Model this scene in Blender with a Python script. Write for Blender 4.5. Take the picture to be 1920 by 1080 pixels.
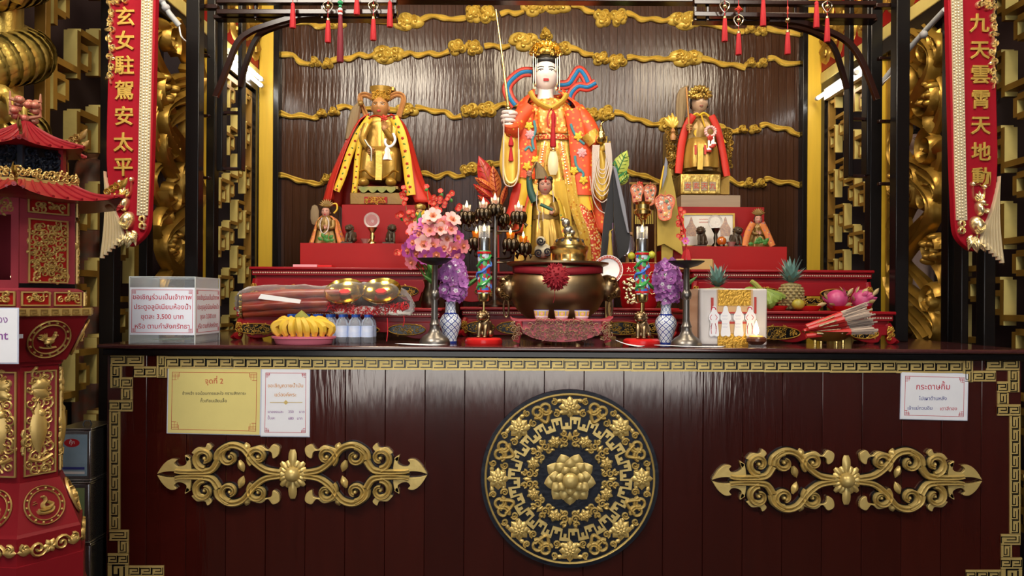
import bpy, math, random
from mathutils import Vector, Matrix
PI = math.pi; sin = math.sin; cos = math.cos
for _o in list(bpy.data.objects): bpy.data.objects.remove(_o)
SC = bpy.context.scene; COL = SC.collection
# ---------------------------------------------------------------- camera
FPX = 1475.0; HY = 565.0; ZC = 1.142; ROLL = math.radians(0.35)
cam = bpy.data.cameras.new('camera'); camo = bpy.data.objects.new('camera', cam); COL.objects.link(camo)
cam.sensor_width = 36; cam.lens = 36 * FPX / 1920; cam.shift_y = (HY - 540) / 1920; cam.clip_start = .05
_R = Vector((cos(ROLL), 0, sin(ROLL))); _U = Vector((-sin(ROLL), 0, cos(ROLL))); _B = Vector((0, -1, 0))
camo.matrix_world = Matrix(((_R.x, _U.x, _B.x, 0), (_R.y, _U.y, _B.y, 0), (_R.z, _U.z, _B.z, ZC), (0, 0, 0, 1)))
SC.camera = camo
def W(px, py, Y):
    u = (px - 960) / FPX; v = (HY - py) / FPX
    return Vector((Y * (u * cos(ROLL) - v * sin(ROLL)), Y, ZC + Y * (u * sin(ROLL) + v * cos(ROLL))))
def L(px, Y): return px * Y / FPX
# ---------------------------------------------------------------- world, sun, lamps, exposure
wd = bpy.data.worlds.new('daylight'); SC.world = wd; wd.use_nodes = True
wd.node_tree.nodes['Background'].inputs[0].default_value = (.84, .91, 1, 1)
wd.node_tree.nodes['Background'].inputs[1].default_value = 1.6
def lamp(name, kind, loc, energy, col, size=.2, to=None, spot=None, sy=None):
    l = bpy.data.lights.new(name, kind); l.energy = energy; l.color = col
    if kind == 'AREA':
        l.size = size
        if sy: l.shape = 'RECTANGLE'; l.size_y = sy
    elif kind == 'SUN': l.angle = .01
    else: l.shadow_soft_size = size
    if spot: l.spot_size = math.radians(spot); l.spot_blend = .6
    o = bpy.data.objects.new(name, l); COL.objects.link(o); o.location = loc
    if to is not None: o.rotation_euler = (Vector(to) - Vector(loc)).to_track_quat('-Z', 'Y').to_euler()
    return o
lamp('sun', 'SUN', (0, 0, 8), 30.0, (1, .95, .88), to=(1.5, -4, 0))
WARM = (1, .84, .6)
lamp('altar_downlight', 'AREA', (.15, 2.55, 3.0), 16, WARM, .35, to=(.17, 3.9, 1.9))
lamp('altar_downlight', 'AREA', (-.95, 2.5, 2.95), 11, WARM, .3, to=(-.7, 3.9, 1.7))
lamp('altar_downlight', 'AREA', (1.3, 2.5, 2.95), 11, WARM, .3, to=(1.0, 3.9, 1.7))
lamp('fill_light', 'AREA', (-1.2, .9, 3.2), 46, (1, .9, .76), .8, to=(-1.2, 2.6, .8))  # added fill without a fixture, brightens the left lattice and counter end
lamp('fill_light', 'AREA', (1.1, .3, 3.3), 34, (1, .9, .76), .8, to=(.9, 2.5, .5))  # second added fill, unseen, lifts the counter front
SC.view_settings.view_transform = 'Standard'; SC.view_settings.look = 'None'
SC.view_settings.gamma = 1; SC.view_settings.use_curve_mapping = False
SC.view_settings.exposure = 0.45
SC.cycles.use_denoising = True; SC.cycles.max_bounces = 6; SC.cycles.diffuse_bounces = 3; SC.cycles.glossy_bounces = 3; SC.cycles.adaptive_threshold = .03;  SC.cycles.sample_clamp_indirect = 6; SC.cycles.caustics_reflective = False; SC.cycles.caustics_refractive = False
# ---------------------------------------------------------------- frames
class FP:                       # a fronto-parallel plane at depth Y, measured as (u, v) with height h towards the hall
    def __init__(s, Y): s.Y = Y; s.k = Y / FPX
    def p(s, u, v, h=0):
        q = W(u, v, s.Y); q.y -= h; return q
class FR:                       # any plane: origin, unit vectors u, v, normal n, scale
    def __init__(s, o, u, v, n, k=1.0): s.o = Vector(o); s.u = Vector(u); s.v = Vector(v); s.n = Vector(n); s.k = k
    def p(s, u, v, h=0): return s.o + s.u * (u * s.k) + s.v * (v * s.k) + s.n * h
# ---------------------------------------------------------------- mesh builder
class MB:
    def __init__(s): s.v = []; s.f = []; s.mi = []; s.uv = {}; s.m = 0
    def add(s, vs, fs):
        b = len(s.v); s.v.extend(Vector(x) for x in vs)
        for f in fs: s.f.append([b + i for i in f]); s.mi.append(s.m)
        return b
    def box(s, x0, x1, y0, y1, z0, z1):
        s.add([(x0,y0,z0),(x1,y0,z0),(x1,y1,z0),(x0,y1,z0),(x0,y0,z1),(x1,y0,z1),(x1,y1,z1),(x0,y1,z1)],
              [(0,3,2,1),(4,5,6,7),(0,1,5,4),(1,2,6,5),(2,3,7,6),(3,0,4,7)]); return s
    def pbox(s, a, b, c, d, Y0, Y1):      # front face given as a..b across, c..d down (photo units at Y0), back at Y1
        p = W((a+b)/2, d, Y0); q = W((a+b)/2, c, Y0)
        return s.box(W(a, (c+d)/2, Y0).x, W(b, (c+d)/2, Y0).x, Y0, Y1, p.z, q.z)
    def fbox(s, F, u0, u1, v0, v1, h0, h1):
        s.add([F.p(u0,v0,h0),F.p(u1,v0,h0),F.p(u1,v1,h0),F.p(u0,v1,h0),F.p(u0,v0,h1),F.p(u1,v0,h1),F.p(u1,v1,h1),F.p(u0,v1,h1)],
              [(0,3,2,1),(4,5,6,7),(0,1,5,4),(1,2,6,5),(2,3,7,6),(3,0,4,7)]); return s
    def bar(s, a, b, w, d, up=(0, 0, 1)):   # a square bar between two points
        a = Vector(a); b = Vector(b); t = (b - a).normalized(); x = t.cross(Vector(up))
        if x.length < 1e-4: x = t.cross(Vector((0, 1, 0)))
        x.normalize(); y = x.cross(t); x = x * w / 2; y = y * d / 2
        s.add([a-x-y,a+x-y,a+x+y,a-x+y,b-x-y,b+x-y,b+x+y,b-x+y],[(0,3,2,1),(4,5,6,7),(0,1,5,4),(1,2,6,5),(2,3,7,6),(3,0,4,7)]); return s
    def tube(s, pts, r, n=8, cap=True, sq=1.0):
        pts = [Vector(p) for p in pts]; m = len(pts)
        if not isinstance(r, (list, tuple)): r = [r] * m
        t0 = (pts[1] - pts[0]).normalized()
        x = t0.cross(Vector((0, 1, 0)))
        if x.length < .05: x = t0.cross(Vector((0, 0, 1)))
        x.normalize(); vs = []
        for i in range(m):
            t = (pts[min(i+1, m-1)] - pts[max(i-1, 0)])
            t = t.normalized() if t.length > 1e-9 else t0
            x = (x - t * x.dot(t)); x = x.normalized() if x.length > 1e-6 else t.orthogonal().normalized()
            y = t.cross(x)
            for j in range(n):
                a = 2 * PI * j / n; vs.append(pts[i] + x * (r[i] * cos(a)) + y * (r[i] * sq * sin(a)))
        fs = [(i*n+j, i*n+(j+1)%n, (i+1)*n+(j+1)%n, (i+1)*n+j) for i in range(m-1) for j in range(n)]
        if cap: fs += [tuple(range(n-1, -1, -1)), tuple(range((m-1)*n, m*n))]
        s.add(vs, fs); return s
    def lathe(s, prof, c=(0, 0, 0), n=24, sx=1, sy=1, lob=0, la=0, ph=0):
        c = Vector(c); vs = []; m = len(prof)
        for r, z in prof:
            for j in range(n):
                a = 2*PI*j/n + ph; q = r * (1 + (la * cos(lob * a) if lob else 0))
                vs.append(c + Vector((q*cos(a)*sx, q*sin(a)*sy, z)))
        fs = [(i*n+j, i*n+(j+1)%n, (i+1)*n+(j+1)%n, (i+1)*n+j) for i in range(m-1) for j in range(n)]
        if prof[0][0] > 1e-6: fs.append(tuple(range(n-1, -1, -1)))
        if prof[-1][0] > 1e-6: fs.append(tuple(range((m-1)*n, m*n)))
        b = len(s.f); s.add(vs, fs)
        zs = [z for r, z in prof]; z0 = min(zs); dz = (max(zs) - z0) or 1
        for i in range(m-1):
            for j in range(n):
                u0, u1 = j/n, (j+1)/n; v0, v1 = (zs[i]-z0)/dz, (zs[i+1]-z0)/dz
                s.uv[b+i*n+j] = [(u0,v0),(u1,v0),(u1,v1),(u0,v1)]
        return s
    def lpx(s, cx, Y, prof, n=24, sy=1, **k):   # lathe whose profile is (radius, height) read off the photo at depth Y
        ym = sum(p[1] for p in prof) / len(prof); c = W(cx, ym, Y)
        return s.lathe([(L(r, Y), L(ym - y, Y)) for r, y in prof], c, n, sy=sy, **k)
    def ell(s, c, r, n=12, m=8, rot=None):
        if not isinstance(r, (list, tuple)): r = (r, r, r)
        c = Vector(c); vs = []
        for i in range(m+1):
            th = PI*i/m
            for j in range(n):
                a = 2*PI*j/n; q = Vector((r[0]*sin(th)*cos(a), r[1]*sin(th)*sin(a), -r[2]*cos(th)))
                vs.append(c + (rot @ q if rot else q))
        fs = [(i*n+j, i*n+(j+1)%n, (i+1)*n+(j+1)%n, (i+1)*n+j) for i in range(m) for j in range(n)]
        s.add(vs, fs); return s
    def prism(s, F, poly, h0, h1):
        n = len(poly); vs = [F.p(u, v, h0) for u, v in poly] + [F.p(u, v, h1) for u, v in poly]
        s.add(vs, [tuple(range(n-1, -1, -1)), tuple(range(n, 2*n))] + [(i, (i+1)%n, n+(i+1)%n, n+i) for i in range(n)]); return s
    def loft(s, rings, closed=True, cap=True):
        m = len(rings); n = len(rings[0]); vs = [p for r in rings for p in r]
        e = n if closed else n-1
        fs = [(i*n+j, i*n+(j+1)%n, (i+1)*n+(j+1)%n, (i+1)*n+j) for i in range(m-1) for j in range(e)]
        if closed and cap: fs += [tuple(range(n-1, -1, -1)), tuple(range((m-1)*n, m*n))]
        s.add(vs, fs); return s
    def band(s, F, pts, w, h, prof=0, h0=0.0):   # carved moulding swept along a flat path
        PR = [((-1, 0), (-.75, .62), (0, 1), (.75, .62), (1, 0)), ((-1, 0), (-1, .7), (-.55, 1), (0, .55), (.55, 1), (1, .7), (1, 0)), ((-1, 0), (-1, 1), (1, 1), (1, 0)), ((-1, 0), (0, 1), (1, 0))][prof]
        m = len(pts)
        if not isinstance(w, (list, tuple)): w = [w] * m
        if not isinstance(h, (list, tuple)): h = [h] * m
        rings = []
        for i in range(m):
            a = pts[max(i-1, 0)]; b = pts[min(i+1, m-1)]; dx = b[0]-a[0]; dy = b[1]-a[1]; l = math.hypot(dx, dy) or 1
            nx, ny = -dy/l, dx/l
            rings.append([F.p(pts[i][0]+nx*c*w[i], pts[i][1]+ny*c*w[i], h0 + d*h[i]) for c, d in PR])
        s.loft(rings, closed=False)
        k = len(PR); b = len(s.v) - m*k
        s.f.append([b+j for j in range(k)]); s.mi.append(s.m); s.f.append([b+(m-1)*k+j for j in range(k)]); s.mi.append(s.m)
        return s
    def dome(s, F, u, v, ru, rv, h, n=14, m=4, h0=0, ang=0):
        vs = []
        for i in range(m):
            th = PI/2*i/m
            for j in range(n):
                a = 2*PI*j/n; x = ru*cos(th)*cos(a); y = rv*cos(th)*sin(a)
                vs.append(F.p(u + x*cos(ang) - y*sin(ang), v + x*sin(ang) + y*cos(ang), h0 + h*sin(th)))
        vs.append(F.p(u, v, h0 + h)); t = len(vs)-1
        fs = [(i*n+j, i*n+(j+1)%n, (i+1)*n+(j+1)%n, (i+1)*n+j) for i in range(m-1) for j in range(n)]
        fs += [((m-1)*n+j, (m-1)*n+(j+1)%n, t) for j in range(n)]
        s.add(vs, fs); return s
    def petal(s, F, u, v, ang, ln, wd, h, h0=0.0, tip=.6, h1=None, rnd=False):   # cupped petal growing from (u, v) along ang
        vs = []; N = 5; WP = (.5, .75, .95, 1, .92, .55) if rnd else (.32, .72, 1, .95, .6, .03); ca, sa = cos(ang), sin(ang); h1 = h0 if h1 is None else h1
        for i in range(N+1):
            t = i/N; w = wd * WP[i]
            for j in (-1, -.5, 0, .5, 1):
                x = ln*t; y = w*j
                vs.append(F.p(u+x*ca-y*sa, v+x*sa+y*ca, h0+(h1-h0)*t + h*(sin(PI*(.15+.8*t)))*(1-.75*j*j)))
        s.add(vs, [(i*5+j, i*5+j+1, i*5+j+6, i*5+j+5) for i in range(N) for j in range(4)]); return s
def curl(c, r0, r1, a0, turns, n=22):
    return [(c[0] + (r0+(r1-r0)*i/n)*cos(a0+2*PI*turns*i/n), c[1] + (r0+(r1-r0)*i/n)*sin(a0+2*PI*turns*i/n)) for i in range(n+1)]
def lin(a, b, n): return [a + (b-a)*i/(n-1) for i in range(n)]
def cat(pts, n=6):              # smooth curve through points of any dimension
    P = [tuple(p) for p in pts]; out = []
    for i in range(len(P)-1):
        a = P[max(i-1, 0)]; b = P[i]; c = P[i+1]; d = P[min(i+2, len(P)-1)]
        for k in range(n):
            t = k/n
            out.append(tuple(.5*((2*y)+(-x+z)*t+(2*x-5*y+4*z-w)*t*t+(-x+3*y-3*z+w)*t**3) for x, y, z, w in zip(a, b, c, d)))
    out.append(P[-1]); return out
def filigree(mb, F, inside, x0, x1, y0, y1, cell, w, h, seed=1, beads=True):   # dense carved scrollwork within a region
    R = random.Random(seed); y = y0 + cell*.5; row = 0
    while y < y1:
        x = x0 + cell*(.5 if row % 2 else .25)
        while x < x1:
            cx = x + R.uniform(-.2, .2)*cell; cy = y + R.uniform(-.2, .2)*cell
            if inside(cx, cy):
                d = R.choice((-1, 1)); a = R.uniform(0, 2*PI); q = cell*R.uniform(.5, .72)
                pts = curl((cx, cy), q, q*.12, a, d*R.uniform(1.0, 1.5), 12)
                mb.band(F, pts, [w*(1.1-.6*i/12) for i in range(13)], h*R.uniform(.7, 1.2), 0)
                if R.random() < .7: mb.petal(F, pts[0][0], pts[0][1], a + d*PI/2 + PI + R.uniform(-.5, .5), cell*.55, w*1.5, h*.9)
                if beads and R.random() < .5: mb.dome(F, cx, cy, w*1.2, w*1.2, h*1.3, 7, 2)
            x += cell
        y += cell*.8; row += 1
    return mb
# ---------------------------------------------------------------- objects
def mesh_of(mb, name, off=Vector((0, 0, 0)), smooth=True, ang=42):
    me = bpy.data.meshes.new(name)
    me.from_pydata([v - off for v in mb.v], [], mb.f); me.validate()
    if len(me.polygons) == len(mb.mi) and any(mb.mi): me.polygons.foreach_set('material_index', mb.mi)
    if mb.uv and len(me.polygons) == len(mb.f):
        ul = me.uv_layers.new(name='UVMap')
        for fi, u in mb.uv.items():
            p = me.polygons[fi]
            for k, li in enumerate(p.loop_indices): ul.data[li].uv = u[k]
    if smooth and len(me.polygons):
        me.polygons.foreach_set('use_smooth', [True]*len(me.polygons)); me.set_sharp_from_angle(angle=math.radians(ang))
    me.update(); return me
def base_of(o):
    v = Vector((0, 0, 0))
    while o is not None: v += o.location; o = o.parent
    return v
def obj(name, mb, mats, parent=None, stuff=False, label=None, bev=0, solid=0, sub=0, smooth=True, ang=42, loc=None):
    off = base_of(parent) if parent else Vector((0, 0, 0))
    if loc is not None: off = Vector(loc)
    me = mesh_of(mb, name, off, smooth, ang)
    for m in (mats if isinstance(mats, (list, tuple)) else [mats]): me.materials.append(m)
    o = bpy.data.objects.new(name, me); COL.objects.link(o); o.parent = parent
    if loc is not None: o.location = Vector(loc) - (base_of(parent) if parent else Vector((0, 0, 0)))
    if stuff: o['kind'] = 'stuff'
    if label: o['label'] = label
    if solid: q = o.modifiers.new('solid', 'SOLIDIFY'); q.thickness = solid; q.offset = 0
    if bev: q = o.modifiers.new('bevel', 'BEVEL'); q.width = bev; q.segments = 2; q.limit_method = 'ANGLE'
    if sub: q = o.modifiers.new('sub', 'SUBSURF'); q.levels = sub; q.render_levels = sub
    return o
def tag(o, label, cat, group=None, kind=None):
    if label: o['label'] = label
    if cat: o['category'] = cat
    if group: o['group'] = group
    if kind: o['kind'] = kind
    return o
def thing(name, label, cat, loc, group=None):
    o = bpy.data.objects.new(name, None); COL.objects.link(o); o.location = loc; o.empty_display_size = .05
    return tag(o, label, cat, group)
def struct(name, mb, mats, **k):
    o = obj(name, mb, mats, **k); o['kind'] = 'structure'; return o
def copy_tree(o, parent=None):
    c = o.copy(); COL.objects.link(c); c.parent = parent
    for ch in list(o.children): copy_tree(ch, c)
    return c
# ---------------------------------------------------------------- materials
MATS = {}
def mat(name, col, rough=.5, metal=0, bump=0, bs=60, var=0, vs=6, col2=None, coat=0, emit=0, trans=0, ior=1.45, alpha=1, spec=.5, stretch=None, sheen=0):
    m = bpy.data.materials.new(name); m.use_nodes = True; nt = m.node_tree; N = nt.nodes; K = nt.links; b = N['Principled BSDF']
    b.inputs['Base Color'].default_value = (*col, 1); b.inputs['Roughness'].default_value = rough; b.inputs['Metallic'].default_value = metal
    b.inputs['Coat Weight'].default_value = coat; b.inputs['Coat Roughness'].default_value = .08; b.inputs['Specular IOR Level'].default_value = spec
    b.inputs['Transmission Weight'].default_value = trans; b.inputs['IOR'].default_value = ior; b.inputs['Alpha'].default_value = alpha; b.inputs['Sheen Weight'].default_value = sheen
    if emit: b.inputs['Emission Color'].default_value = (*col, 1); b.inputs['Emission Strength'].default_value = emit
    def noise(sc, det=4):
        tc = N.new('ShaderNodeTexCoord'); n = N.new('ShaderNodeTexNoise'); n.inputs['Scale'].default_value = sc; n.inputs['Detail'].default_value = det
        if stretch:
            mp = N.new('ShaderNodeMapping'); mp.inputs['Scale'].default_value = stretch; K.new(tc.outputs['Object'], mp.inputs[0]); K.new(mp.outputs[0], n.inputs[0])
        else: K.new(tc.outputs['Object'], n.inputs[0])
        return n
    if var:
        n = noise(vs); r = N.new('ShaderNodeValToRGB'); c2 = col2 or tuple(c*.45 for c in col)
        r.color_ramp.elements[0].position = .5-.28; r.color_ramp.elements[1].position = .5+.28
        r.color_ramp.elements[0].color = (*[c2[i]*var + col[i]*(1-var) for i in range(3)], 1); r.color_ramp.elements[1].color = (*col, 1)
        K.new(n.outputs[0], r.inputs[0]); K.new(r.outputs[0], b.inputs['Base Color'])
    if bump:
        n = noise(bs, 3); bp = N.new('ShaderNodeBump'); bp.inputs['Strength'].default_value = bump; bp.inputs['Distance'].default_value = .004
        K.new(n.outputs[0], bp.inputs['Height']); K.new(bp.outputs[0], b.inputs['Normal'])
        if coat: K.new(bp.outputs[0], b.inputs['Coat Normal'])
    MATS[name] = m; return m
def brocade(name, base, acc, scale=60, rough=.5, metal=0, thr=.5, bump=.15):   # woven or painted cloth with small coloured motifs
    m = mat(name, base, rough, metal); nt = m.node_tree; N = nt.nodes; K = nt.links; b = N['Principled BSDF']
    tc = N.new('ShaderNodeTexCoord'); v = N.new('ShaderNodeTexVoronoi'); v.inputs['Scale'].default_value = scale; K.new(tc.outputs['Object'], v.inputs['Vector'])
    nz = N.new('ShaderNodeTexNoise'); nz.inputs['Scale'].default_value = scale*.8; nz.inputs['Detail'].default_value = 3; K.new(tc.outputs['Object'], nz.inputs[0])
    r = N.new('ShaderNodeValToRGB'); r.color_ramp.interpolation = 'CONSTANT'; e = r.color_ramp.elements
    e[0].color = (*acc[0], 1); e[0].position = 0
    for i, c in enumerate(acc[1:]):
        x = e.new((i+1)/len(acc)); x.color = (*c, 1)
    e[len(e)-1].color = (*acc[-1], 1); e[len(e)-1].position = max(.99, (len(acc)-1)/len(acc))
    sp = N.new('ShaderNodeSeparateColor'); K.new(v.outputs['Color'], sp.inputs[0]); K.new(sp.outputs[0], r.inputs[0])
    lt = N.new('ShaderNodeMath'); lt.operation = 'LESS_THAN'; lt.inputs[1].default_value = thr
    ad = N.new('ShaderNodeMath'); ad.operation = 'MULTIPLY_ADD'; ad.inputs[1].default_value = .9; K.new(nz.outputs[0], ad.inputs[0]); K.new(v.outputs['Distance'], ad.inputs[2])
    sb = N.new('ShaderNodeMath'); sb.operation = 'SUBTRACT'; sb.inputs[1].default_value = .35; K.new(ad.outputs[0], sb.inputs[0]); K.new(sb.outputs[0], lt.inputs[0])
    mx = N.new('ShaderNodeMix'); mx.data_type = 'RGBA'; K.new(lt.outputs[0], mx.inputs[0]); mx.inputs[6].default_value = (*base, 1); K.new(r.outputs[0], mx.inputs[7]); K.new(mx.outputs[2], b.inputs['Base Color'])
    bp = N.new('ShaderNodeBump'); bp.inputs['Strength'].default_value = bump; bp.inputs['Distance'].default_value = .003; K.new(lt.outputs[0], bp.inputs['Height']); K.new(bp.outputs[0], b.inputs['Normal'])
    return m
WOODF = mat('counter_wood', (.046, .006, .0035), .12, var=.5, vs=5, bump=.2, bs=9, stretch=(6, 6, .6), coat=.8, spec=.45)
WOODB = mat('panel_wood', (.055, .022, .011), .2, var=.6, vs=6, bump=.5, bs=11, stretch=(5, 5, .7), spec=.34)
DARK = mat('dark_wood', (.018, .006, .004), .18, var=.4, vs=8, spec=.5)
BLACK = mat('black_lacquer', (.006, .005, .005), .2, spec=.4)
GOLD = mat('gold_paint', (.72, .47, .10), .38, .55, bump=.25, bs=70, var=.5, vs=20, col2=(.42, .24, .035))
GOLDD = mat('old_gold', (.50, .30, .05), .36, .6, bump=.35, bs=45, var=.7, vs=9, col2=(.20, .10, .015))
CGOLD = mat('cloud_gold', (.76, .53, .10), .36, .2, bump=.15, bs=60, var=.5, vs=14, col2=(.36, .22, .03))
BRIGHT = mat('bright_gold', (.95, .80, .48), .27, .9, bump=.1, bs=80)
YEL = mat('yellow_paint', (.70, .45, .035), .45, var=.3, vs=6, stretch=(8, 8, .6))
CREAM = mat('cream_gold', (.68, .55, .18), .42, var=.35, vs=15, bump=.2, bs=60)
OCHRE = mat('ochre_gold', (.34, .18, .03), .4, .2, var=.5, vs=12)
RED = mat('red_lacquer', (.25, .005, .010), .34, var=.3, vs=6, spec=.35)
REDB = mat('red_block', (.32, .007, .007), .45, spec=.3, var=.25, vs=5)
PINKW = mat('rose_lacquer', (.46, .05, .07), .35, var=.4, vs=8)
BRONZE = mat('bronze', (.40, .29, .16), .36, 1, var=.5, vs=7, bump=.15, bs=30)
BRASS = mat('brass', (.62, .46, .17), .24, 1, var=.3, vs=12)
PEWT = mat('pewter', (.24, .22, .20), .34, .9, var=.5, vs=9, bump=.15, bs=40)
WHITE = mat('white_enamel', (.85, .85, .86), .3)
PAPER = mat('white_paper', (.82, .84, .9), .55, var=.1, vs=20)
INK = mat('black_ink', (.02, .02, .03), .6)
PINKT = mat('crimson_ink', (.5, .02, .05), .6)
BLUET = mat('blue_ink', (.04, .05, .28), .6)
def thin(name, tint, rough=.05, body=.04, bump=0, bs=40):    # clear sheet: see-through with a reflecting skin
    m = mat(name, tint, rough, bump=bump, bs=bs); N = m.node_tree.nodes; K = m.node_tree.links; b = N['Principled BSDF']; out = N['Material Output']
    tr = N.new('ShaderNodeBsdfTransparent'); tr.inputs[0].default_value = (*[.5+.5*c for c in tint], 1); lw = N.new('ShaderNodeLayerWeight'); lw.inputs[0].default_value = .25
    mr = N.new('ShaderNodeMapRange'); mr.inputs[3].default_value = body; mr.inputs[4].default_value = .75; K.new(lw.outputs['Fresnel'], mr.inputs[0])
    mx = N.new('ShaderNodeMixShader'); K.new(mr.outputs[0], mx.inputs[0]); K.new(tr.outputs[0], mx.inputs[1]); K.new(b.outputs[0], mx.inputs[2]); K.new(mx.outputs[0], out.inputs[0]); return m
GLASS = thin('clear_glass', (1, 1, 1), .02, .08)
FLAME = mat('flame', (1, .72, .32), .5, emit=9)
TUBEL = mat('tube_light', (1, .97, .9), .5, emit=12)
REDC = mat('red_cloth', (.62, .02, .015), .65, var=.35, vs=25, sheen=.3)
REDT = mat('red_thread', (.40, .008, .016), .7, bump=.6, bs=400, stretch=(1, 1, .02))
VELVET = mat('red_velvet', (.33, .003, .014), .6, bump=.35, bs=900, spec=.2)
SKINW = mat('white_face', (.74, .65, .63), .35)
SKINB = mat('wood_face', (.46, .22, .08), .35, var=.3, vs=30)
SKINP = mat('pink_face', (.55, .27, .2), .4)
HAIR = mat('black_hair', (.015, .013, .012), .35)
LIPS = mat('lip_red', (.6, .05, .06), .4)
GREEN = mat('leaf_green', (.05, .2, .03), .5, var=.5, vs=30)
# ================================================================ the setting
def randtint(m, amt):
    N = m.node_tree.nodes; K = m.node_tree.links; b = N['Principled BSDF']; src = b.inputs['Base Color'].links[0].from_socket
    oi = N.new('ShaderNodeObjectInfo'); mr = N.new('ShaderNodeMapRange'); mr.inputs[3].default_value = 1-amt; mr.inputs[4].default_value = 1+amt; K.new(oi.outputs['Random'], mr.inputs[0])
    vm = N.new('ShaderNodeVectorMath'); vm.operation = 'SCALE'; K.new(src, vm.inputs[0]); K.new(mr.outputs[0], vm.inputs['Scale']); K.new(vm.outputs[0], b.inputs['Base Color'])
randtint(WOODB, .13); randtint(WOODF, .18)
TILE = mat('floor_tile', (.05, .03, .025), .75, var=.3, vs=3, spec=.2)
GROUND = mat('forecourt_concrete', (.55, .53, .5), .8, var=.3, vs=1.5)
WALLP = mat('purple_brown_wall', (.06, .035, .035), .6, var=.3, vs=3)  # walls are dark purple-brown in themselves
CEIL = mat('ceiling_board', (.16, .08, .05), .5, var=.3, vs=4)
struct('floor', MB().box(-1.98, 2.28, -4, 4.7, -.1, 0), TILE)
struct('ground_forecourt', MB().box(-14, 14, -24, -4, -.14, -.04), GROUND)
struct('ceiling', MB().box(-1.98, 2.28, -4, 4.7, 3.6, 3.7), CEIL)
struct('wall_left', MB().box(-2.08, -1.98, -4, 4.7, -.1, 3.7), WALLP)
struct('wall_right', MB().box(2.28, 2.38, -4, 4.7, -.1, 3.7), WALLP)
YB = 4.425
xa = W(520, 300, YB).x; xb = W(1503, 300, YB).x
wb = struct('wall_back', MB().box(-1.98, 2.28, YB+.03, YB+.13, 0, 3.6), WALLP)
npk = 68; pw = (xb-xa)/npk; R = random.Random(3)
pm = MB().box(-pw/2+.0007, pw/2-.0007, 0, .024, 0, 2.5)
pme = mesh_of(pm, 'plank', smooth=False); pme.materials.append(WOODB)
for i in range(npk):
    o = bpy.data.objects.new('plank', pme); COL.objects.link(o); o.parent = wb
    o.location = (xa + pw*(i+.5), YB + R.uniform(0, .002), .98); o.rotation_euler.z = R.uniform(-.025, .025)
n = 0
for a, b, m, d in ((510, 521, BLACK, .03), (485, 511, YEL, .05), (474, 485, BLACK, .07), (1502, 1512, BLACK, .03), (1511, 1537, YEL, .05), (1536, 1547, BLACK, .07)):
    n += 1; k = 4.37/FPX
    struct('trim_%d' % n, MB().box((a-960)*k, (b-960)*k, 4.37-d*.3, YB+.03, .98, 3.5), m, bev=.003)
# ---- carved cloud bands on the back wall
FB = FP(YB-.002)
def cloud(root, cx, cy, rx, ry, seed, fl=1):
    R = random.Random(seed); mb = MB(); N = 5 if rx > 24 else 4 if rx > 16 else 3
    for i in range(N):
        a = 2*PI*i/N + R.uniform(-.4, .4) + .5; q = R.uniform(.46, .62)
        u = cx + rx*.52*cos(a); v = cy + ry*.5*sin(a)
        mb.dome(FB, u, v, rx*q, ry*q*1.08, .026 + R.uniform(0, .008), 14, 4)
        c = min(rx, ry)*q
        mb.band(FB, curl((u, v), c*.78, c*.05, R.uniform(0, 6), R.choice((-1, 1))*1.3, 18), [c*.24*(1-.45*t/18) for t in range(19)], .02, 0, .022)
    mb.dome(FB, cx, cy, rx*.6, ry*.55, .034, 14, 4)
    mb.band(FB, curl((cx, cy), min(rx, ry)*.5, 2, R.uniform(0, 6), 1.4, 16), min(rx, ry)*.16, .014, 0, .03)
    obj('cloud', mb, CGOLD, root)
def ribbon(root, pts):
    p = cat(pts, 5); obj('ribbon', MB().band(FB, p, [4.6 + .8*sin(i*.8) for i in range(len(p))], .022, 1), CGOLD, root)
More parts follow.
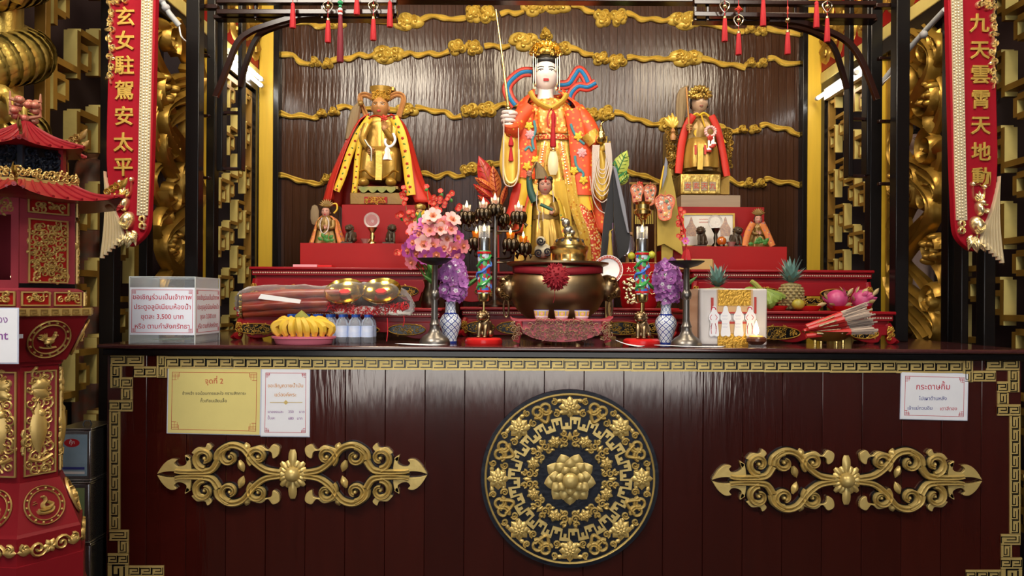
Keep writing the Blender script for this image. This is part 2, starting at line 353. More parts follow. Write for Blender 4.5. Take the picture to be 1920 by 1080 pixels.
rows = [
 ([[(548,42),(580,43),(596,51),(614,48)],[(690,38),(709,41),(745,43)],[(790,38),(810,31),(832,35),(850,37),(874,35)],[(938,28),(953,23),(966,27),(982,22)],[(1071,10),(1087,13),(1101,22),(1114,24)],[(1173,25),(1189,30),(1203,38),(1223,36),(1242,40),(1256,37)],[(1312,43),(1327,46),(1355,52),(1375,60),(1394,60)],[(1436,54),(1460,60),(1480,62),(1501,67)]],
  [(630,44,22,10),(765,41,28,17),(888,25,17,18),(916,27,18,17),(1000,15,24,16),(1045,13,26,13),(1128,34,18,17),(1159,33,17,19),(1283,38,32,17),(1405,55,12,10),(1427,60,12,10)]),
 ([[(524,104),(550,104),(563,117),(581,121)],[(622,115),(640,110),(656,111),(673,103),(690,107),(704,102)],[(754,105),(770,100),(784,105),(805,100),(822,104),(842,97)],[(908,88),(925,86),(941,90),(956,86)],[(1067,90),(1084,94),(1096,102),(1112,103)],[(1175,109),(1189,108),(1207,112),(1226,110),(1242,112),(1257,110)],[(1315,110),(1337,115),(1355,122),(1375,122),(1397,129)],[(1439,111),(1452,110),(1470,120),(1500,119)]],
  [(590,117,12,10),(614,121,12,11),(728,102,32,17),(857,90,17,15),(888,90,18,15),(985,79,33,18),(1025,65,14,12),(1052,92,20,15),(1127,110,18,14),(1158,116,18,15),(1286,110,33,16),(1406,120,12,10),(1429,119,12,9)]),
 ([[(521,210),(545,219),(565,217),(587,222),(597,219)],[(633,203),(650,200),(668,206),(700,204),(745,208)],[(779,202),(795,204),(815,210),(835,210),(850,221),(865,218)],[(926,205),(939,197),(953,196),(990,200)],[(1060,214),(1098,216)],[(1151,211),(1168,214),(1184,223),(1203,226),(1221,234),(1238,233)],[(1265,235),(1310,236),(1350,238),(1360,243),(1372,248),(1382,246)],[(1424,237),(1437,234),(1455,241),(1475,242),(1487,250),(1501,254)]],
  [(602,214,12,9),(626,210,13,9),(763,208,22,15),(880,208,17,15),(913,206,18,15),(1108,216,17,16),(1139,213,17,15),(1252,233,20,15),(1391,244,12,9),(1414,244,12,9)]),
 ([[(521,328),(540,331),(560,339),(579,342),(597,346),(606,343)],[(634,328),(690,326),(740,330),(789,325),(806,328),(820,333),(839,325),(856,332),(872,329)],[(925,309),(960,306),(1000,312)],[(1160,315),(1171,318),(1185,326),(1200,329),(1216,333),(1236,343)],[(1300,340),(1345,336),(1365,335),(1383,346),(1394,344)],[(1433,337),(1443,336),(1460,343),(1480,342),(1501,350)]],
  [(612,336,12,10),(627,331,12,10),(880,318,18,14),(912,312,18,12),(1403,343,12,11),(1426,344,13,9)])]
RN = ['topmost of the four gilded cloud bands on the back wall', 'second gilded cloud band down the back wall, crossing behind the tall crown', 'third gilded cloud band down the back wall, behind the seated statues\' heads', 'lowest gilded cloud band on the back wall, behind the statues\' knees']
for ri, (rb, cl) in enumerate(rows):
    c = FB.p(cl[0][0], cl[0][1]); root = thing('cloud_band', RN[ri], 'wall carving', c, 'gilded cloud bands on the back wall')
    for p in rb: ribbon(root, p)
    for i, q in enumerate(cl): cloud(root, *q, seed=ri*40+i)
# ---- fretwork screens along both sides
def lattice(label, X, sgn, Y0, Y1, z0, z1, unit, t, dep, frame=True, mats=(CREAM, OCHRE)):
    root = thing('lattice_screen', label, 'screen', (X, (Y0+Y1)/2, z0), 'fretwork lattice screens along the sides')
    V = [(0, 0, 2.4), (1, .7, 1.7), (2, 2, 4.4), (3, 2.7, 3.7)]; H = [(2.4, 0, 2), (.4, 2, 4), (.7, 0, 1), (1.7, 0, 1), (2.7, 2, 3), (3.7, 2, 3)]
    def bar(ya, yb, za, zb):
        mb = MB(); ya = max(ya, Y0); yb = min(yb, Y1); za = max(za, z0); zb = min(zb, z1)
        if yb-ya < t*.5 or zb-za < t*.5: return
        mb.box(X-dep/2, X+dep/2, ya, yb, za, zb); mb.mi = [1, 1, 0, 1, 0, 1]
        obj('bar', mb, mats, root, smooth=False)
    ny = int((Y1-Y0)/(4*unit))+2; nz = int((z1-z0)/(4*unit))+2
    for i in range(ny):
        for j in range(nz):
            oy = Y0 + i*4*unit + .02; oz = z0 + j*4*unit - (1.3*unit if i % 2 else 0)
            for x, a, b in V: bar(oy+x*unit-t/2, oy+x*unit+t/2, oz+a*unit, oz+b*unit)
            for z, a, b in H: bar(oy+a*unit+t/2, oy+b*unit-t/2, oz+z*unit-t/2, oz+z*unit+t/2)
    if frame:
        for ya, yb, za, zb in ((Y0-.03, Y0, z0, z1), (Y1, Y1+.03, z0, z1)):
            obj('frame_stile', MB().box(X-.02, X+.02, ya, yb, za, zb), OCHRE, root, bev=.002)
        for za, zb in ((z0-.03, z0), (z1, z1+.03)):
            obj('frame_rail', MB().box(X-.02, X+.02, Y0-.03, Y1+.03, za, zb), OCHRE, root, bev=.002)
    return root
lattice('cream and ochre lattice screen behind the red furnace and gilded dragon column', -1.62, 1, 2.72, 3.36, .32, 2.62, .074, .024, .05)
lattice('lattice screen beside the left fluorescent tubes, next to the yellow pillar', -1.45, 1, 3.72, 4.3, .99, 2.25, .06, .017, .04)
lattice('cream and ochre lattice screen at the far right edge beyond the red banner', 1.93, -1, 2.3, 3.36, .32, 2.62, .074, .024, .05)
lattice('lattice screen under the right fluorescent tube, next to the yellow pillar', 1.745, -1, 3.72, 4.3, .99, 2.25, .06, .017, .04)
# ---- carved openwork panels
def carved(label, X, sgn, Y0, Y1, z0, z1, seed):
    root = thing('openwork_screen', label, 'carved screen', (X, (Y0+Y1)/2, z0), 'gilded openwork panels along the sides')
    F = FR((X, Y0, z0), (0, 1, 0), (0, 0, 1), (sgn, 0, 0)); w = Y1-Y0; h = z1-z0; R = random.Random(seed)
    obj('ground_strip', MB().fbox(F, 0, .012, 0, h, -.03, .01), GOLDD, root); obj('ground_strip', MB().fbox(F, w-.012, w, 0, h, -.03, .01), GOLDD, root)
    for k in range(5):
        ph = R.uniform(0, 6); am = w*R.uniform(.28, .42); fr = R.uniform(1.6, 2.6); n = 44
        pts = [(w/2 + am*sin(ph + fr*2*PI*i/n), h*i/n) for i in range(n+1)]
        obj('vine', MB().band(F, pts, [.020 + .010*sin(i*.7+k) for i in range(n+1)], .03 + .012*k % .03, 1, -.01 + .008*(k % 3)), GOLDD, root)
    z = .06; k = 0
    while z < h-.05:
        u = w*(.3 if k % 2 else .7) + R.uniform(-.03, .03); q = R.uniform(.06, .095)
        mb = MB().band(F, curl((u, z), q, q*.1, R.uniform(0, 6), R.choice((-1, 1))*1.6, 24), [.017*(1-.55*i/24) for i in range(25)], .05, 0, .0)
        mb.petal(F, u, z-q*.6, R.uniform(0, 6), q*1.6, .03, .045); mb.petal(F, u, z+q*.6, R.uniform(0, 6), q*1.5, .028, .05)
        obj('scroll_leaf', mb, GOLDD, root)
        if k % 3 == 0:
            g = MB()
            for t in range(7): g.dome(F, u + R.uniform(-.05, .05), z + R.uniform(-.05, .05), .021, .021, .055, 9, 3, .01)
            obj('grape_cluster', g, GOLDD, root)
        z += .105; k += 1
    ov = MB()
    for r_ in (.085, .06, .036): ov.band(F, [(w*.5 + r_*.6*cos(t*PI/12), h*.5 + r_*sin(t*PI/12)) for t in range(25)], .010, .055, 0)
    ov.dome(F, w*.5, h*.5, .02, .03, .06); obj('oval_boss', ov, GOLDD, root)
carved('gilded openwork panel of vines and scrolls between the left banner and the black post', -1.44, 1, 3.06, 3.64, .99, 2.29, 5)
carved('gilded openwork panel of vines and scrolls between the right banner and the black post', 1.735, -1, 3.06, 3.64, .99, 2.29, 9)
# ---- gold pilasters, cornices and painted upper panels
for sx, X in ((-1, -1.44), (1, 1.735)):
    n += 1; struct('trim_%d' % n, MB().box(X-.03, X+.03, 3.655, 3.70, .99, 2.29), YEL, bev=.004)
    n += 1; struct('trim_%d' % n, MB().box(X-.035, X+.035, 2.5, 4.36, 2.355, 2.415), CREAM, bev=.004)
    n += 1; struct('trim_%d' % n, MB().box(X-.03, X+.03, 2.5, 4.36, 2.29, 2.355), BLACK)
    F = FR((X - sx*.03, 3.2, 2.44), (0, 1, 0), (0, 0, 1), (-sx, 0, 0))
    root = thing('frieze_panel', 'red and gold carved frieze above the %s fluorescent light' % ('left' if sx < 0 else 'right'), 'carved panel', (X, 3.75, 2.42), 'carved friezes high on the side walls')
    obj('board', MB().fbox(F, 0, 1.16, -.02, .8, -.02, 0), REDB, root)
    obj('scrollwork', filigree(MB(), F, lambda a, b: True, 0, 1.16, 0, .78, .15, .02, .02, 4), GOLDD, root, stuff=True)
    # rear vertical and lower fill so that the sides read as closed panels
    n += 1; struct('trim_%d' % n, MB().box(X-.02, X+.02, 3.70, 3.72, .99, 2.29), BLACK)
    n += 1; struct('trim_%d' % n, MB().box(X-.03, X+.03, 4.31, 4.36, .99, 2.29), BLACK)
# ---- fluorescent tubes
def fluoro(label, X, dx, ya, yb, z, two):
    root = thing('fluorescent_light', label, 'light', (X, (ya+yb)/2, z), 'fluorescent tube lights on the side walls')
    obj('batten', MB().box(X-dx*.05-.012, X-dx*.05+.012, ya, yb, z-.015, z+.045), WHITE, root)
    for k in range(two):
        obj('tube', MB().tube([(X, ya+.02, z+k*.035-.005), (X, yb-.02, z+k*.035-.005)], .010, 10), TUBEL, root)
        for y in (ya+.01, yb-.01): obj('end_cap', MB().tube([(X, y-.012, z+k*.035-.005), (X, y+.012, z+k*.035-.005)], .012, 10), WHITE, root)
fluoro('pair of lit fluorescent tubes left of the yellow pillar', -1.375, 1, 3.80, 4.30, 2.315, 2)
fluoro('single lit fluorescent tube right of the yellow pillar', 1.66, -1, 3.80, 4.30, 2.265, 1)
# ---- grey conduits
for lab, pts, Y in (('grey electrical conduit near the top of the left carved panel', [(295, -12), (318, 26), (336, 48), (352, 80)], 3.025), ('grey electrical conduit slanting over the right carved panel', [(1772, 18), (1740, 52), (1695, 102), (1648, 162)], 3.0)):
    P = [W(x, y, Y + i*(.02 if Y > 3.02 else .12)) for i, (x, y) in enumerate(pts)]; root = thing('conduit_pipe', lab, 'pipe', P[1])
    obj('pipe', MB().tube([W(*pts[0], Y), W(*pts[1], Y+.02), W(*pts[2], Y+.04)] if Y > 3.02 else P, .011, 10), mat('grey_pvc', (.4, .42, .44), .4), root)
    obj('cable', MB().tube(cat([P[2], (P[2]+P[3])/2 + Vector((0, -.02, -.015)), P[3]], 5), .003, 6), WHITE, root)
    for t in (.3, .7): q = P[0].lerp(P[1], t) if Y > 3.02 else P[0].lerp(P[3], t); obj('clip', MB().ell(q, .016), mat('grey_clip', (.3, .3, .32), .5), root)
# ---- dark lacquered canopy frame
def fbar(root, name, a, b, w, d, Y): obj(name, MB().bar(W(*a, Y), W(*b, Y), L(w, Y), d, up=(0, 1, 0)), DARK, root, bev=.002)
def arc(root, pts, w, d, Y):
    F = FP(Y); obj('curved_bracket', MB().band(F, cat(pts, 8), w, d, 2), DARK, root, bev=.001)
def post(root, x, w, Y, ytop=-20, zb=1.0):
    k = Y/FPX; X = (x-960)*k; obj('post', MB().box(X-w*k/2, X+w*k/2, Y-.025, Y+.025, zb, W(x, ytop, Y).z), BLACK, root, bev=.003)
def fposts(L_):
    for x, w, Y, lab in L_:
        k = Y/FPX; X = (x-960)*k; r_ = thing('lacquered_post', lab, 'post', (X, Y, 0), 'black posts at the ends of the counter')
        obj('shaft', MB().box(X-w*k/2, X+w*k/2, Y-.025, Y+.025, 0, 2.6), BLACK, r_, bev=.003); obj('foot_block', MB().box(X-w*k/2-.006, X+w*k/2+.006, Y-.031, Y+.031, 0, .06), BLACK, r_, bev=.003)
cl = thing('canopy_frame', 'dark lacquered canopy frame of posts and curved brackets on the left', 'frame', (W(362, 500, 3).x, 3, 1.0), 'dark canopy frames either side of the altar')
post(cl, 363, 25, 2.95); post(cl, 397, 16, 3.25); post(cl, 414, 11, 3.1, zb=W(414, 322, 3.1).z); post(cl, 451, 8, 3.1, zb=W(451, 320, 3.1).z)
fposts(((206, 28, 2.86, 'black lacquered post at the left end of the counter, below the left banner'), (273, 16, 3.02, 'slim black post between the left banner and the gilded openwork')))
for y in (104, 217, 333): fbar(cl, 'rail', (374, y), (394, y+1), 5, .02, 3.05)
for y in (212, 317): fbar(cl, 'rail', (410, y), (453, y), 6, .02, 3.1)
fbar(cl, 'rail', (408, 24), (745, 24), 9, .03, 2.95); fbar(cl, 'rail', (404, 35), (745, 36), 7, .05, 3.0); fbar(cl, 'rail', (408, 4), (745, 4), 8, .03, 2.95)
for x in (480, 605, 708, 741): fbar(cl, 'stile', (x, -8), (x, 36), 5, .02, 2.96)
arc(cl, [(406, 183), (428, 128), (447, 82), (470, 62), (500, 50), (560, 33), (600, 30)], 4.6, .02, 2.97); arc(cl, [(452, 165), (464, 118), (480, 78), (500, 60), (560, 40), (590, 35)], 4, .02, 3.08)
cr = thing('canopy_frame', 'dark lacquered canopy frame of posts and curved brackets on the right', 'frame', (W(1684, 500, 3).x, 3, 1.0), 'dark canopy frames either side of the altar')
post(cr, 1685, 25, 2.95); post(cr, 1636, 22, 3.2); post(cr, 1622, 8, 3.1, zb=W(1622, 330, 3.1).z); post(cr, 1589, 9, 3.1, zb=W(1589, 333, 3.1).z)
fposts(((1778, 16, 3.02, 'slim black post between the right banner and the gilded openwork'), (1802, 14, 2.9, 'black lacquered post behind the jewelled edge of the right banner'), (1848, 22, 2.86, 'black lacquered post at the right end of the counter, below the right banner')))
for y in (110, 228, 345): fbar(cr, 'rail', (1646, y), (1674, y), 6, .02, 3.05)
for y in (223, 330): fbar(cr, 'rail', (1587, y), (1624, y+1), 6, .02, 3.1)
fbar(cr, 'rail', (1300, 28), (1640, 33), 9, .03, 2.95); fbar(cr, 'rail', (1300, 40), (1640, 40), 7, .05, 3.0); fbar(cr, 'rail', (1300, 6), (1640, 8), 8, .03, 2.95)
for x in (1303, 1326, 1395, 1490): fbar(cr, 'stile', (x, -8), (x, 40), 5, .02, 2.96)
arc(cr, [(1642, 188), (1622, 135), (1603, 98), (1580, 75), (1545, 58), (1490, 42), (1440, 40)], 4.6, .02, 2.97); arc(cr, [(1586, 168), (1572, 118), (1562, 92), (1548, 76), (1510, 58), (1450, 44)], 4, .02, 3.08)
fbar(cr, 'rail', (1640, 12), (1676, 12), 8, .03, 3.0); fbar(cl, 'rail', (374, 14), (410, 14), 8, .03, 3.0)
hb = thing('canopy_beam', 'dark beam running across the very top of the altar', 'beam', W(1020, -6, 2.99)); obj('beam', MB().bar(W(735, 0, 2.99), W(1310, 3, 2.99), L(9, 3), .05, up=(0, 1, 0)), DARK, hb, bev=.002)
obj('capping', MB().bar(W(735, -8, 2.99), W(1310, -5, 2.99), L(6, 3), .07, up=(0, 1, 0)), DARK, hb, bev=.002)
# ================================================================ the altar counter
STONE = mat('red_granite', (.075, .022, .022), .12, var=.6, vs=140, col2=(.03, .008, .01), coat=.3)
MEDB = mat('medallion_black', (.008, .010, .018), .4, bump=.5, bs=50, spec=.3)
PALEG = mat('pale_gold', (.72, .55, .20), .38, .45, bump=.2, bs=70, var=.45, vs=18, col2=(.45, .29, .07))
YC = 2.5; FC = FP(YC)
cx0 = -1.285; cx1 = 1.62
ctr = thing('altar_counter', 'long dark red lacquered altar counter with gilded key border and round medallion', 'counter', (.17, YC, 0))
obj('carcass', MB().box(cx0, cx1, YC+.02, 4.36, 0, .985), BLACK, ctr)
npl = 23; w = (cx1-cx0)/npl
for i in range(npl):
    obj('plank', MB().box(cx0+w*i+.0006, cx0+w*(i+1)-.0006, YC+R.uniform(-.0008, .0008), YC+.02, 0, .963), WOODF, ctr, bev=.0012, smooth=False)
obj('top_slab', MB().box(cx0-.012, cx1+.012, 2.455, 4.36, .986, 1.0), STONE, ctr, bev=.005)
obj('cornice', MB().box(cx0-.006, cx1+.006, 2.478, 2.7, .963, .986), BLACK, ctr, bev=.004)
# gilded key-fret border: flat gold strips with raised black lines
def key_strip(a, b, c, d, vert):
    mb = MB().fbox(FC, a, b, c, d, 0, .004); mb.m = 1
    ln = (d-c) if vert else (b-a); wd = (b-a) if vert else (d-c); N = max(1, round(ln/25.0)); u = ln/N; s = wd/24
    def seg(x0, y0, x1, y1):
        t = .95*s
        X0, X1, Y0, Y1 = min(x0, x1)-t, max(x0, x1)+t, min(y0, y1)-t, max(y0, y1)+t
        if vert: mb.fbox(FC, a+Y0, a+Y1, c+X0, c+X1, .0035, .0047)
        else: mb.fbox(FC, a+X0, a+X1, c+Y0, c+Y1, .0035, .0047)
    for k in range(N):
        o = k*u; P = [(0, 19*s), (0, 6*s), (u*.76, 6*s), (u*.76, 12.5*s), (u*.3, 12.5*s)]
        for p, q in zip(P, P[1:]): seg(o+p[0], p[1], o+q[0], q[1])
        seg(o+u*.16, 19*s, o+u*.92, 19*s); seg(o+u*.92, 19*s, o+u*.92, 5*s)
    obj('key_fret_strip', mb, (PALEG, BLACK), ctr, smooth=False)
for m in (0, 1):
    def X(a, b): return (a, b) if not m else (2118-b, 2118-a)
    dy = 10 if m else 0
    for a, b, c, d, v in ((208, 270, 664, 686, 0), (208, 229, 687, 727, 1), (252, 294, 687, 707, 0), (229.5, 249, 707, 728, 0), (228, 249, 729, 749, 1), (206, 249, 750, 771, 0), (206, 226, 772, 992, 1), (206, 242, 993, 1013, 0), (222, 242, 1014, 1036, 1), (203, 242, 1037, 1058, 0), (203, 242, 1059, 1250, 1), (243, 308, 1060, 1080, 0)):
        A, B = X(a, b); key_strip(A, B, c+dy*.8, d+dy*.8, v)
    A, B = X(295, 313); key_strip(A, B, 666+dy*.8, 708+dy*.8, 1)
for k in range(12):     # the long top run, cut where its boards meet; follows the counter, so it drops slightly with the camera's roll
    a = 313.5 + k*(1804.5-313.5)/12; b = 313.5 + (k+1)*(1804.5-313.5)/12; d = (a-313)/1491*9.1*.98
    key_strip(a, b-.2, 668+d, 691+d, 0)
# ---- scroll ornaments
def scroll_ornament(cx, cy, lab):
    root = obj('scroll_ornament', MB().dome(FC, cx, cy, 14.5, 14.5, .024, 20, 5, .012), PALEG, ctr, label=lab)
    back = MB()
    for sx in (-1, 1):
        for sy in (-1, 1):
            g = lambda pts: [(cx+sx*x, cy+sy*y) for x, y in pts]
            def sweep(nm, pts, w0, w1, h=.022, pr=1):
                n = len(pts); ws = [w0+(w1-w0)*i/(n-1) for i in range(n)]
                obj(nm, MB().band(FC, g(pts), ws, h, pr), PALEG, root)
                back.band(FC, g(pts), [q+2.2 for q in ws], .006, 2)
            def bud(x, y): obj('scroll_eye', MB().dome(FC, *g([(x, y)])[0], 4.5, 4.5, .02, 10, 3), PALEG, root)
            sweep('stem', cat([(22, 3), (50, 8), (72, 24), (92, 48), (115, 54), (136, 42), (140, 28)], 6), 5.5, 7)
            sweep('stem', cat([(138, 26), (150, 9), (172, 5), (205, 5), (218, 7)], 6), 7, 4)
            sweep('curl', curl((117, 33), 18, 6, PI*.5, -.95, 22), 6, 3.2); bud(117, 33)
            sweep('curl', curl((64, 33), 18, 6, -.9, 1.0, 22), 6, 3.2); bud(64, 33)
            sweep('curl', curl((164, 30), 20, 6, -PI*.5, 1.0, 22), 6.5, 3.2); bud(164, 30)
            obj('leaf', MB().petal(FC, *g([(84, 44)])[0], math.atan2(sy*.9, sx*.2), 16, 7, .016, .004), PALEG, root)
            p = g([(98, 22), (88, 12), (97, 4), (90, 3)]); obj('leaf', MB().petal(FC, *g([(100, 26)])[0], math.atan2(sy*-1, sx*-.35), 24, 7, .016, .002), PALEG, root)
            def hook(pts, nm='leaf_hook'):
                obj(nm, MB().prism(FC, g(cat(pts+pts[:1], 5)[:-1]), 0, .014), PALEG, root, bev=.004); back.prism(FC, [(cx+(u-cx)*1.0, v) for u, v in g(cat(pts+pts[:1], 4)[:-1])], -.002, .004)
            hook([(252, 1), (241, 18), (228, 28), (216, 27), (220, 21), (215, 15), (206, 15), (197, 21), (199, 33), (192, 30), (189, 18), (190, 6), (206, 3), (222, 6), (238, 5)])
            hook([(188, 40), (178, 50), (163, 50), (158, 58), (150, 50), (160, 40), (175, 36)])
            hook([(88, 46), (60, 54), (46, 46), (36, 56), (24, 50), (26, 36), (36, 30), (40, 42), (56, 44), (74, 40)])
            hook([(190, 30), (200, 36), (196, 24)])
    obj('black_backing', back, BLACK, root, stuff=True)
    for i in range(16):
        a = 2*PI*i/16; ln = 45 if i % 8 == 4 else 37 if i % 8 == 0 else 31 if i % 2 == 0 else 27
        if i % 8 == 4: ln = 46
        obj('petal', MB().petal(FC, cx+9*cos(a), cy+9*sin(a), a, ln-9, 5.6 if i % 4 else 8, .010, .006, rnd=True), PALEG, root)
scroll_ornament(550, 888, 'gilded scrollwork ornament under the yellow notice'); scroll_ornament(1585, 899, 'gilded scrollwork ornament under the white notice')
# ---- the round medallion
mx, my = 1068, 896
def ring(r0, n=72, c=(mx, my)): return [(c[0]+r0*cos(2*PI*i/n), c[1]+r0*sin(2*PI*i/n)) for i in range(n+1)]
med = obj('medallion', MB().prism(FC, ring(166)[:-1], 0, .012), MEDB, ctr, label='round black medallion carved with a gilded lotus, key fret and flower ring')
obj('rim_ring', MB().band(FC, ring(157.5), 2.2, .008, 0, .012), PALEG, med)
def pol(a, r): return (mx+r*cos(a), my+r*sin(a))
def flower(root, nm, F, u, v, r, h0, npet, h, mt, a0=0, lay=2):
    mb = MB()
    for l in range(lay):
        q = r*(1-.38*l)
        for i in range(npet): mb.petal(F, u, v, a0+2*PI*(i+.5*l)/npet, q, q*.36, h, h0+h*.5*l)
    mb.dome(F, u, v, r*.26, r*.26, h*1.6, 10, 3, h0); return obj(nm, mb, mt, root)
for i in range(8):
    a = -PI/2 + i*PI/4; flower(med, 'ring_flower', FC, *pol(a, 134), 21, .012, 8, .010, PALEG, a)
    a += PI/8; c = pol(a, 138)
    mb = MB()
    for s in (-1, 1):      # heart-shaped pair of curls
        q = (c[0]+8.5*s*cos(a+PI/2), c[1]+8.5*s*sin(a+PI/2))
        mb.band(FC, curl(q, 12, 5, a+PI-s*.9, s*1.5, 24), [3.4-.9*t/24 for t in range(25)], .012, 0, .012)
    pts = cat([pol(a-.10, 136), pol(a-.05, 120), pol(a, 114), pol(a+.05, 120), pol(a+.10, 136)], 5)
    mb.band(FC, pts, 3.4, .013, 0, .012); obj('heart_scroll', mb, PALEG, med)
    for s in (-1, 1):
        for rr, ro in ((124, 9), (146, 8)):
            b = a + s*.19; obj('tendril', MB().band(FC, curl(pol(b, rr), ro*.8, 1, a, s*1.6, 16), [2.2-.9*t/16 for t in range(17)], .008, 0, .012).petal(FC, *pol(b+s*.03, rr), a+s*1.7, 13, 4, .007, .012), PALEG, med)
nk = 20                    # key-fret ring
for i in range(nk):
    a0 = 2*PI*i/nk - PI/2; da = 2*PI/nk; mb = MB()
    def ar(t0, t1, r0, r1):
        N = 4; pl = [pol(a0+da*(t0+(t1-t0)*k/N), r1) for k in range(N+1)] + [pol(a0+da*(t1-(t1-t0)*k/N), r0) for k in range(N+1)]
        mb.prism(FC, pl, .010, .018)
    ar(0, .56, 110, 116); ar(0, .10, 99, 110); ar(.46, .56, 94, 110); ar(.56, 1.10, 93, 99); ar(.2, .36, 103, 110); ar(.72, .9, 99, 105)
    obj('key', mb, PALEG, med, smooth=False)
for i in range(8):
    a = -PI/2 + PI/8 + i*PI/4; flower(med, 'rose', FC, *pol(a, 74), 13, .012, 6, .010, PALEG, a)
    b = a + PI/8
    if i % 2 == 0: b = a + PI/8
    mb = MB()
    for s in (-1, 1):
        for rr, ro, tt in ((76, 8, 1.5), (66, 5.5, 1.3), (86, 6, 1.3)):
            mb.band(FC, curl(pol(b+s*.13, rr), ro, .8, b+PI/2*s, s*tt, 16), [2.3-.9*t/16 for t in range(17)], .008, 0, .012)
        mb.petal(FC, *pol(b+s*.08, 84), b+s*.7, 11, 3.5, .007, .012); mb.petal(FC, *pol(b+s*.2, 66), b+PI-s*.6, 9, 3, .007, .012)
    mb.petal(FC, *pol(b, 72), b, 16, 4, .008, .012); obj('vine_spray', mb, PALEG, med)
for l, (r0, ln, npet, wd, hh) in enumerate(((22, 27, 9, 13.5, .010), (16, 24, 9, 11.5, .021), (10, 18, 7, 9.5, .032))):
    for i in range(npet):
        a = 2*PI*(i+.5*(l % 2))/npet + PI/2; obj('lotus_petal', MB().petal(FC, *pol(a, r0), a, ln, wd, .009, hh-.004, h1=hh+.004), PALEG, med)
obj('lotus_heart', MB().dome(FC, mx, my, 15, 15, .014, 22, 5, .042), PALEG, med)
# ---- lettering
TONE = '่้๊๋์'; UPV = 'ิีึืั็ํ'
def text_mb(body, size, F, u, v, align='C', h=.0004, bold=0.0, dep=0.0, res=3):
    """lettering as flat or raised geometry; F is a frame measured in its own units, v grows with F"""
    size *= .72; out = MB()
    def glyphs(t):
        c = bpy.data.curves.new('t', 'FONT'); c.body = t; c.size = 1; c.resolution_u = res; c.offset = bold*.5; c.extrude = dep; c.bevel_depth = dep*.35
        o = bpy.data.objects.new('t', c); me = bpy.data.meshes.new_from_object(o)
        vs = [(x.co.x, x.co.y, x.co.z) for x in me.vertices]; fs = [tuple(p.vertices) for p in me.polygons]
        bpy.data.objects.remove(o); bpy.data.curves.remove(c); bpy.data.meshes.remove(me); return vs, fs
    base = ''; marks = []
    for ch in body:
        if ch in TONE and base and base[-1] in UPV: marks.append((len(base), ch))
        else: base += ch
    vs, fs = glyphs(base); parts = [(vs, fs, 0, 0)]
    wd = max(x[0] for x in vs) if vs else 0
    for i, ch in marks:
        pv, _ = glyphs(base[:i]); px_ = max(x[0] for x in pv); mv, mf = glyphs(ch); mw = max(x[0] for x in mv)
        parts.append((mv, mf, px_-mw, .2))
    for vs, fs, dx, dy in parts:
        out.add([F.p(u + ((x+dx) - (wd/2 if align == 'C' else 0))*size, v + (-(y+dy) if isinstance(F, FP) else (y+dy))*size, h + z*size*(F.k)) for x, y, z in vs], fs)
    return out
# ---- paper notices stuck on the counter
def notice(nm, label, quad, pap, border, lines, deco, Y=2.4985, h=.003):
    F = FP(Y); (x0, y0), (x1, y1), (x2, y2), (x3, y3) = quad
    root = thing(nm, label, 'notice', F.p((x0+x1)/2, y2), 'laminated paper notices on the counter front')
    class T:                      # maps the sheet's own corners
        k = F.k
        def p(s, u, v, hh=0):
            xa = x0+(x1-x0)*u; ya = y0+(y1-y0)*u; xb_ = x3+(x2-x3)*u; yb_ = y3+(y2-y3)*u
            return F.p(xa+(xb_-xa)*v, ya+(yb_-ya)*v, hh+h)
    t = T(); obj('sheet', MB().fbox(t, 0, 1, 0, 1, -.002, 0), pap, root)
    obj('laminate_edge', MB().fbox(t, -.012, 1.012, -.012, 1.012, -.0025, -.0012), mat('laminate', (.55, .6, .75), .15), root)
    mb = MB(); W_ = x1-x0; H_ = y2-y1; lw = .8
    def rl(a, b, c, d): mb.fbox(t, a/W_, c/W_, b/H_, d/H_, 0, .0003)
    m = 6.5
    for s in ((m, m, W_-m, m+lw), (m, H_-m-lw, W_-m, H_-m), (m, m, m+lw, H_-m), (W_-m-lw, m, W_-m, H_-m)): rl(*s)
    for sx in (0, 1):
        for sy in (0, 1):
            def c(a, b, cc, d):
                a, cc = (a, cc) if not sx else (W_-cc, W_-a); b, d = (b, d) if not sy else (H_-d, H_-b); rl(a, b, cc, d)
            q = deco
            for k in (0, .5, 1): c(m+q*k, m+q*.3, m+q*k+lw*.7, m+q*1.3); c(m+q*.0, m+q*(.3+.5*k), m+q*1.2, m+q*(.3+.5*k)+lw*.7)
            c(m+q*1.2, m, m+q*1.2+lw, m+q*.8); c(m, m+q*1.3, m+q*.8, m+q*1.3+lw)
    obj('printed_border', mb, border, root, stuff=True)
    class S:
        k = F.k
        def p(s, u, v, hh=0): return F.p(u, v, hh+h)
    for body, sz, u, v, al, mt in lines: obj('lettering', text_mb(body, sz, F, u, v, al, h=h+.0004, bold=.012), mt, root)
    return root
YELP = mat('yellow_paper', (.72, .62, .22), .5, var=.1, vs=20); ORNG = mat('orange_ink', (.62, .26, .02), .6); PURP = mat('purple_ink', (.25, .08, .32), .6); BRED = mat('brick_ink', (.5, .06, .03), .6)
notice('notice_sheet', 'yellow paper notice with a red key border, top left of the counter front', [(317, 691), (489, 692), (487, 815), (315, 811)], YELP, BRED,
       [('จุดที่ 2', 19, 402, 719, 'C', BRED), ('ข้าพเจ้า ขอน้อมกายและใจ กราบสักการะ', 10.8, 402, 740, 'C', INK), ('กิ้วเทียนเฮียนลื้อ', 10.8, 401, 754, 'C', INK)], 11)
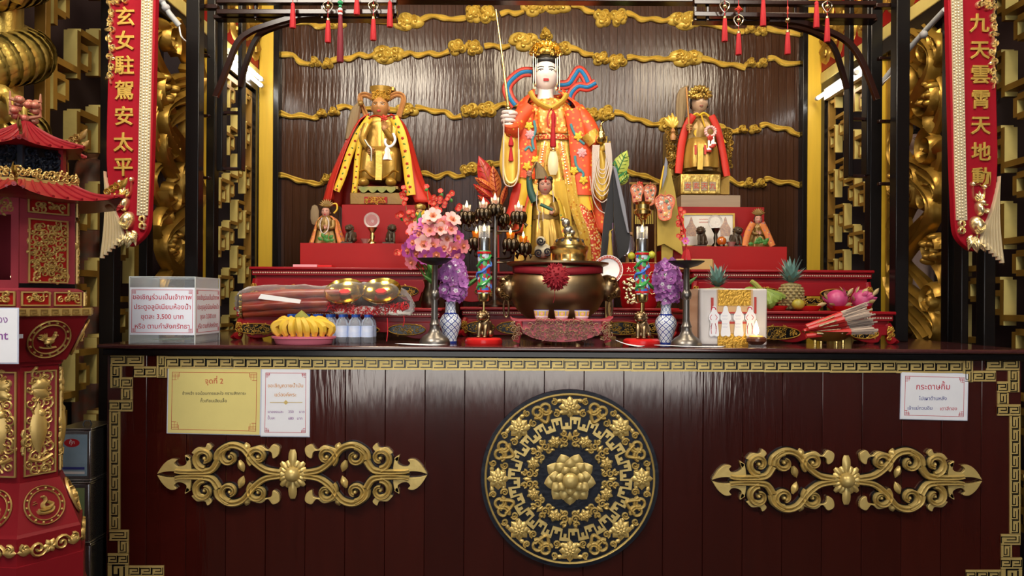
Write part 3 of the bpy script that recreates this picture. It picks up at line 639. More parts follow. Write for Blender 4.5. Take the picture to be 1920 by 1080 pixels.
n2 = notice('notice_sheet', 'narrow white price notice next to the yellow notice', [(492, 692), (581, 692.5), (580, 818), (490, 817)], PAPER, PINKT,
       [('ขอเชิญถวายน้ำมัน', 13, 535.5, 726, 'C', ORNG), ('แด่องค์พระ', 13, 535.5, 743, 'C', ORNG), ('แกลลอนละ', 9.5, 502, 774, 'L', PURP), ('350', 9.5, 541, 774, 'L', PURP), ('บาท', 9.5, 561, 774, 'L', PURP), ('ปี๊บละ', 9.5, 502, 786, 'L', PURP), ('680', 9.5, 541, 786.5, 'L', PURP), ('บาท', 9.5, 557, 786.5, 'L', PURP)], 6)
F_ = FP(2.4952); obj('gold_divider', MB().fbox(F_, 506, 567, 754, 755, 0, .0003).prism(F_, [(536, 750), (540.5, 754.5), (536, 759), (531.5, 754.5)], 0, .0004), PALEG, n2, stuff=True)
notice('notice_sheet', 'white notice with crimson and blue lettering at the right of the counter front', [(1690, 698), (1814, 701), (1812, 788), (1688, 785)], PAPER, PINKT,
       [('กระดาษกิ้ม', 21, 1748, 730, 'C', PINKT), ('ไปเผาด้านหลัง', 13, 1748, 750, 'C', BLUET), ('เจ้าแม่กวนอิม', 12.5, 1700, 768, 'L', BLUET), ('เตาสีทอง', 12.5, 1761, 769, 'L', PINKT)], 7)
# ================================================================ resting helper
def settle(root, z):            # lower or lift a finished thing so that its lowest point rests at z
    lo = 1e9
    for o in root.children_recursive:
        if o.type == 'MESH': b = base_of(o); lo = min(lo, min(v.co.z for v in o.data.vertices) + b.z)
    root.location.z += z - lo; return root
# ================================================================ red offering tables and blocks
def red_table(label, x0, x1, Y0, Y1, zt, zb, ovals, ap=.075, foot=.03, wm=RED, legs=True, scal=True):
    root = thing('offering_table', label, 'table', ((x0+x1)/2, (Y0+Y1)/2, zb), 'red lacquered offering tables on the counter')
    k = Y0/FPX
    obj('top_board', MB().box(x0-.012, x1+.012, Y0-.012, Y1, zt-.012, zt), wm, root, bev=.004)
    obj('moulding', MB().box(x0-.004, x1+.004, Y0-.004, Y1-.004, zt-.034, zt-.012), wm, root, bev=.003)
    F = FR((x0, Y0-.005, zt-.023), (1, 0, 0), (0, 0, 1), (0, -1, 0)); w = x1-x0; mb = MB(); n = int(w/.009)
    for i in range(n): mb.dome(F, (i+.5)*w/n, 0, .0042, .0034, .003, 6, 2)
    obj('bead_strip', mb, mat('bead_silver', (.62, .5, .36), .35, .6), root, stuff=True)
    obj('waist', MB().box(x0+.01, x1-.01, Y0+.008, Y1-.01, zt-.052, zt-.034), wm, root)
    F2 = FR((x0, Y0, zt-.05), (1, 0, 0), (0, 0, 1), (0, -1, 0)); bot = -ap
    pts = [(0, 0), (w, 0)]
    N = 60
    for i in range(N+1):
        t = 1-i/N; d = ap*(.62+.38*max(0, sin(t*PI*5))**.8 if scal else 1) if .05 < t < .95 else ap*.55
        pts.append((t*w, -d))
    obj('apron', MB().prism(F2, pts, -.015, .004), wm, root, bev=.002)
    for t, ww, hh, dz in ovals:
        u = t*w; v = -ap*.45 + dz
        fr = obj('oval_carving', MB().prism(F2, [(u+ww*cos(a*PI/12), v+hh*sin(a*PI/12)) for a in range(24)], .004, .006), BLACK, root)
        obj('carving', filigree(MB(), F2, lambda a, b: ((a-u)/ww)**2+((b-v)/hh)**2 < .8, u-ww, u+ww, v-hh, v+hh, .0135, .0031, .008, int(t*100)+3), GOLD, fr, stuff=True)
        obj('oval_rim', MB().band(F2, [(u+ww*cos(a*PI/14), v+hh*sin(a*PI/14)) for a in range(29)], .0025, .006, 0, .004), GOLDD, fr)
    if legs:
        for sx in (0, 1):
            for sy in (0, 1):
                X = (x0+.012) if not sx else (x1-.012); Yl = (Y0+.01) if not sy else Y1-.03; s = -1 if not sx else 1
                h = zt-.05-zb
                P = cat([(X, Yl, zb+h), (X+s*.008, Yl-.01, zb+h*.75), (X+s*.004, Yl-.004, zb+h*.4), (X+s*.010, Yl-.012, zb+h*.12), (X+s*.022, Yl-.02, zb+.02)], 5)
                lm = MB().tube(P, [.017-.006*sin(PI*min(1, i/18)) for i in range(len(P))], 8)
                for q in lm.v: q.z = max(q.z, zb+.0005)
                leg = obj('leg', lm, wm, root)
                if not sy:
                    Fl = FR((X+s*.004, Yl-.02, zb+h*.5), (1, 0, 0), (0, 0, 1), (0, -1, 0))
                    obj('leg_carving', filigree(MB(), Fl, lambda a, b: True, -.010, .010, -h*.26, h*.42, .011, .002, .006, 5), GOLD, leg, stuff=True)
    return root
ZL = W(640, 577, 2.75).z; ZU = W(640, 501, 3.1).z
X_ = lambda px, Y: (px-960)*Y/FPX
red_table('low red offering table on the left, under the wrapped incense bundle', X_(446, 2.8), X_(824, 2.8), 2.8, 3.07, ZL, 1.0, [(.09, .07, .018, 0), (.33, .06, .014, -.002), (.62, .06, .014, -.002), (.84, .066, .019, 0)], ap=.06)
red_table('low red offering table on the right, under the fruit trays', X_(1296, 2.75), X_(1672, 2.75), 2.75, 3.06, ZL-.002, 1.0, [(.15, .06, .018, 0), (.42, .085, .022, 0), (.68, .06, .014, -.002), (.86, .05, .018, 0)], ap=.06)
red_table('tall red offering table on the left, under the stepped red blocks', X_(474, 3.1), X_(808, 3.1), 3.1, 3.95, ZU, 1.0, [(.21, .06, .018, -.005), (.345, .045, .012, -.035), (.56, .088, .022, -.005), (.845, .06, .02, -.005)], ap=.085)
red_table('tall red offering table on the right, behind the pineapples', X_(1300, 3.1), X_(1632, 3.1), 3.1, 3.95, ZU, 1.0, [(.1, .06, .018, -.005), (.38, .088, .022, -.005), (.66, .045, .012, -.035), (.8, .06, .018, -.005)], ap=.085)
red_table('red table in the middle behind the bronze censer, with gilded dragon carving', X_(868, 3.16), X_(1268, 3.16), 3.16, 3.42, ZL+.002, 1.0, [(.08, .06, .023, -.004), (.25, .08, .025, -.004), (.5, .1, .025, -.004), (.75, .08, .025, -.004), (.92, .06, .023, -.004)], ap=.062, scal=False)
red_table('tall red table in the middle carrying the largest statue', X_(846, 3.45), X_(1238, 3.45), 3.45, 4.05, ZU, 1.0, [(.2, .08, .02, 0), (.8, .08, .02, 0)], ap=.085)
def block(label, a, b, c, Y0, Y1, zb, m, nm='red_block', cat_='plinth'):
    zt = W((a+b)/2, c, Y0).z; root = thing(nm, label, cat_, (X_((a+b)/2, Y0), (Y0+Y1)/2, zb), 'plain plinth blocks on the tall tables')
    x0, x1 = X_(a, Y0), X_(b, Y0)
    obj('face_board', MB().box(x0, x1, Y0, Y0+.012, zb, zt), m, root, bev=.001); obj('top_board', MB().box(x0, x1, Y0+.012, Y1, zt-.012, zt), m, root)
    for x in (x0, x1-.012): obj('side_board', MB().box(x, x+.012, Y0+.012, Y1, zb, zt-.012), m, root)
    return zt
ZA = block('long lower red block under the left seated statue', 562, 765, 456, 3.35, 3.92, ZU, REDB)
ZB2 = block('upper red block carrying the left seated statue', 640, 782, 384, 3.5, 3.9, ZA, REDB)
ZC2 = block('long lower red block under the right seated statue', 1262, 1475, 462, 3.35, 3.92, ZU, REDB)
ZD2 = block('upper red block behind the framed picture on the right', 1270, 1432, 388, 3.5, 3.9, ZC2, REDB)
LAM = mat('laminate_wood', (.36, .26, .17), .45, var=.4, vs=12, stretch=(.4, 8, 8))
ZE2 = block('grey-brown wooden box under the right seated statue', 1276, 1387, 366, 3.54, 3.88, ZD2, LAM, 'wooden_box', 'box')
# ================================================================ statues
ORED = brocade('orange_silk', (.66, .075, .02), [(.8, .42, .06), (.7, .2, .03), (.62, .07, .02)], 55, .5, 0, .42)
OGOLD = brocade('orange_gold_brocade', (.74, .22, .03), [(.85, .55, .1), (.7, .1, .02), (.9, .62, .2)], 70, .4, .15, .5)
GBRO = brocade('gold_brocade', (.72, .46, .08), [(.8, .6, .2), (.55, .2, .03), (.85, .6, .15)], 80, .36, .3, .45)
YBRO = brocade('yellow_floral_silk', (.75, .50, .05), [(.1, .3, .08), (.65, .12, .03), (.75, .5, .06)], 60, .5, 0, .36)
RBRO = brocade('red_gold_lame', (.55, .05, .02), [(.8, .5, .12), (.7, .3, .1), (.8, .6, .3)], 95, .35, .3, .55)
SATIN = mat('gold_satin', (.80, .55, .10), .28, .25, var=.4, vs=18, col2=(.55, .3, .03))
AGOLD = mat('antique_gold', (.52, .32, .06), .33, .5, bump=.3, bs=40, var=.6, vs=14, col2=(.26, .13, .03))
BWOOD = mat('brown_carving', (.20, .11, .035), .35, .25, bump=.3, bs=60, var=.6, vs=16, col2=(.36, .22, .04))
PEARL = mat('pearl_bead', (.85, .74, .68), .3, bump=.9, bs=900)
BLUE = mat('sash_blue', (.03, .22, .5), .4, var=.3, vs=30); SRED = mat('sash_red', (.5, .04, .025), .4, var=.3, vs=30)
YSILK = mat('yellow_silk', (.82, .52, .04), .5, var=.25, vs=20); ROSE = mat('rose_pink', (.85, .35, .38), .5); TEAL = mat('teal_thread', (.05, .22, .26), .5); VELRED = mat('cape_red', (.55, .025, .012), .55, var=.3, vs=14)
FLAX = mat('whisk_hair', (.24, .17, .09), .7, bump=.8, bs=300, stretch=(1, 1, .05))
def ringp(cx, y, hw, hd, Y, nf=0, amp=0, ph=0, n=48, a0=0, a1=2*PI, closed=True):
    c = W(cx, y, Y); w = L(hw, Y); out = []
    for j in range(n if closed else n+1):
        a = a0 + (a1-a0)*j/n; q = 1 + amp*cos(nf*a+ph); ca, sa = cos(a), sin(a)
        e = .85; out.append(c + Vector((w*q*math.copysign(abs(ca)**e, ca), hd*q*math.copysign(abs(sa)**e, sa), 0)))
    return out
def robe(nm, root, m, Y, spec, nf=14, op=None, solid=0, ph=0, n=48, rng=None, **k):
    S = cat(spec, 4); rings = []
    for i, (y, cx, hw, hd, amp) in enumerate(S):
        if op is not None:
            o_ = math.radians(op); rings.append(ringp(cx, y, hw, hd, Y, nf, amp, ph, n, -PI/2+o_, 1.5*PI-o_, False))
        elif rng: rings.append(ringp(cx, y, hw, hd, Y, nf, amp, ph, n, rng[0], rng[1], False))
        else: rings.append(ringp(cx, y, hw, hd, Y, nf, amp, ph, n))
    return obj(nm, MB().loft(rings, op is None and rng is None), m, root, solid=solid, ang=80, **k)
def head(root, cx, cy, fh, Y, skin, lips=LIPS, brow=HAIR, hair=True, eye=.8):
    c = W(cx, cy, Y); H = L(fh, Y); mb = MB(); n, m = 32, 26; vs = []
    def shape(nx, ny, nz):
        b = max(0, -nz); x = .365*H*nx*(1-.20*b**1.6); d = .43*H*ny*(1-.10*b); z = .5*H*nz
        if ny > 0:
            g = lambda u, v, su, sv: math.exp(-((x-u*H)/(su*H))**2-((z-v*H)/(sv*H))**2)
            d += H*(.060*g(0, -.075, .045, .05) + .035*g(0, .02, .03, .10) - .03*(g(.15, .055, .075, .045)+g(-.15, .055, .075, .045)) + .022*g(0, -.215, .10, .035) + .02*g(0, -.34, .09, .06) + .012*(g(.18, -.08, .08, .08)+g(-.18, -.08, .08, .08)))
        return x, d, z
    for i in range(m+1):
        th = PI*i/m
        for j in range(n):
            a = 2*PI*j/n; x, d, z = shape(sin(th)*cos(a), sin(th)*sin(a), -cos(th)); vs.append(c+Vector((x, -d, z)))
    mb.add(vs, [(i*n+j, i*n+(j+1)%n, (i+1)*n+(j+1)%n, (i+1)*n+j) for i in range(m) for j in range(n)])
    for s in (-1, 1): mb.ell(c+Vector((s*.375*H, .03*H, -.04*H)), (.04*H, .07*H, .12*H), 8, 6)
    mb.lathe([(.26*H, -.75*H), (.22*H, -.5*H), (.24*H, -.3*H)], c+Vector((0, .04*H, 0)), 16)
    o = obj('head', mb, skin, root, ang=80)
    def front(x, z):
        nz = z/(.5*H); b = max(0, -nz); nx = x/(.365*H*(1-.20*b**1.6)); ny = math.sqrt(max(0, 1-nx*nx-nz*nz)); return shape(nx, ny, nz)[1]
    ew = MB(); ei = MB(); br = MB(); lp = MB()
    for s in (-1, 1):
        x = s*.15*H; z = .045*H
        ew.ell(c+Vector((x, -front(x, z)+.008*H, z)), (.072*H, .02*H, .024*H*eye), 12, 6); ei.ell(c+Vector((x, -front(x, z)-.006*H, z)), (.024*H, .012*H, .02*H*eye), 8, 6)
        P = [(s*t*H, (.12+.035*sin(PI*min(1, (t-.05)/.22)))*H) for t in (.06, .11, .16, .21, .26)]
        br.tube([c+Vector((a, -front(a, b)-.002*H, b)) for a, b in P], .014*H, 6)
        P = [(s*t*H, (.065+.018*sin(PI*(t-.08)/.14))*H) for t in (.08, .12, .16, .20, .23)]
        br.tube([c+Vector((a, -front(a, b)-.004*H, b)) for a, b in P], .012*H, 5)
    obj('eye_whites', ew, WHITE, o, stuff=True); obj('pupils', ei, INK, o, stuff=True); obj('brow_lines', br, brow, o, stuff=True)
    for z, r_ in ((-.20, .022), (-.232, .026)): lp.ell(c+Vector((0, -front(0, z*H)+.006*H, z*H)), (.085*H, .03*H, r_*H), 12, 6)
    obj('lips', lp, lips, o)
    if hair:
        vs = []; hb = MB()
        for i in range(m+1):
            th = PI*i/m
            for j in range(n):
                a = 2*PI*j/n; nx, ny, nz = sin(th)*cos(a), sin(th)*sin(a), -cos(th); vs.append(c+Vector((.40*H*nx, .02*H-.46*H*ny, .545*H*nz)))
        fs = []
        for i in range(m):
            for j in range(n):
                th = PI*(i+.5)/m; a = 2*PI*(j+.5)/n; ny = sin(th)*sin(a); nz = -cos(th)
                if nz > .62-.0*ny or (ny < .3 and nz > -.3): fs.append((i*n+j, i*n+(j+1)%n, (i+1)*n+(j+1)%n, (i+1)*n+j))
        hb.add(vs, fs); obj('hair', hb, HAIR, o, ang=80)
    return o, c, H
def fist(root, c, s, m, side=1):     # closed hand round an upright shaft
    c = Vector(c); mb = MB().ell(c+Vector((0, .35*s, 0)), (.42*s, .30*s, .55*s), 12, 8)
    for i, (r_, ln) in enumerate(((.125, .9), (.135, 1), (.13, .96), (.11, .8))):
        z = (.42-.28*i)*s; P = [c+Vector((x*side*s*ln, y*s, z)) for x, y in ((-.42, .3), (-.46, -.05), (-.25, -.28), (.1, -.3), (.32, -.12), (.30, .08))]
        mb.tube(cat(P, 3), r_*s, 8)
    mb.tube(cat([c+Vector((side*.34*s, .3*s, .25*s)), c+Vector((side*.42*s, -.05*s, .36*s)), c+Vector((side*.18*s, -.36*s, .30*s)), c+Vector((-side*.05*s, -.42*s, .24*s))], 3), [.16*s, .15*s, .15*s, .15*s, .14*s, .14*s, .13*s, .13*s, .12*s, .10*s], 8)
    return obj('hand', mb, m, root, ang=80)
def openhand(root, c, s, m, up=1, side=1):
    c = Vector(c); mb = MB().ell(c, (.36*s, .2*s, .42*s), 12, 8)
    for i, (x, ln) in enumerate(((-.27, .62), (-.09, .78), (.09, .74), (.26, .55))):
        P = [c+Vector((x*s, 0, up*.3*s)), c+Vector((x*1.1*s, -.08*s, up*(.3+.5*ln)*s)), c+Vector((x*1.15*s, -.2*s, up*(.3+.95*ln)*s))]
        mb.tube(cat(P, 3), [.10*s-.006*s*k for k in range(7)], 7)
    P = [c+Vector((side*.28*s, 0, -up*.1*s)), c+Vector((side*.52*s, -.1*s, up*.15*s)), c+Vector((side*.55*s, -.18*s, up*.4*s))]
    mb.tube(cat(P, 3), [.12*s-.007*s*k for k in range(7)], 7); return obj('hand', mb, m, root, ang=80)
def sash(root, nm, Y, pts, w, mats, h=.006):
    F = FP(Y); p = cat(pts, 6); o = obj(nm, MB().band(F, p, w, h, 0), mats[0], root, solid=.003)
    if len(mats) > 1: obj('sash_stripe', MB().band(F, p, w*.62, h+.0035, 0), mats[1], o)
    if len(mats) > 2: obj('sash_stripe', MB().band(F, p, w*.46, h+.006, 0), mats[2], o)
    return o
def blossom(root, nm, Y, u, v, r_, m, h=.006, n=6): return flower(root, nm, FP(Y), u, v, r_, 0, n, h, m, .3)
def pxtube(nm, root, Y, pts, r_, m, n=8, dy=None, sm=5):
    P = [tuple(W(x, y, Y)+Vector((0, -(dy[i] if dy else 0), 0))) for i, (x, y) in enumerate(pts)]
    P = cat(P, sm) if len(P) > 2 else P; k = len(P)
    rr = [L(r_, Y)]*k if not isinstance(r_, (tuple, list)) else [L(r_[0]+(r_[1]-r_[0])*i/(k-1), Y) for i in range(k)]
    return obj(nm, MB().tube(P, rr, n), m, root, ang=80)
# ---------------------------------------------------------------- the tall white-faced statue
YM = 3.82; b0 = W(1045, 510, YM); b0.z = ZU
st = thing('deity_statue', 'tall white-faced statue in orange brocade robe and gold crown holding a gold rod', 'statue', b0, 'statues on the altar')
obj('base', MB().box(b0.x-.2, b0.x+.2, YM-.16, YM+.16, ZU, ZU+.03), BWOOD, st, bev=.006)
robe('under_robe', st, GBRO, YM, [(188, 1028, 20, .05, 0), (203, 1030, 40, .07, .01), (235, 1034, 46, .085, .03), (262, 1037, 40, .08, .02), (300, 1038, 44, .085, .07), (360, 1040, 54, .10, .11), (430, 1046, 68, .12, .13), (503, 1050, 80, .13, .13)], 13)
robe('chest_panel', st, OGOLD, YM, [(192, 1029, 30, .07, 0), (208, 1031, 42, .082, .02), (235, 1035, 48, .094, .03), (258, 1037, 46, .095, .03)], 16, rng=(PI*1.08, PI*1.92), solid=.004)
robe('belt', st, RBRO, YM, [(254, 1037, 44, .092, 0), (260, 1037, 45, .094, 0), (268, 1037, 44, .092, 0)])
hd, hc, HH = head(st, 1023, 142, 66, YM-.02, SKINW)
robe('cape', st, ORED, YM, [(176, 1024, 30, .055, 0), (190, 1027, 50, .075, .01), (205, 1031, 62, .09, .02), (240, 1035, 68, .10, .03), (300, 1040, 70, .115, .05), (380, 1044, 76, .13, .07), (440, 1050, 90, .14, .08)], 15, op=42, solid=.004)
for pts, hw in (([(986, 197), (984, 240), (988, 290), (984, 334)], 19), ([(1072, 205), (1084, 250), (1091, 310), (1091, 366)], 20)):
    q = obj('cape_front', MB().band(FP(YM-.105), cat(pts, 5), [hw*(.72+.28*min(1, i/7)) for i in range(16)], .014, 0), ORED, st)
for pts in ([(994, 172), (1002, 186), (1018, 198), (1033, 204)], [(1063, 176), (1056, 188), (1045, 197), (1034, 204)]): obj('collar', MB().band(FP(YM-.085), cat(pts, 4), 5, .018, 0), SATIN, st)
robe('collar_back', st, ORED, YM, [(172, 1027, 34, .06, 0), (184, 1028, 34, .065, 0), (196, 1029, 40, .075, 0)], op=46, solid=.004)
for s, pts in ((0, [(978, 330), (982, 350), (975, 385)]), (1, [(1092, 364), (1094, 380), (1096, 396)])): obj('yellow_hem', MB().band(FP(YM-.10), cat(pts, 4), 17 if s else 9, .010, 0), YSILK, st)
obj('red_drape', MB().band(FP(YM-.09), cat([(975, 345), (966, 385), (950, 420)], 5), [10, 11, 12, 13, 13, 12, 11, 10, 9, 8, 7], .02, 0), VELRED, st); obj('red_drape', MB().band(FP(YM-.10), cat([(1080, 390), (1095, 410), (1110, 450), (1118, 490)], 5), [14, 15, 16, 17, 18, 18, 18, 18, 18, 18, 18, 18, 18, 18, 18, 18], .03, 0), RBRO, st)
obj('gold_drape', MB().band(FP(YM-.12), cat([(1068, 330), (1078, 390), (1095, 440), (1100, 490)], 5), 9, .018, 1), GBRO, st); obj('gold_drape', MB().band(FP(YM-.11), cat([(1050, 340), (1058, 400), (1060, 450), (1062, 490)], 5), 12, .02, 1), SATIN, st)
for pts in ([(1021, 268), (1015, 300), (1008, 345)], [(1052, 268), (1058, 300), (1066, 345)]):
    o = obj('beaded_strap', MB().band(FP(YM-.125), cat(pts, 5), 6, .008, 2), OGOLD, st); F = FP(YM-.125)
    for i, (u, v) in enumerate(cat(pts, 8)): obj('bead', MB().dome(F, u, v, 2.2, 2.2, .006, 7, 2, .008), BRIGHT, o)
obj('pendant', MB().petal(FP(YM-.12), 1037, 282, PI/2, 46, 10, .03, rnd=True), mat('ivory_satin', (.85, .78, .5), .3), st); obj('pendant_cap', MB().dome(FP(YM-.12), 1037, 281, 6, 5, .03), BRIGHT, st)
pxtube('neck_cord', st, YM-.12, [(1031, 205), (1026, 222), (1029, 240)], 1.6, SRED); pxtube('neck_cord', st, YM-.12, [(1035, 205), (1042, 220), (1040, 238)], 1.6, SRED)
obj('tie_tassel', MB().lpx(1037, YM-.125, [(1, 207), (4, 216), (3, 232), (4, 246), (6, 274), (5, 276), (0, 277)], 10), REDT, st)
for u, v in ((994, 252), (1091, 286)):
    blossom(st, 'embroidered_rose', YM-.12, u, v, 10, ROSE, .006, 7)
for pts in ([(1001, 226), (1004, 245), (998, 262), (1001, 280)], [(984, 282), (992, 275), (998, 284)], [(1070, 232), (1076, 248), (1086, 262), (1096, 270)], [(1078, 292), (1080, 308), (1088, 322)], [(1086, 316), (1094, 326), (1090, 336)]):
    obj('embroidered_vine', MB().band(FP(YM-.121), cat(pts, 4), 2.4, .003, 0), TEAL, st)
for u, v in ((1004, 300), (988, 312), (1084, 256), (1076, 320), (1094, 338), (992, 236)): blossom(st, 'embroidered_lily', YM-.122, u, v, 9, YSILK, .005, 5)
# arms, hands and what they hold
pxtube('sleeve', st, YM-.08, [(990, 205), (972, 228), (962, 250), (960, 240)], (17, 15), ORED, 14, [0, .03, .06, .09])
pxtube('sleeve', st, YM-.06, [(1080, 208), (1100, 235), (1112, 262), (1122, 272)], (17, 14), ORED, 14, [0, .02, .05, .07])
pxtube('cuff', st, YM-.12, [(1104, 250), (1116, 268)], (17, 14), GBRO, 14)
obj('sleeve_drape', MB().loft([ringp(x, y, w_, .035, YM-.12, 5, .1) for x, y, w_ in cat([(958, 238, 12), (956, 270, 16), (955, 310, 19), (957, 336, 15), (958, 350, 5)], 5)]), SATIN, st, ang=80)
obj('sleeve_drape', MB().loft([ringp(x, y, w_, .035, YM-.12, 5, .1) for x, y, w_ in cat([(1122, 285, 10), (1126, 310, 14), (1128, 345, 16), (1128, 366, 11), (1128, 376, 4)], 5)]), SATIN, st, ang=80)
pxtube('sleeve_rim', st, YM-.165, [(945, 262), (944, 310), (950, 338), (962, 342), (972, 325), (973, 280)], 2.2, mat('pale_satin', (.85, .7, .3), .3))
fist(st, W(955, 223, YM-.15), L(27, YM), SKINW, 1)
rod = pxtube('gold_rod', st, YM-.165, [(957, 252), (954, 212), (943, 118), (930, 18)], (3.6, 1.6), BRASS, 8)
obj('rod_collar', MB().ell(W(953, 204, YM-.165), L(6, YM), 10, 8), BRASS, rod); obj('rod_grip', MB().lpx(957, YM-.165, [(4, 236), (5, 238), (4.5, 252), (3, 254), (0, 255)], 10), BRASS, rod)
obj('rod_tassel', MB().lpx(958, YM-.165, [(1, 254), (5, 268), (5, 273), (2, 276), (5, 302), (0, 303)], 9), REDT, rod)
openhand(st, W(1130, 275, YM-.13), L(22, YM), SATIN)
obj('gourd', MB().lpx(1127, YM-.16, [(0, 271), (8, 268), (10, 262), (6.5, 256), (7.5, 251), (6, 246), (3, 240), (2, 234), (0, 232)], 16), BRASS, st); pxtube('gourd_tip', st, YM-.16, [(1127, 238), (1128, 231), (1133, 228)], (2.4, 1.2), BRASS)
R = random.Random(4)
for k in range(7):
    a = 1112+k*1.9; b = 1146-k*1.6; d = 382-k*11+R.uniform(-4, 4)
    pxtube('bead_strand', st, YM-.17-.004*k, [(a, 272), (a-1, 300), (a, d-22), ((a+b)/2-6, d-4), ((a+b)/2+4, d-2), (b, d-22), (b+1, 300), (b-2, 268)], 1.1, PEARL, 6)
pxtube('bead_strand', st, YM-.185, [(945, 222), (944, 280), (944, 335), (953, 349), (966, 345), (972, 320), (972, 240)], 1.1, PEARL, 6)
pxtube('bead_strand', st, YM-.15, [(1106, 330), (1112, 370), (1122, 392), (1134, 400)], 1.1, PEARL, 6)
# streamers, crown
sash(st, 'head_streamer', YM+.02, [(1004, 136), (980, 136), (960, 150), (951, 166), (956, 184), (966, 198)], 9.5, (SRED, BRASS, BLUE))
sash(st, 'head_streamer', YM+.02, [(1044, 160), (1066, 158), (1078, 142), (1086, 132), (1096, 142), (1104, 160)], 9, (SRED, BRASS, BLUE)); sash(st, 'head_streamer', YM, [(1068, 198), (1070, 178), (1084, 163), (1102, 164), (1117, 156)], 8.5, (SRED, BRASS, BLUE))
cr_ = MB(); FK = FP(YM-.075); R = random.Random(2)
for i in range(13):
    a = -PI + PI*i/12; cr_.petal(FK, 1024+22*cos(a), 99+10*sin(a), a*.8-PI*.1, 11+6*sin(-a), 4.5, .012, -.03+.03*sin(-a))
    cr_.band(FK, curl((1024+22*cos(a), 96+14*sin(a)), 6, 1, a, 1.4, 10), 1.3, .012)
for i in range(60): a = R.uniform(-PI, 0); q = R.uniform(.3, 1); cr_.dome(FK, 1024+28*q*cos(a), 104+28*q*sin(a), 2.2, 2.2, .02*R.uniform(.3, 1), 7, 2)
cwn = obj('crown', cr_, mat('crown_gold', (.85, .6, .15), .25, .9, bump=.2), st, ang=80)
obj('crown_band', MB().lpx(1024, YM-.02, [(19, 107), (23, 103), (23, 97), (18, 91), (9, 87), (0, 85)], 24), GOLD, cwn)
obj('hair_top', MB().ell(W(1024, 117, YM-.018), (L(26, YM), L(25, YM), L(14, YM)), 18, 10), HAIR, st)
for x, a, b in ((1000, 100, 166), (1004, 108, 158), (1045, 108, 158), (1049, 100, 168), (1007, 110, 132), (1042, 110, 132)):
    o = pxtube('crown_pendant', st, YM-.075, [(x, a), (x, b)], .8, BRIGHT, 6); obj('pendant_bead', MB().ell(W(x, b, YM-.075), L(2, YM), 8, 6), BRIGHT, o)
for x in (1003, 1043): obj('earring', MB().lpx(x, YM-.05, [(0, 158), (2, 161), (1, 164), (2.4, 168), (0, 171)], 8), BRIGHT, st)
# ---------------------------------------------------------------- seated statue, left
YS = 3.72; b1 = W(712, 383, YS); b1.z = ZB2
s1 = thing('deity_statue', 'seated gilded statue on the left in a red cape with yellow floral border', 'statue', b1, 'statues on the altar')
def pz(y, Y): return W(960, y, Y).z
pl = obj('plinth', MB().pbox(656, 757, 361, 383.5, 3.56, 3.86), BWOOD, s1, bev=.004); obj('plinth_plaque', MB().pbox(683, 726, 369, 381, 3.555, 3.56), REDB, pl); obj('plaque_carving', filigree(MB(), FP(3.555), lambda a, b: True, 686, 723, 371, 380, 6, 1, .004, 3), GOLD, pl, stuff=True)
GRN = mat('green_gilt', (.10, .16, .04), .4, .2, var=.6, vs=30, col2=(.5, .36, .08))
obj('seat_board', MB().pbox(670, 746, 349, 354, 3.57, 3.84), BWOOD, s1); obj('scalloped_apron', MB().prism(FP(3.565), [(674, 351)]+[(742, 351)]+[(742-68*i/20, 356+6*abs(sin(i*PI/5))) for i in range(21)], 0, .01), GRN, s1)
obj('seat_frame', MB().pbox(676, 740, 354, 361.5, 3.62, 3.84), BLACK, s1)
robe('torso', s1, AGOLD, YS, [(216, 714, 14, .04, 0), (228, 714, 27, .06, .01), (255, 713, 30, .07, .03), (280, 713, 34, .08, .03), (295, 713, 38, .08, .02)], 9)
robe('lap', s1, AGOLD, YS-.06, [(278, 714, 34, .05, .02), (288, 713, 39, .09, .03), (310, 712, 40, .10, .05), (330, 711, 41, .10, .07), (341, 711, 38, .09, .08)], 9)
obj('front_panel', MB().band(FP(YS-.163), [(711, 283), (711, 310), (710, 338)], 6, .006, 2), GOLD, s1); obj('hem_wave', MB().band(FP(YS-.155), cat([(673, 322), (684, 319), (696, 330), (711, 336), (726, 330), (738, 320), (748, 324)], 5), 2, .008, 0), GOLDD, s1)
for x in (682, 733): obj('shoe', MB().ell(W(x, 342, YS-.14), (L(10, YS), .04, L(8, YS)), 14, 8), AGOLD, s1)
head(s1, 713, 202, 44, YS-.03, SKINB, hair=False, eye=.6)
hat = obj('hat', MB().lpx(714, YS-.02, [(15, 190), (17, 186), (17, 178), (18, 174), (20, 168), (21, 164), (0, 163)], 20, sy=.8), AGOLD, s1); obj('hat_carving', filigree(MB(), FP(YS-.055), lambda a, b: True, 699, 730, 170, 188, 7, 1.4, .008, 8), GOLD, hat, stuff=True)
obj('hat_board', MB().add and MB().pbox(697, 739, 162, 170, YS-.02, YS+.06), AGOLD, hat, bev=.003)
for pts in ([(702, 186), (688, 179), (677, 181), (677, 194), (684, 210), (690, 224)], [(728, 186), (742, 178), (754, 180), (757, 190), (752, 206), (748, 220)]): obj('hat_ribbon', MB().band(FP(YS), cat(pts, 6), 5, .018, 1), SKINB, hat)
robe('cape', s1, VELRED, YS, [(217, 715, 24, .055, 0), (230, 714, 42, .085, .01), (258, 712, 56, .11, .03), (300, 709, 70, .13, .05), (345, 708, 84, .15, .07), (384, 714, 98, .165, .09)], 13, op=48, solid=.004)
RD = random.Random(6)
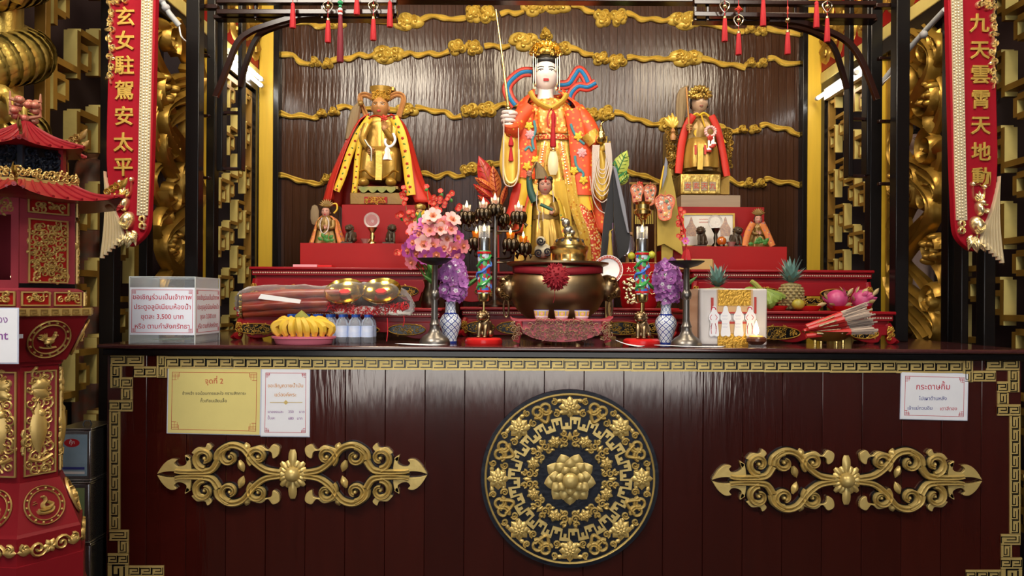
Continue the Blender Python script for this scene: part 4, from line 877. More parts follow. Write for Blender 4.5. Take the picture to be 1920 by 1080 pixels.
def floral_band(root, Y, pts, w, dots):
    o = obj('floral_border', MB().band(FP(Y), cat(pts, 6), w, .008, 0), YSILK, root)
    C = cat(pts, 12); m = len(C)-1
    for i in range(dots):
        u, v = C[int((i+.5)/dots*m)]
        if i % 2 == 0: flower(o, 'border_flower', FP(Y-.007), u, v, w*.42, 0, 5, .003, SRED, i)
        else: obj('border_leaf', MB().petal(FP(Y-.007), u-2, v, i*1.3, w*.7, w*.18, .003), GREEN, o)
floral_band(s1, YS-.10, [(694, 220), (672, 252), (655, 290), (642, 330), (630, 358)], 7, 13); floral_band(s1, YS-.13, [(676, 262), (670, 300), (667, 335), (664, 364)], 5.5, 10); floral_band(s1, YS-.12, [(738, 220), (752, 250), (761, 290), (766, 330), (771, 366)], 8.5, 14)
obj('neck_cord', MB().band(FP(YS-.085), cat([(688, 222), (704, 217), (720, 220), (736, 216), (750, 223)], 5), 1.5, .006, 0), VELRED, s1); blossom(s1, 'neck_bow', YS-.09, 720, 222, 8, SRED)
pxtube('arm', s1, YS-.1, [(740, 235), (738, 262), (724, 246)], (8, 5), AGOLD, 10, [0, .03, .06]); openhand(s1, W(720, 240, YS-.165), L(13, YS), SKINB)
pxtube('arm', s1, YS-.1, [(688, 235), (682, 262), (695, 282)], (8, 6), AGOLD, 10, [0, .03, .06]); fist(s1, W(696, 284, YS-.17), L(12, YS), SKINB)
SILV = mat('silver_bead', (.5, .45, .38), .35, .8)
pxtube('bead_string', s1, YS-.19, [(684, 262), (690, 272), (696, 280), (696, 302)], 2, SILV, 8); 
pxtube('white_garland', s1, YS-.2, [(737, 250), (741, 262), (736, 272), (728, 275), (722, 268), (723, 260)], 2.6, WHITE, 10); obj('garland_tassel', MB().lpx(726, YS-.2, [(2, 275), (5, 282), (4, 286), (8, 300), (0, 301)], 10, lob=5, la=.15), WHITE, s1)
obj('horsetail_whisk', MB().loft([ringp(x, y, w_, .02, YS-.03, 9, .12, n=24) for x, y, w_ in cat([(676, 192, 3), (668, 205, 8), (661, 235, 10), (654, 262, 6)], 5)]), FLAX, s1, ang=80)
obj('whisk_handle', MB().ell(W(676, 194, YS-.04), L(6, YS), 10, 6), BWOOD, s1)
# ---------------------------------------------------------------- seated statue, right
b2 = W(1314, 363, YS); b2.z = ZE2
s2 = thing('deity_statue', 'seated brown and gold statue on the right in red sashes with a flower garland', 'statue', b2, 'statues on the altar')
NG = mat('worn_gilt', (.75, .52, .13), .3, .7, bump=.8, bs=55, var=.8, vs=22, col2=(.12, .06, .02))
pl = obj('gilt_pedestal', MB().pbox(1276, 1352, 326, 364, 3.57, 3.84), NG, s2, bev=.005)
for i, ch in enumerate('女玄天九'):
    u = 1289.5+i*15.6; pq = obj('name_plate', MB().pbox(u-6, u+6, 341, 357, 3.566, 3.57), LAM, pl); obj('lettering', text_mb(ch, 17, FP(3.566), u, 353, 'C', h=.001, bold=.01), BRED, pq)
for i in range(5): u = 1281.7+i*15.6; obj('pedestal_rib', MB().pbox(u-1.5, u+1.5, 330, 361, 3.562, 3.57), NG, pl)
robe('robe', s2, BWOOD, YS, [(214, 1312, 12, .04, 0), (224, 1312, 26, .06, .01), (250, 1312, 30, .075, .03), (275, 1312, 33, .085, .04), (300, 1313, 37, .095, .05), (326, 1313, 37, .10, .07)], 10)
robe('skirt', s2, AGOLD, YS-.05, [(262, 1313, 26, .06, .02), (280, 1313, 31, .08, .03), (305, 1313, 34, .085, .05), (318, 1313, 33, .085, .08)], 9)
obj('heart_patch', MB().prism(FP(YS-.085), [(1312+12*16*sin(t)**3/16, 252-12*(13*cos(t)-5*cos(2*t)-2*cos(3*t)-cos(4*t))/16) for t in [2*PI*i/30 for i in range(30)]], 0, .004), YSILK, s2)
obj('front_panel', MB().band(FP(YS-.14), [(1313, 270), (1313, 300), (1312, 318)], 5, .005, 2), GOLD, s2)
for x in (1304, 1322): obj('belt_end', MB().band(FP(YS-.143), [(x, 272), (x, 290)], 2, .005, 2), SRED, s2)
head(s2, 1311, 193, 44, YS-.02, mat('tan_face', (.5, .33, .22), .32), lips=mat('tan_lips', (.35, .14, .1), .4))
cg = MB(); FK = FP(YS-.06); R = random.Random(12)
for i in range(34): a = R.uniform(-PI, 0); q = R.uniform(.1, 1); cg.dome(FK, 1312+18*q*cos(a), 184+22*q*sin(a), 3.4, 4, .025*R.uniform(.5, 1), 8, 3)
for i in range(9): a = -PI+PI*i/8; cg.petal(FK, 1312+13*cos(a), 180+10*sin(a), a, 12, 4, .012)
obj('crown', cg, NG, s2); obj('crown_band', MB().lpx(1312, YS-.01, [(16, 186), (18, 178), (17, 170), (11, 163), (0, 161)], 20), BWOOD, s2)
sash(s2, 'red_sash', YS-.09, [(1300, 216), (1288, 236), (1278, 270), (1272, 325)], 7, (VELRED,)); sash(s2, 'red_sash', YS-.09, [(1334, 217), (1346, 245), (1355, 285), (1363, 330)], 6.5, (VELRED,))
obj('yellow_cord', MB().band(FP(YS-.085), cat([(1297, 218), (1306, 213), (1312, 216), (1320, 212), (1330, 220), (1346, 245), (1360, 268)], 5), 2, .006, 0), YSILK, s2); obj('yellow_cord', MB().band(FP(YS-.09), cat([(1315, 216), (1320, 232), (1322, 238)], 4), 1.5, .005, 0), YSILK, s2)
robe('sleeve_mass', s2, BWOOD, YS-.02, [(222, 1312, 30, .05, 0), (245, 1312, 36, .07, .03), (272, 1312, 38, .07, .05), (290, 1312, 30, .06, .05)], 11)
fist(s2, W(1293, 239, YS-.11), L(11, YS), SKINB); stf = pxtube('staff', s2, YS-.12, [(1293, 250), (1290, 205), (1287, 164)], 1.6, mat('orange_wood', (.45, .2, .05), .4))
obj('staff_whisk', MB().loft([ringp(x, y, w_, .015, YS-.05, 9, .12, n=24) for x, y, w_ in cat([(1288, 162, 4), (1280, 172, 8), (1277, 205, 9), (1275, 240, 5)], 5)]), FLAX, stf, ang=80)
g = MB(); FG = FP(YS-.13)
for i in range(14): a = 2*PI*i/14; g.dome(FG, 1332+9*cos(a), 247+9*sin(a), 3.4, 3.4, .014, 8, 3)
ga = obj('flower_garland', g, mat('garland_pink', (.75, .2, .22), .6, var=.9, vs=160, col2=(.9, .85, .8)), s2)
for x, y in ((1329, 285), (1335, 277), (1338, 274)): o = obj('garland_end', MB().lpx(x, YS-.14, [(1, 256), (2, 266), (1.5, y-8), (5, y-6), (5, y), (0, y+2)], 8), WHITE, ga); obj('garland_tip', MB().lpx(x, YS-.145, [(0, y-5), (5.4, y-3), (5.4, y), (0, y+2)], 8), SRED, ga)
blossom(ga, 'garland_bow', YS-.14, 1332, 259, 7, SRED)
for x0 in (1258, 1362):
    arm = obj('throne_arm', MB().pbox(x0-4, x0+6, 240, 330, YS-.03, YS+.12), NG, s2, bev=.004)
    obj('throne_carving', filigree(MB(), FP(YS-.03), lambda a, b: True, x0-6, x0+8, 240, 310, 9, 1.8, .012, x0), NG, arm, stuff=True)
obj('throne_back', MB().pbox(1262, 1368, 290, 364, YS+.09, YS+.13), AGOLD, s2)
pxtube('gilt_flower_stem', s2, YS-.05, [(1262, 262), (1262, 240), (1260, 212)], 1.5, SATIN)
for i in range(5): obj('gilt_leaf', MB().petal(FP(YS-.05), 1262, 240, -PI/2+(i-2)*.35, 26, 5, .012), SATIN, s2)
obj('gourd_vase', MB().lpx(1262, YS-.05, [(0, 264), (5, 263), (6, 256), (3, 250), (5, 247), (2, 240), (0, 239)], 12), SKINB, s2)
# ---------------------------------------------------------------- smaller seated figure before the tall statue
YQ = 3.53; b3 = W(1022, 480, YQ); b3.z = ZU
s3 = thing('deity_statue', 'smaller dark-haired figure in yellow floral cape seated before the tall statue', 'statue', b3, 'statues on the altar')
obj('base', MB().pbox(985, 1062, 478, 504, YQ-.06, YQ+.07).box(b3.x-.09, b3.x+.09, YQ-.07, YQ+.07, ZU, ZU+.02), BWOOD, s3, bev=.004)
robe('robe', s3, AGOLD, YQ, [(364, 1022, 9, .03, 0), (374, 1022, 20, .04, .01), (395, 1022, 24, .05, .03), (415, 1024, 26, .06, .05), (440, 1026, 30, .075, .08), (478, 1028, 34, .08, .1)], 11)
robe('cape', s3, YBRO, YQ, [(366, 1021, 14, .04, 0), (374, 1021, 28, .05, .01), (400, 1022, 35, .06, .04), (440, 1023, 40, .07, .07), (476, 1024, 44, .075, .08)], 12, op=45, solid=.003)
head(s3, 1022, 350, 34, YQ-.02, SKINP)
obj('hair_buns', MB().ell(W(1014, 335, YQ), L(6, YQ), 10, 8).ell(W(1031, 336, YQ), L(6, YQ), 10, 8).ell(W(1022, 341, YQ), (L(15, YQ), L(14, YQ), L(8, YQ)), 12, 8), HAIR, s3); obj('hair_pin', MB().lpx(1023, YQ-.05, [(0, 330), (2, 333), (1, 338), (3, 341), (0, 344)], 8), SRED, s3)
for pts in ([(1008, 357), (1006, 375), (1008, 392), (1014, 398)], [(1036, 357), (1038, 375), (1036, 392), (1030, 402)], [(1011, 396), (1010, 420), (1014, 430), (1018, 422), (1018, 398)]): pxtube('bead_strand', s3, YQ-.06, pts, 1.0, PEARL, 6)
pxtube('arm', s3, YQ-.04, [(1003, 378), (996, 362), (993, 346), (992, 330)], (8, 5), mat('teal_sleeve', (.03, .09, .07), .45), 10); fist(s3, W(993, 326, YQ-.05), L(10, YQ), SKINP)
obj('whisk', MB().loft([ringp(x, y, w_, .018, YQ-.03, 7, .12, n=20) for x, y, w_ in cat([(1005, 304, 4), (1012, 318, 9), (1016, 336, 12)], 4)]), FLAX, s3, ang=80); pxtube('whisk_handle', s3, YQ-.05, [(993, 338), (998, 318), (1005, 304)], 2, BWOOD)
pxtube('arm', s3, YQ-.06, [(1038, 380), (1042, 398), (1032, 396)], (8, 6), AGOLD, 10); pxtube('held_scroll', s3, YQ-.10, [(1013, 383), (1024, 388), (1036, 394)], 3.2, mat('teal_scroll', (.03, .12, .08), .4)); openhand(s3, W(1034, 398, YQ-.1), L(10, YQ), SKINP)
obj('belt', MB().loft([ringp(1024, y, 27, .062, YQ) for y in (405, 408, 413)]), BWOOD, s3); obj('front_panel', MB().band(FP(YQ-.075), [(1024, 412), (1024, 440), (1025, 465)], 5, .006, 2), GOLD, s3)
WC = mat('ivory_carving', (.72, .64, .46), .5, var=.3, vs=30)
bs = obj('lion_mount', MB().ell(W(1018, 470, YQ-.09), (L(16, YQ), .035, L(14, YQ)), 14, 9).ell(W(1014, 452, YQ-.10), (L(9, YQ), .03, L(9, YQ)), 12, 8), WC, s3)
obj('mane_curls', MB().band(FP(YQ-.128), curl((1014, 452), 8, 1, 0, 1.6, 16), 1.6, .004).band(FP(YQ-.126), curl((1026, 472), 8, 1, 2, -1.6, 16), 1.6, .004).band(FP(YQ-.126), curl((1010, 474), 8, 1, 1, 1.6, 16), 1.6, .004), INK, bs, stuff=True)
# ================================================================ vessels, lamps, flowers and offerings
def rest(mb, z):
    d = z - min(v.z for v in mb.v)
    for v in mb.v: v.z += d
    return mb
def at_base(px, Y, z): p = W(px, 600, Y); p.z = z; return p
def uvmat(name, build, rough=.2):
    m = mat(name, (1, 1, 1), rough); N = m.node_tree.nodes; K = m.node_tree.links; uv = N.new('ShaderNodeUVMap'); sp = N.new('ShaderNodeSeparateXYZ'); K.new(uv.outputs[0], sp.inputs[0])
    def mt(op, a, b=None, c=None):
        n = N.new('ShaderNodeMath'); n.operation = op
        for i, x in enumerate((a, b, c)):
            if x is None: continue
            if isinstance(x, (int, float)): n.inputs[i].default_value = x
            else: K.new(x, n.inputs[i])
        return n.outputs[0]
    def mix(f, a, b):
        n = N.new('ShaderNodeMix'); n.data_type = 'RGBA'; K.new(f, n.inputs[0])
        for i, x in ((6, a), (7, b)):
            if isinstance(x, tuple): n.inputs[i].default_value = (*x, 1)
            else: K.new(x, n.inputs[i])
        return n.outputs[2]
    K.new(build(mt, mix, sp.outputs[0], sp.outputs[1]), N['Principled BSDF'].inputs['Base Color']); return m
def lat_pat(mt, mix, u, v):
    a = mt('ADD', mt('MULTIPLY', u, 9), mt('MULTIPLY', v, 6.5)); b = mt('SUBTRACT', mt('MULTIPLY', u, 9), mt('MULTIPLY', v, 6.5))
    da = mt('ABSOLUTE', mt('SUBTRACT', mt('FRACT', a), .5)); db = mt('ABSOLUTE', mt('SUBTRACT', mt('FRACT', b), .5))
    line = mt('GREATER_THAN', mt('MAXIMUM', da, db), .42); dot = mt('LESS_THAN', mt('ADD', mt('POWER', da, 2), mt('POWER', db, 2)), .008)
    band = mt('LESS_THAN', mt('ABSOLUTE', mt('SUBTRACT', v, .72)), .02); foot = mt('LESS_THAN', v, .05)
    return mix(mt('MAXIMUM', mt('MAXIMUM', line, dot), mt('MAXIMUM', band, foot)), (.75, .8, .86), (.02, .045, .28))
VASE = uvmat('blue_lattice_porcelain', lat_pat, .12)
def cup_pat(mt, mix, u, v):
    band = mt('LESS_THAN', mt('ABSOLUTE', mt('SUBTRACT', v, .62)), .24); a = mt('ABSOLUTE', mt('SUBTRACT', mt('FRACT', mt('MULTIPLY', u, 6)), .5)); b = mt('SUBTRACT', v, .62)
    fl = mt('LESS_THAN', mt('ADD', mt('POWER', mt('MULTIPLY', a, 1.6), 2), mt('POWER', mt('MULTIPLY', b, 2.2), 2)), .09); f2 = mt('GREATER_THAN', a, .4)
    c = mix(fl, mix(f2, (.72, .62, .1), (.35, .4, .75)), (.85, .5, .55)); return mix(band, (.86, .9, .95), c)
CUPM = uvmat('yellow_band_porcelain', cup_pat, .12)
# ---- bronze censer
YE = 2.94; ce = thing('bronze_censer', 'large round bronze censer with a crimson pompom and lion-head handles', 'censer', at_base(1045, YE, 1.0))
obj('bowl', MB().lpx(1045, YE, [(0, 609), (42, 607), (60, 594), (76, 580), (87, 560), (90.5, 541), (87, 523), (81, 512), (82, 502), (95, 496.5), (95.5, 493), (90, 492.5), (78, 497), (76, 508), (0, 509)], 56), BRONZE, ce)
obj('ash_bed', MB().lpx(1045, YE, [(77, 500), (74, 498), (0, 496)], 32), mat('ash_grey', (.35, .33, .3), .9, bump=.5, bs=90), ce)
for a in (-PI/2-.7, -PI/2+.7, PI/2):
    P = [at_base(1045, YE, 0)+Vector((cos(a)*q, sin(a)*q, z)) for q, z in ((.085, 1.075), (.11, 1.045), (.105, 1.02), (.118, 1.004))]
    lm = MB().tube(cat(P, 4), [.022]*4+[.017]*4+[.014]*4+[.02], 10)
    for q in lm.v: q.z = max(q.z, 1.0005)
    obj('leg', lm, BRONZE, ce)
for s, x in ((-1, 950), (1, 1142)):
    F = FP(YE-.03); lh = obj('lion_handle', MB().ell(W(x-s*4, 540, YE), (L(20, YE), .055, L(25, YE)), 16, 10).ell(W(x+s*3, 540, YE), (L(15, YE), .045, L(22, YE)), 16, 10).ell(W(x+s*13, 547, YE-.01), (L(9, YE), .032, L(11, YE)), 12, 8).ell(W(x+s*6, 525, YE-.02), (L(9, YE), .03, L(7, YE)), 10, 6), BRONZE, ce)
    for i in range(7): obj('mane_curl', MB().band(FP(YE-.04), curl((x+s*(i % 3)*4, 524+i*6), 6, 1, i, s*1.4, 12), 1.5, .008), BRONZE, lh)
    obj('ring', MB().tube([W(x+s*1+5*cos(t*PI/8), 578+17*sin(t*PI/8), YE-.03) for t in range(17)], L(1.8, YE), 8), BRONZE, lh)
def neck_arc(y0, y1, u0, u1, m, nm):
    n = 16; rings = []
    for i in range(n+1):
        t = i/n; u = u0+(u1-u0)*t; a = math.acos(max(-1, min(1, (u-1045)/83))); c = W(1045, 505, YE); R_ = L(84, YE)
        rings.append([Vector((c.x+R_*cos(a), c.y-R_*sin(a)-.003, W(1045, y0(t), YE).z)), Vector((c.x+R_*cos(a), c.y-R_*sin(a)-.006, W(1045, y1(t), YE).z))])
    return obj(nm, MB().loft(rings, False), m, ce, solid=.004)
CRIM = mat('crimson_cloth', (.30, .008, .02), .7, var=.3, vs=40)
neck_arc(lambda t: 500+6*t, lambda t: 513+6*t, 963, 1032, CRIM, 'cloth_band'); neck_arc(lambda t: 506-6*t, lambda t: 519-6*t, 1054, 1127, CRIM, 'cloth_band')
pc = W(1042, 519, YE-.2); pr = L(26, YE-.2); mb = MB().ell(pc, (pr*.85, pr*.6, pr*.85), 16, 10); RR = random.Random(5)
for i in range(170):
    z = RR.uniform(-1, 1); a = RR.uniform(0, 2*PI); q = math.sqrt(1-z*z); d = Vector((q*cos(a), q*sin(a)*.75, z)); mb.tube([pc+d*pr*.7, pc+d*pr*RR.uniform(.95, 1.08)], [pr*.10, pr*.03], 5)
pom = obj('pompom', mb, CRIM, ce, stuff=True); pxtube('pompom_thread', ce, YE-.21, [(1039, 542), (1040, 556), (1037, 568)], .6, CRIM, 5)
ip = thing('incense_pot', 'lidded brass incense pot with a lion knob, standing in the bronze censer', 'incense pot', at_base(1067, YE, W(1067, 497, YE).z))
obj('pot', MB().lpx(1067, YE, [(30, 497), (37, 494), (34, 488), (34, 474), (36, 471), (36.5, 463), (34, 462)], 32), BRASS, ip); obj('lid', MB().lpx(1067, YE, [(35, 463), (30, 459), (27, 452), (21, 447), (10, 444), (9, 440), (0, 439)], 32), BRASS, ip)
for a in range(5): c_ = W(1067, 453, YE); t = PI+.5+a*.55; obj('vent', MB().ell(c_+Vector((L(25.5, YE)*cos(t), L(25.5, YE)*sin(t), 0)), (L(4, YE), L(3, YE), L(4, YE)), 8, 6), INK, ip)
PEWL = mat('silver_lion', (.42, .40, .36), .3, .9, bump=.4, bs=60)
obj('lion_knob', MB().ell(W(1065, 432, YE), (L(9, YE), .02, L(10, YE)), 12, 8).ell(W(1061, 418, YE-.01), (L(8, YE), .018, L(9, YE)), 12, 8).ell(W(1072, 436, YE), (L(7, YE), .018, L(6, YE)), 10, 6).ell(W(1056, 412, YE-.01), (L(4, YE), .01, L(4, YE)), 8, 6), PEWL, ip)
for i, x in enumerate((1034, 1053, 1069)): tag(obj('incense_stick', MB().tube([W(x, 497, YE-.12), W(x, 475, YE-.12)], L(1.3, YE), 6), mat('orange_incense', (.75, .3, .03), .6), loc=W(x, 497, YE-.12)), 'orange incense stick standing in the censer, %s of the three' % ('leftmost', 'middle', 'rightmost')[i], 'incense stick', 'orange incense sticks in the censer')
# ---- pink carved stand and tea cups
YT = 2.56; zt = W(1053, 607, YT).z; pt = thing('carved_stand', 'low rose-coloured carved stand in front of the censer, holding three cups', 'stand', at_base(1053, YT+.06, 1.0))
F = FP(YT); obj('top', MB().prism(F, [(957, 600), (961, 604), (972, 606), (1134, 606), (1145, 604), (1150, 600), (1150, 603), (1143, 610), (963, 610), (957, 604)], -.12, 0), PINKW, pt, bev=.001)
obj('frieze', MB().pbox(980, 1128, 610, 633, YT+.01, YT+.11), PINKW, pt)
for x in (969, 1139):
    s = -1 if x < 1053 else 1
    for y in (YT+.006, YT+.1): lg = obj('leg', MB().tube([W(x-s*3, 610, y), W(x-s*6, 625, y), W(x-s*2, 640, y), W(x+s*1, 648, y)], [L(7, YT), L(6, YT), L(5, YT), L(7, YT)], 8), PINKW, pt)
    obj('leg_carving', filigree(MB(), FP(YT-.008), lambda a, b: True, x-9, x+9, 611, 644, 8, .9, .006, x), mat('pink_gilt', (.62, .45, .3), .35, .5), pt, stuff=True)
ov = MB().prism(F, [(1053+76*cos(t*PI/20), 622+(8 if sin(t*PI/20) < 0 else 26)*sin(t*PI/20)) for t in range(40)], 0, .006); o = obj('apron_panel', ov, PINKW, pt)
obj('apron_carving', filigree(MB(), FP(YT-.006), lambda a, b: ((a-1053)/74)**2+((b-624)/20)**2 < 1, 978, 1128, 606, 646, 9, .8, .006, 9, False), MATS['pink_gilt'], o, stuff=True)
settle(pt, 1.0003)
for i, x in enumerate((1015, 1053, 1091)):
    Yc = YT+.06; z0 = W(1053, 607, YT).z - (0); k = Yc/FPX
    cpt = thing('tea_cup', '%s of the three small yellow-banded tea cups on the rose stand' % ('leftmost', 'middle', 'rightmost')[i], 'cup', at_base(x, Yc, z0+.002), 'yellow-banded tea cups')
    prof = [(6.5, 0), (7, 1), (7, 3.5), (9.5, 5), (12.5, 11), (13.8, 18), (14.5, 23), (13.8, 23), (12.5, 16), (9, 6), (0, 5)]
    obj('bowl', MB().lathe([(r_*k, (z+2)*k) for r_, z in prof[3:]], at_base(x, Yc, z0), 28), CUPM, cpt); obj('foot_ring', MB().lathe([(r_*k, (z+1)*k) for r_, z in prof[:5]], at_base(x, Yc, z0), 24), WHITE, cpt); obj('rim', MB().lathe([(14.6*k, 24.2*k), (14.8*k, 25.2*k), (13.8*k, 25.2*k), (13.6*k, 24.2*k)], at_base(x, Yc, z0), 28), BLUET, cpt)
# ---- pewter candle stands
def candle_stand(cx, Y, label, ytop=486):
    r_ = thing('candle_stand', label, 'candle stand', at_base(cx, Y, 1.0), 'pewter candle stands')
    obj('base', rest(MB().lpx(cx, Y, [(29, 649), (29, 645), (27, 640), (22, 634), (14, 629), (10, 622), (9, 615), (10, 612), (8, 608), (7, 603)], 32), 1.0), PEWT, r_)
    obj('stem', MB().lpx(cx, Y, [(7, 607), (6, 600), (5.6, 560), (5.4, ytop+10), (8, ytop+6)], 18, lob=8, la=.06), PEWT, r_); obj('knob', MB().lpx(cx, Y, [(5, 563), (9, 559), (9.5, 551), (8, 547), (5, 543)], 20), PEWT, r_)
    obj('dish', MB().lpx(cx, Y, [(0, ytop+12), (8, ytop+11), (22, ytop+7), (33, ytop), (33.5, ytop-1.5), (30, ytop), (14, ytop+5), (0, ytop+6)], 32), mat('blackened_dish', (.03, .028, .027), .45, .6), r_)
    obj('spike', MB().lpx(cx, Y, [(2, ytop+6), (1.4, ytop), (0, ytop-8)], 8), PEWT, r_); return r_
candle_stand(815, 2.59, 'pewter candle stand with a black dish, below the pink bouquet'); candle_stand(1287, 2.555, 'pewter candle stand with a black dish, beside the boxed paper figures', 491)
# ---- blue vases with orchids
def bloom_mesh(name, n, ln, wd, mats, cup=.5, centre=.25, lip=True, seed=0):
    mb = MB()
    for i in range(n):
        a = 2*PI*i/n; ca, sa = cos(a), sin(a); N = 4; vs = []
        for t in range(N+1):
            q = t/N; w_ = wd*(.3, .8, 1, .8, .12)[t]; r_ = ln*(.1+.9*q*cos(cup*q)); z = ln*q*sin(cup*.9)*(.9-.5*q*q)
            for j in (-1, 0, 1): vs.append(Vector((r_*ca-w_*j*sa, r_*sa+w_*j*ca, z + (0 if j == 0 else wd*.16))))
        b = mb.add(vs, [(t*3+j, t*3+j+1, t*3+j+4, t*3+j+3) for t in range(N) for j in range(2)])
        for k in range(2): mb.mi[-8+k] = 1; 
    mb.m = 1 if len(mats) < 3 else 2; mb.ell((0, 0, ln*.15), (ln*centre*.6, ln*centre*.6, ln*centre), 8, 5)
    me = mesh_of(mb, name, ang=80)
    for m in mats: me.materials.append(m)
    return me
def put(me, nm, parent, p, d, s=1, spin=0):
    o = bpy.data.objects.new(nm, me); COL.objects.link(o); o.parent = parent; o.location = Vector(p)-base_of(parent)
    o.rotation_mode = 'QUATERNION'; o.rotation_quaternion = Vector(d).to_track_quat('Z', 'Y') @ Matrix.Rotation(spin, 4, 'Z').to_quaternion(); o.scale = (s, s, s); return o
ORP = mat('orchid_purple', (.24, .012, .26), .5, var=.45, vs=90, col2=(.7, .45, .72)); ORW = mat('orchid_white', (.85, .78, .86), .5); 
orch = [bloom_mesh('orchid', 5, .021, .0085, (ORP, ORW), .35), bloom_mesh('orchid_pale', 5, .021, .0085, (mat('orchid_lilac', (.5, .2, .54), .5, var=.8, vs=90, col2=(.22, .015, .26)), ORP), .35)]
def orchids(cx, Y, yv, label, vlab, seed):
    k = Y/FPX; v = thing('porcelain_vase', vlab, 'vase', at_base(cx, Y, 1.0), 'blue and white porcelain vases')
    obj('body', rest(MB().lpx(cx, Y, [(0, 77), (12, 77), (12.5, 73), (12, 69), (17, 53), (20.5, 40), (20, 33), (15, 25), (10.5, 20), (9.5, 12), (9.5, 5), (11, 0), (10, 0), (8, 6), (8, 18)], 40), 1.0), VASE, v); obj('rim', MB().lathe([(11*k, 0), (11.6*k, .8*k), (10.6*k, 1.2*k)], at_base(cx, Y, 1.0+77*k), 32), VASE, v)
    RR = random.Random(seed); top = at_base(cx, Y, 1.0+77*k); b = thing('orchid_bouquet', label, 'flowers', top-Vector((0, 0, .03)), 'purple and white orchid bouquets')
    for i in range(6):
        a = RR.uniform(0, 6.28); obj('stem', MB().tube(cat([top-Vector((0, 0, .035)), top+Vector((.01*cos(a), .01*sin(a), .03)), top+Vector((.03*cos(a), .03*sin(a), .10))], 4), .0016, 5), GREEN, b)
    for i in range(80):
        t = RR.uniform(0, 1); a = RR.uniform(-PI*1.15, PI*.15); q = .046*RR.uniform(.6, 1)*math.sqrt(max(.05, sin(PI*min(1, .15+.8*t)))); p = top+Vector((q*cos(a), q*sin(a)*.8, .012+.125*t))
        put(RR.choice(orch), 'bloom', b, p, (cos(a), sin(a)-.7, .25+RR.uniform(-.3, .5)), RR.uniform(.75, 1.1), RR.uniform(0, 6))
    for s in (-1, 1): obj('leaf', MB().petal(FP(Y), cx+s*20, yv-20, -PI/2+s*.9, 46, 4, .01), GREEN, b)
    return b
orchids(848, 2.66, 563, 'purple and white orchids in the left vase, behind the pewter stand', 'blue and white lattice vase to the left of the censer', 3); orchids(1252, 2.66, 566, 'purple and white orchids in the right vase, beside the red jar', 'blue and white lattice vase to the right of the censer', 7)
# ---- lion oil lamps
def sleeve_pat(name):
    m = brocade(name, (.35, .02, .03), [(.05, .15, .6), (.1, .45, .12), (.5, .03, .03), (.6, .7, .85), (.05, .3, .08)], 95, .2, 0, .85); return m
SLV = sleeve_pat('enamel_dragon')
def lion(nm, root, cx, yb, s, Y, m, z0, flip=1):      # seated guardian lion, s = height in metres
    c = at_base(cx, Y, z0); mb = MB(); E_ = lambda x, y, z, rx, ry, rz: mb.ell(c+Vector((flip*x*s, y*s, z*s)), (rx*s, ry*s, rz*s), 14, 9)
    P = [c+Vector((flip*x*s, y*s, z*s)) for x, y, z in ((.10, .14, .18), (.06, .06, .42), (-.02, -.02, .62))]; mb.tube(cat(P, 4), [.22*s, .23*s, .24*s, .235*s, .225*s, .215*s, .20*s, .19*s, .18*s], 14)
    E_(.12, .16, .16, .25, .22, .17); E_(-.06, -.08, .78, .20, .20, .18); E_(-.10, -.24, .73, .13, .12, .10)
    for q in (-1, 1):
        xx = .11*q
        mb.tube(cat([c+Vector((flip*(xx-.02)*s, -.06*s, .5*s)), c+Vector((flip*(xx-.05)*s, -.17*s, .25*s)), c+Vector((flip*(xx-.06)*s, -.2*s, .06*s))], 4), [.085*s]*4+[.065*s]*4+[.06*s], 10); E_(xx-.07, -.25, .045, .075, .1, .045)
        E_(.10+.14*q, .02, .15, .1, .18, .14); E_(-.05+.15*q, -.04, .88, .05, .03, .05); E_(-.12+.08*q, -.30, .83, .035, .035, .03)
    for i in range(12): a = 2*PI*i/12; E_(-.02+.2*cos(a), .02, .75+.2*sin(a), .06, .07, .06)
    mb.tube(cat([c+Vector((flip*.2*s, .32*s, .1*s)), c+Vector((flip*.24*s, .4*s, .35*s)), c+Vector((flip*.18*s, .36*s, .6*s))], 4), [.05*s]*4+[.07*s]*4+[.03*s], 8)
    return obj(nm, mb, m, root, ang=80)
def flame(nm, root, p, s, m=FLAME):
    return obj(nm, MB().lathe([(0, 0), (s*.16, s*.12), (s*.2, s*.3), (s*.13, s*.6), (s*.05, s*.85), (0, s)], p, 10), m, root)
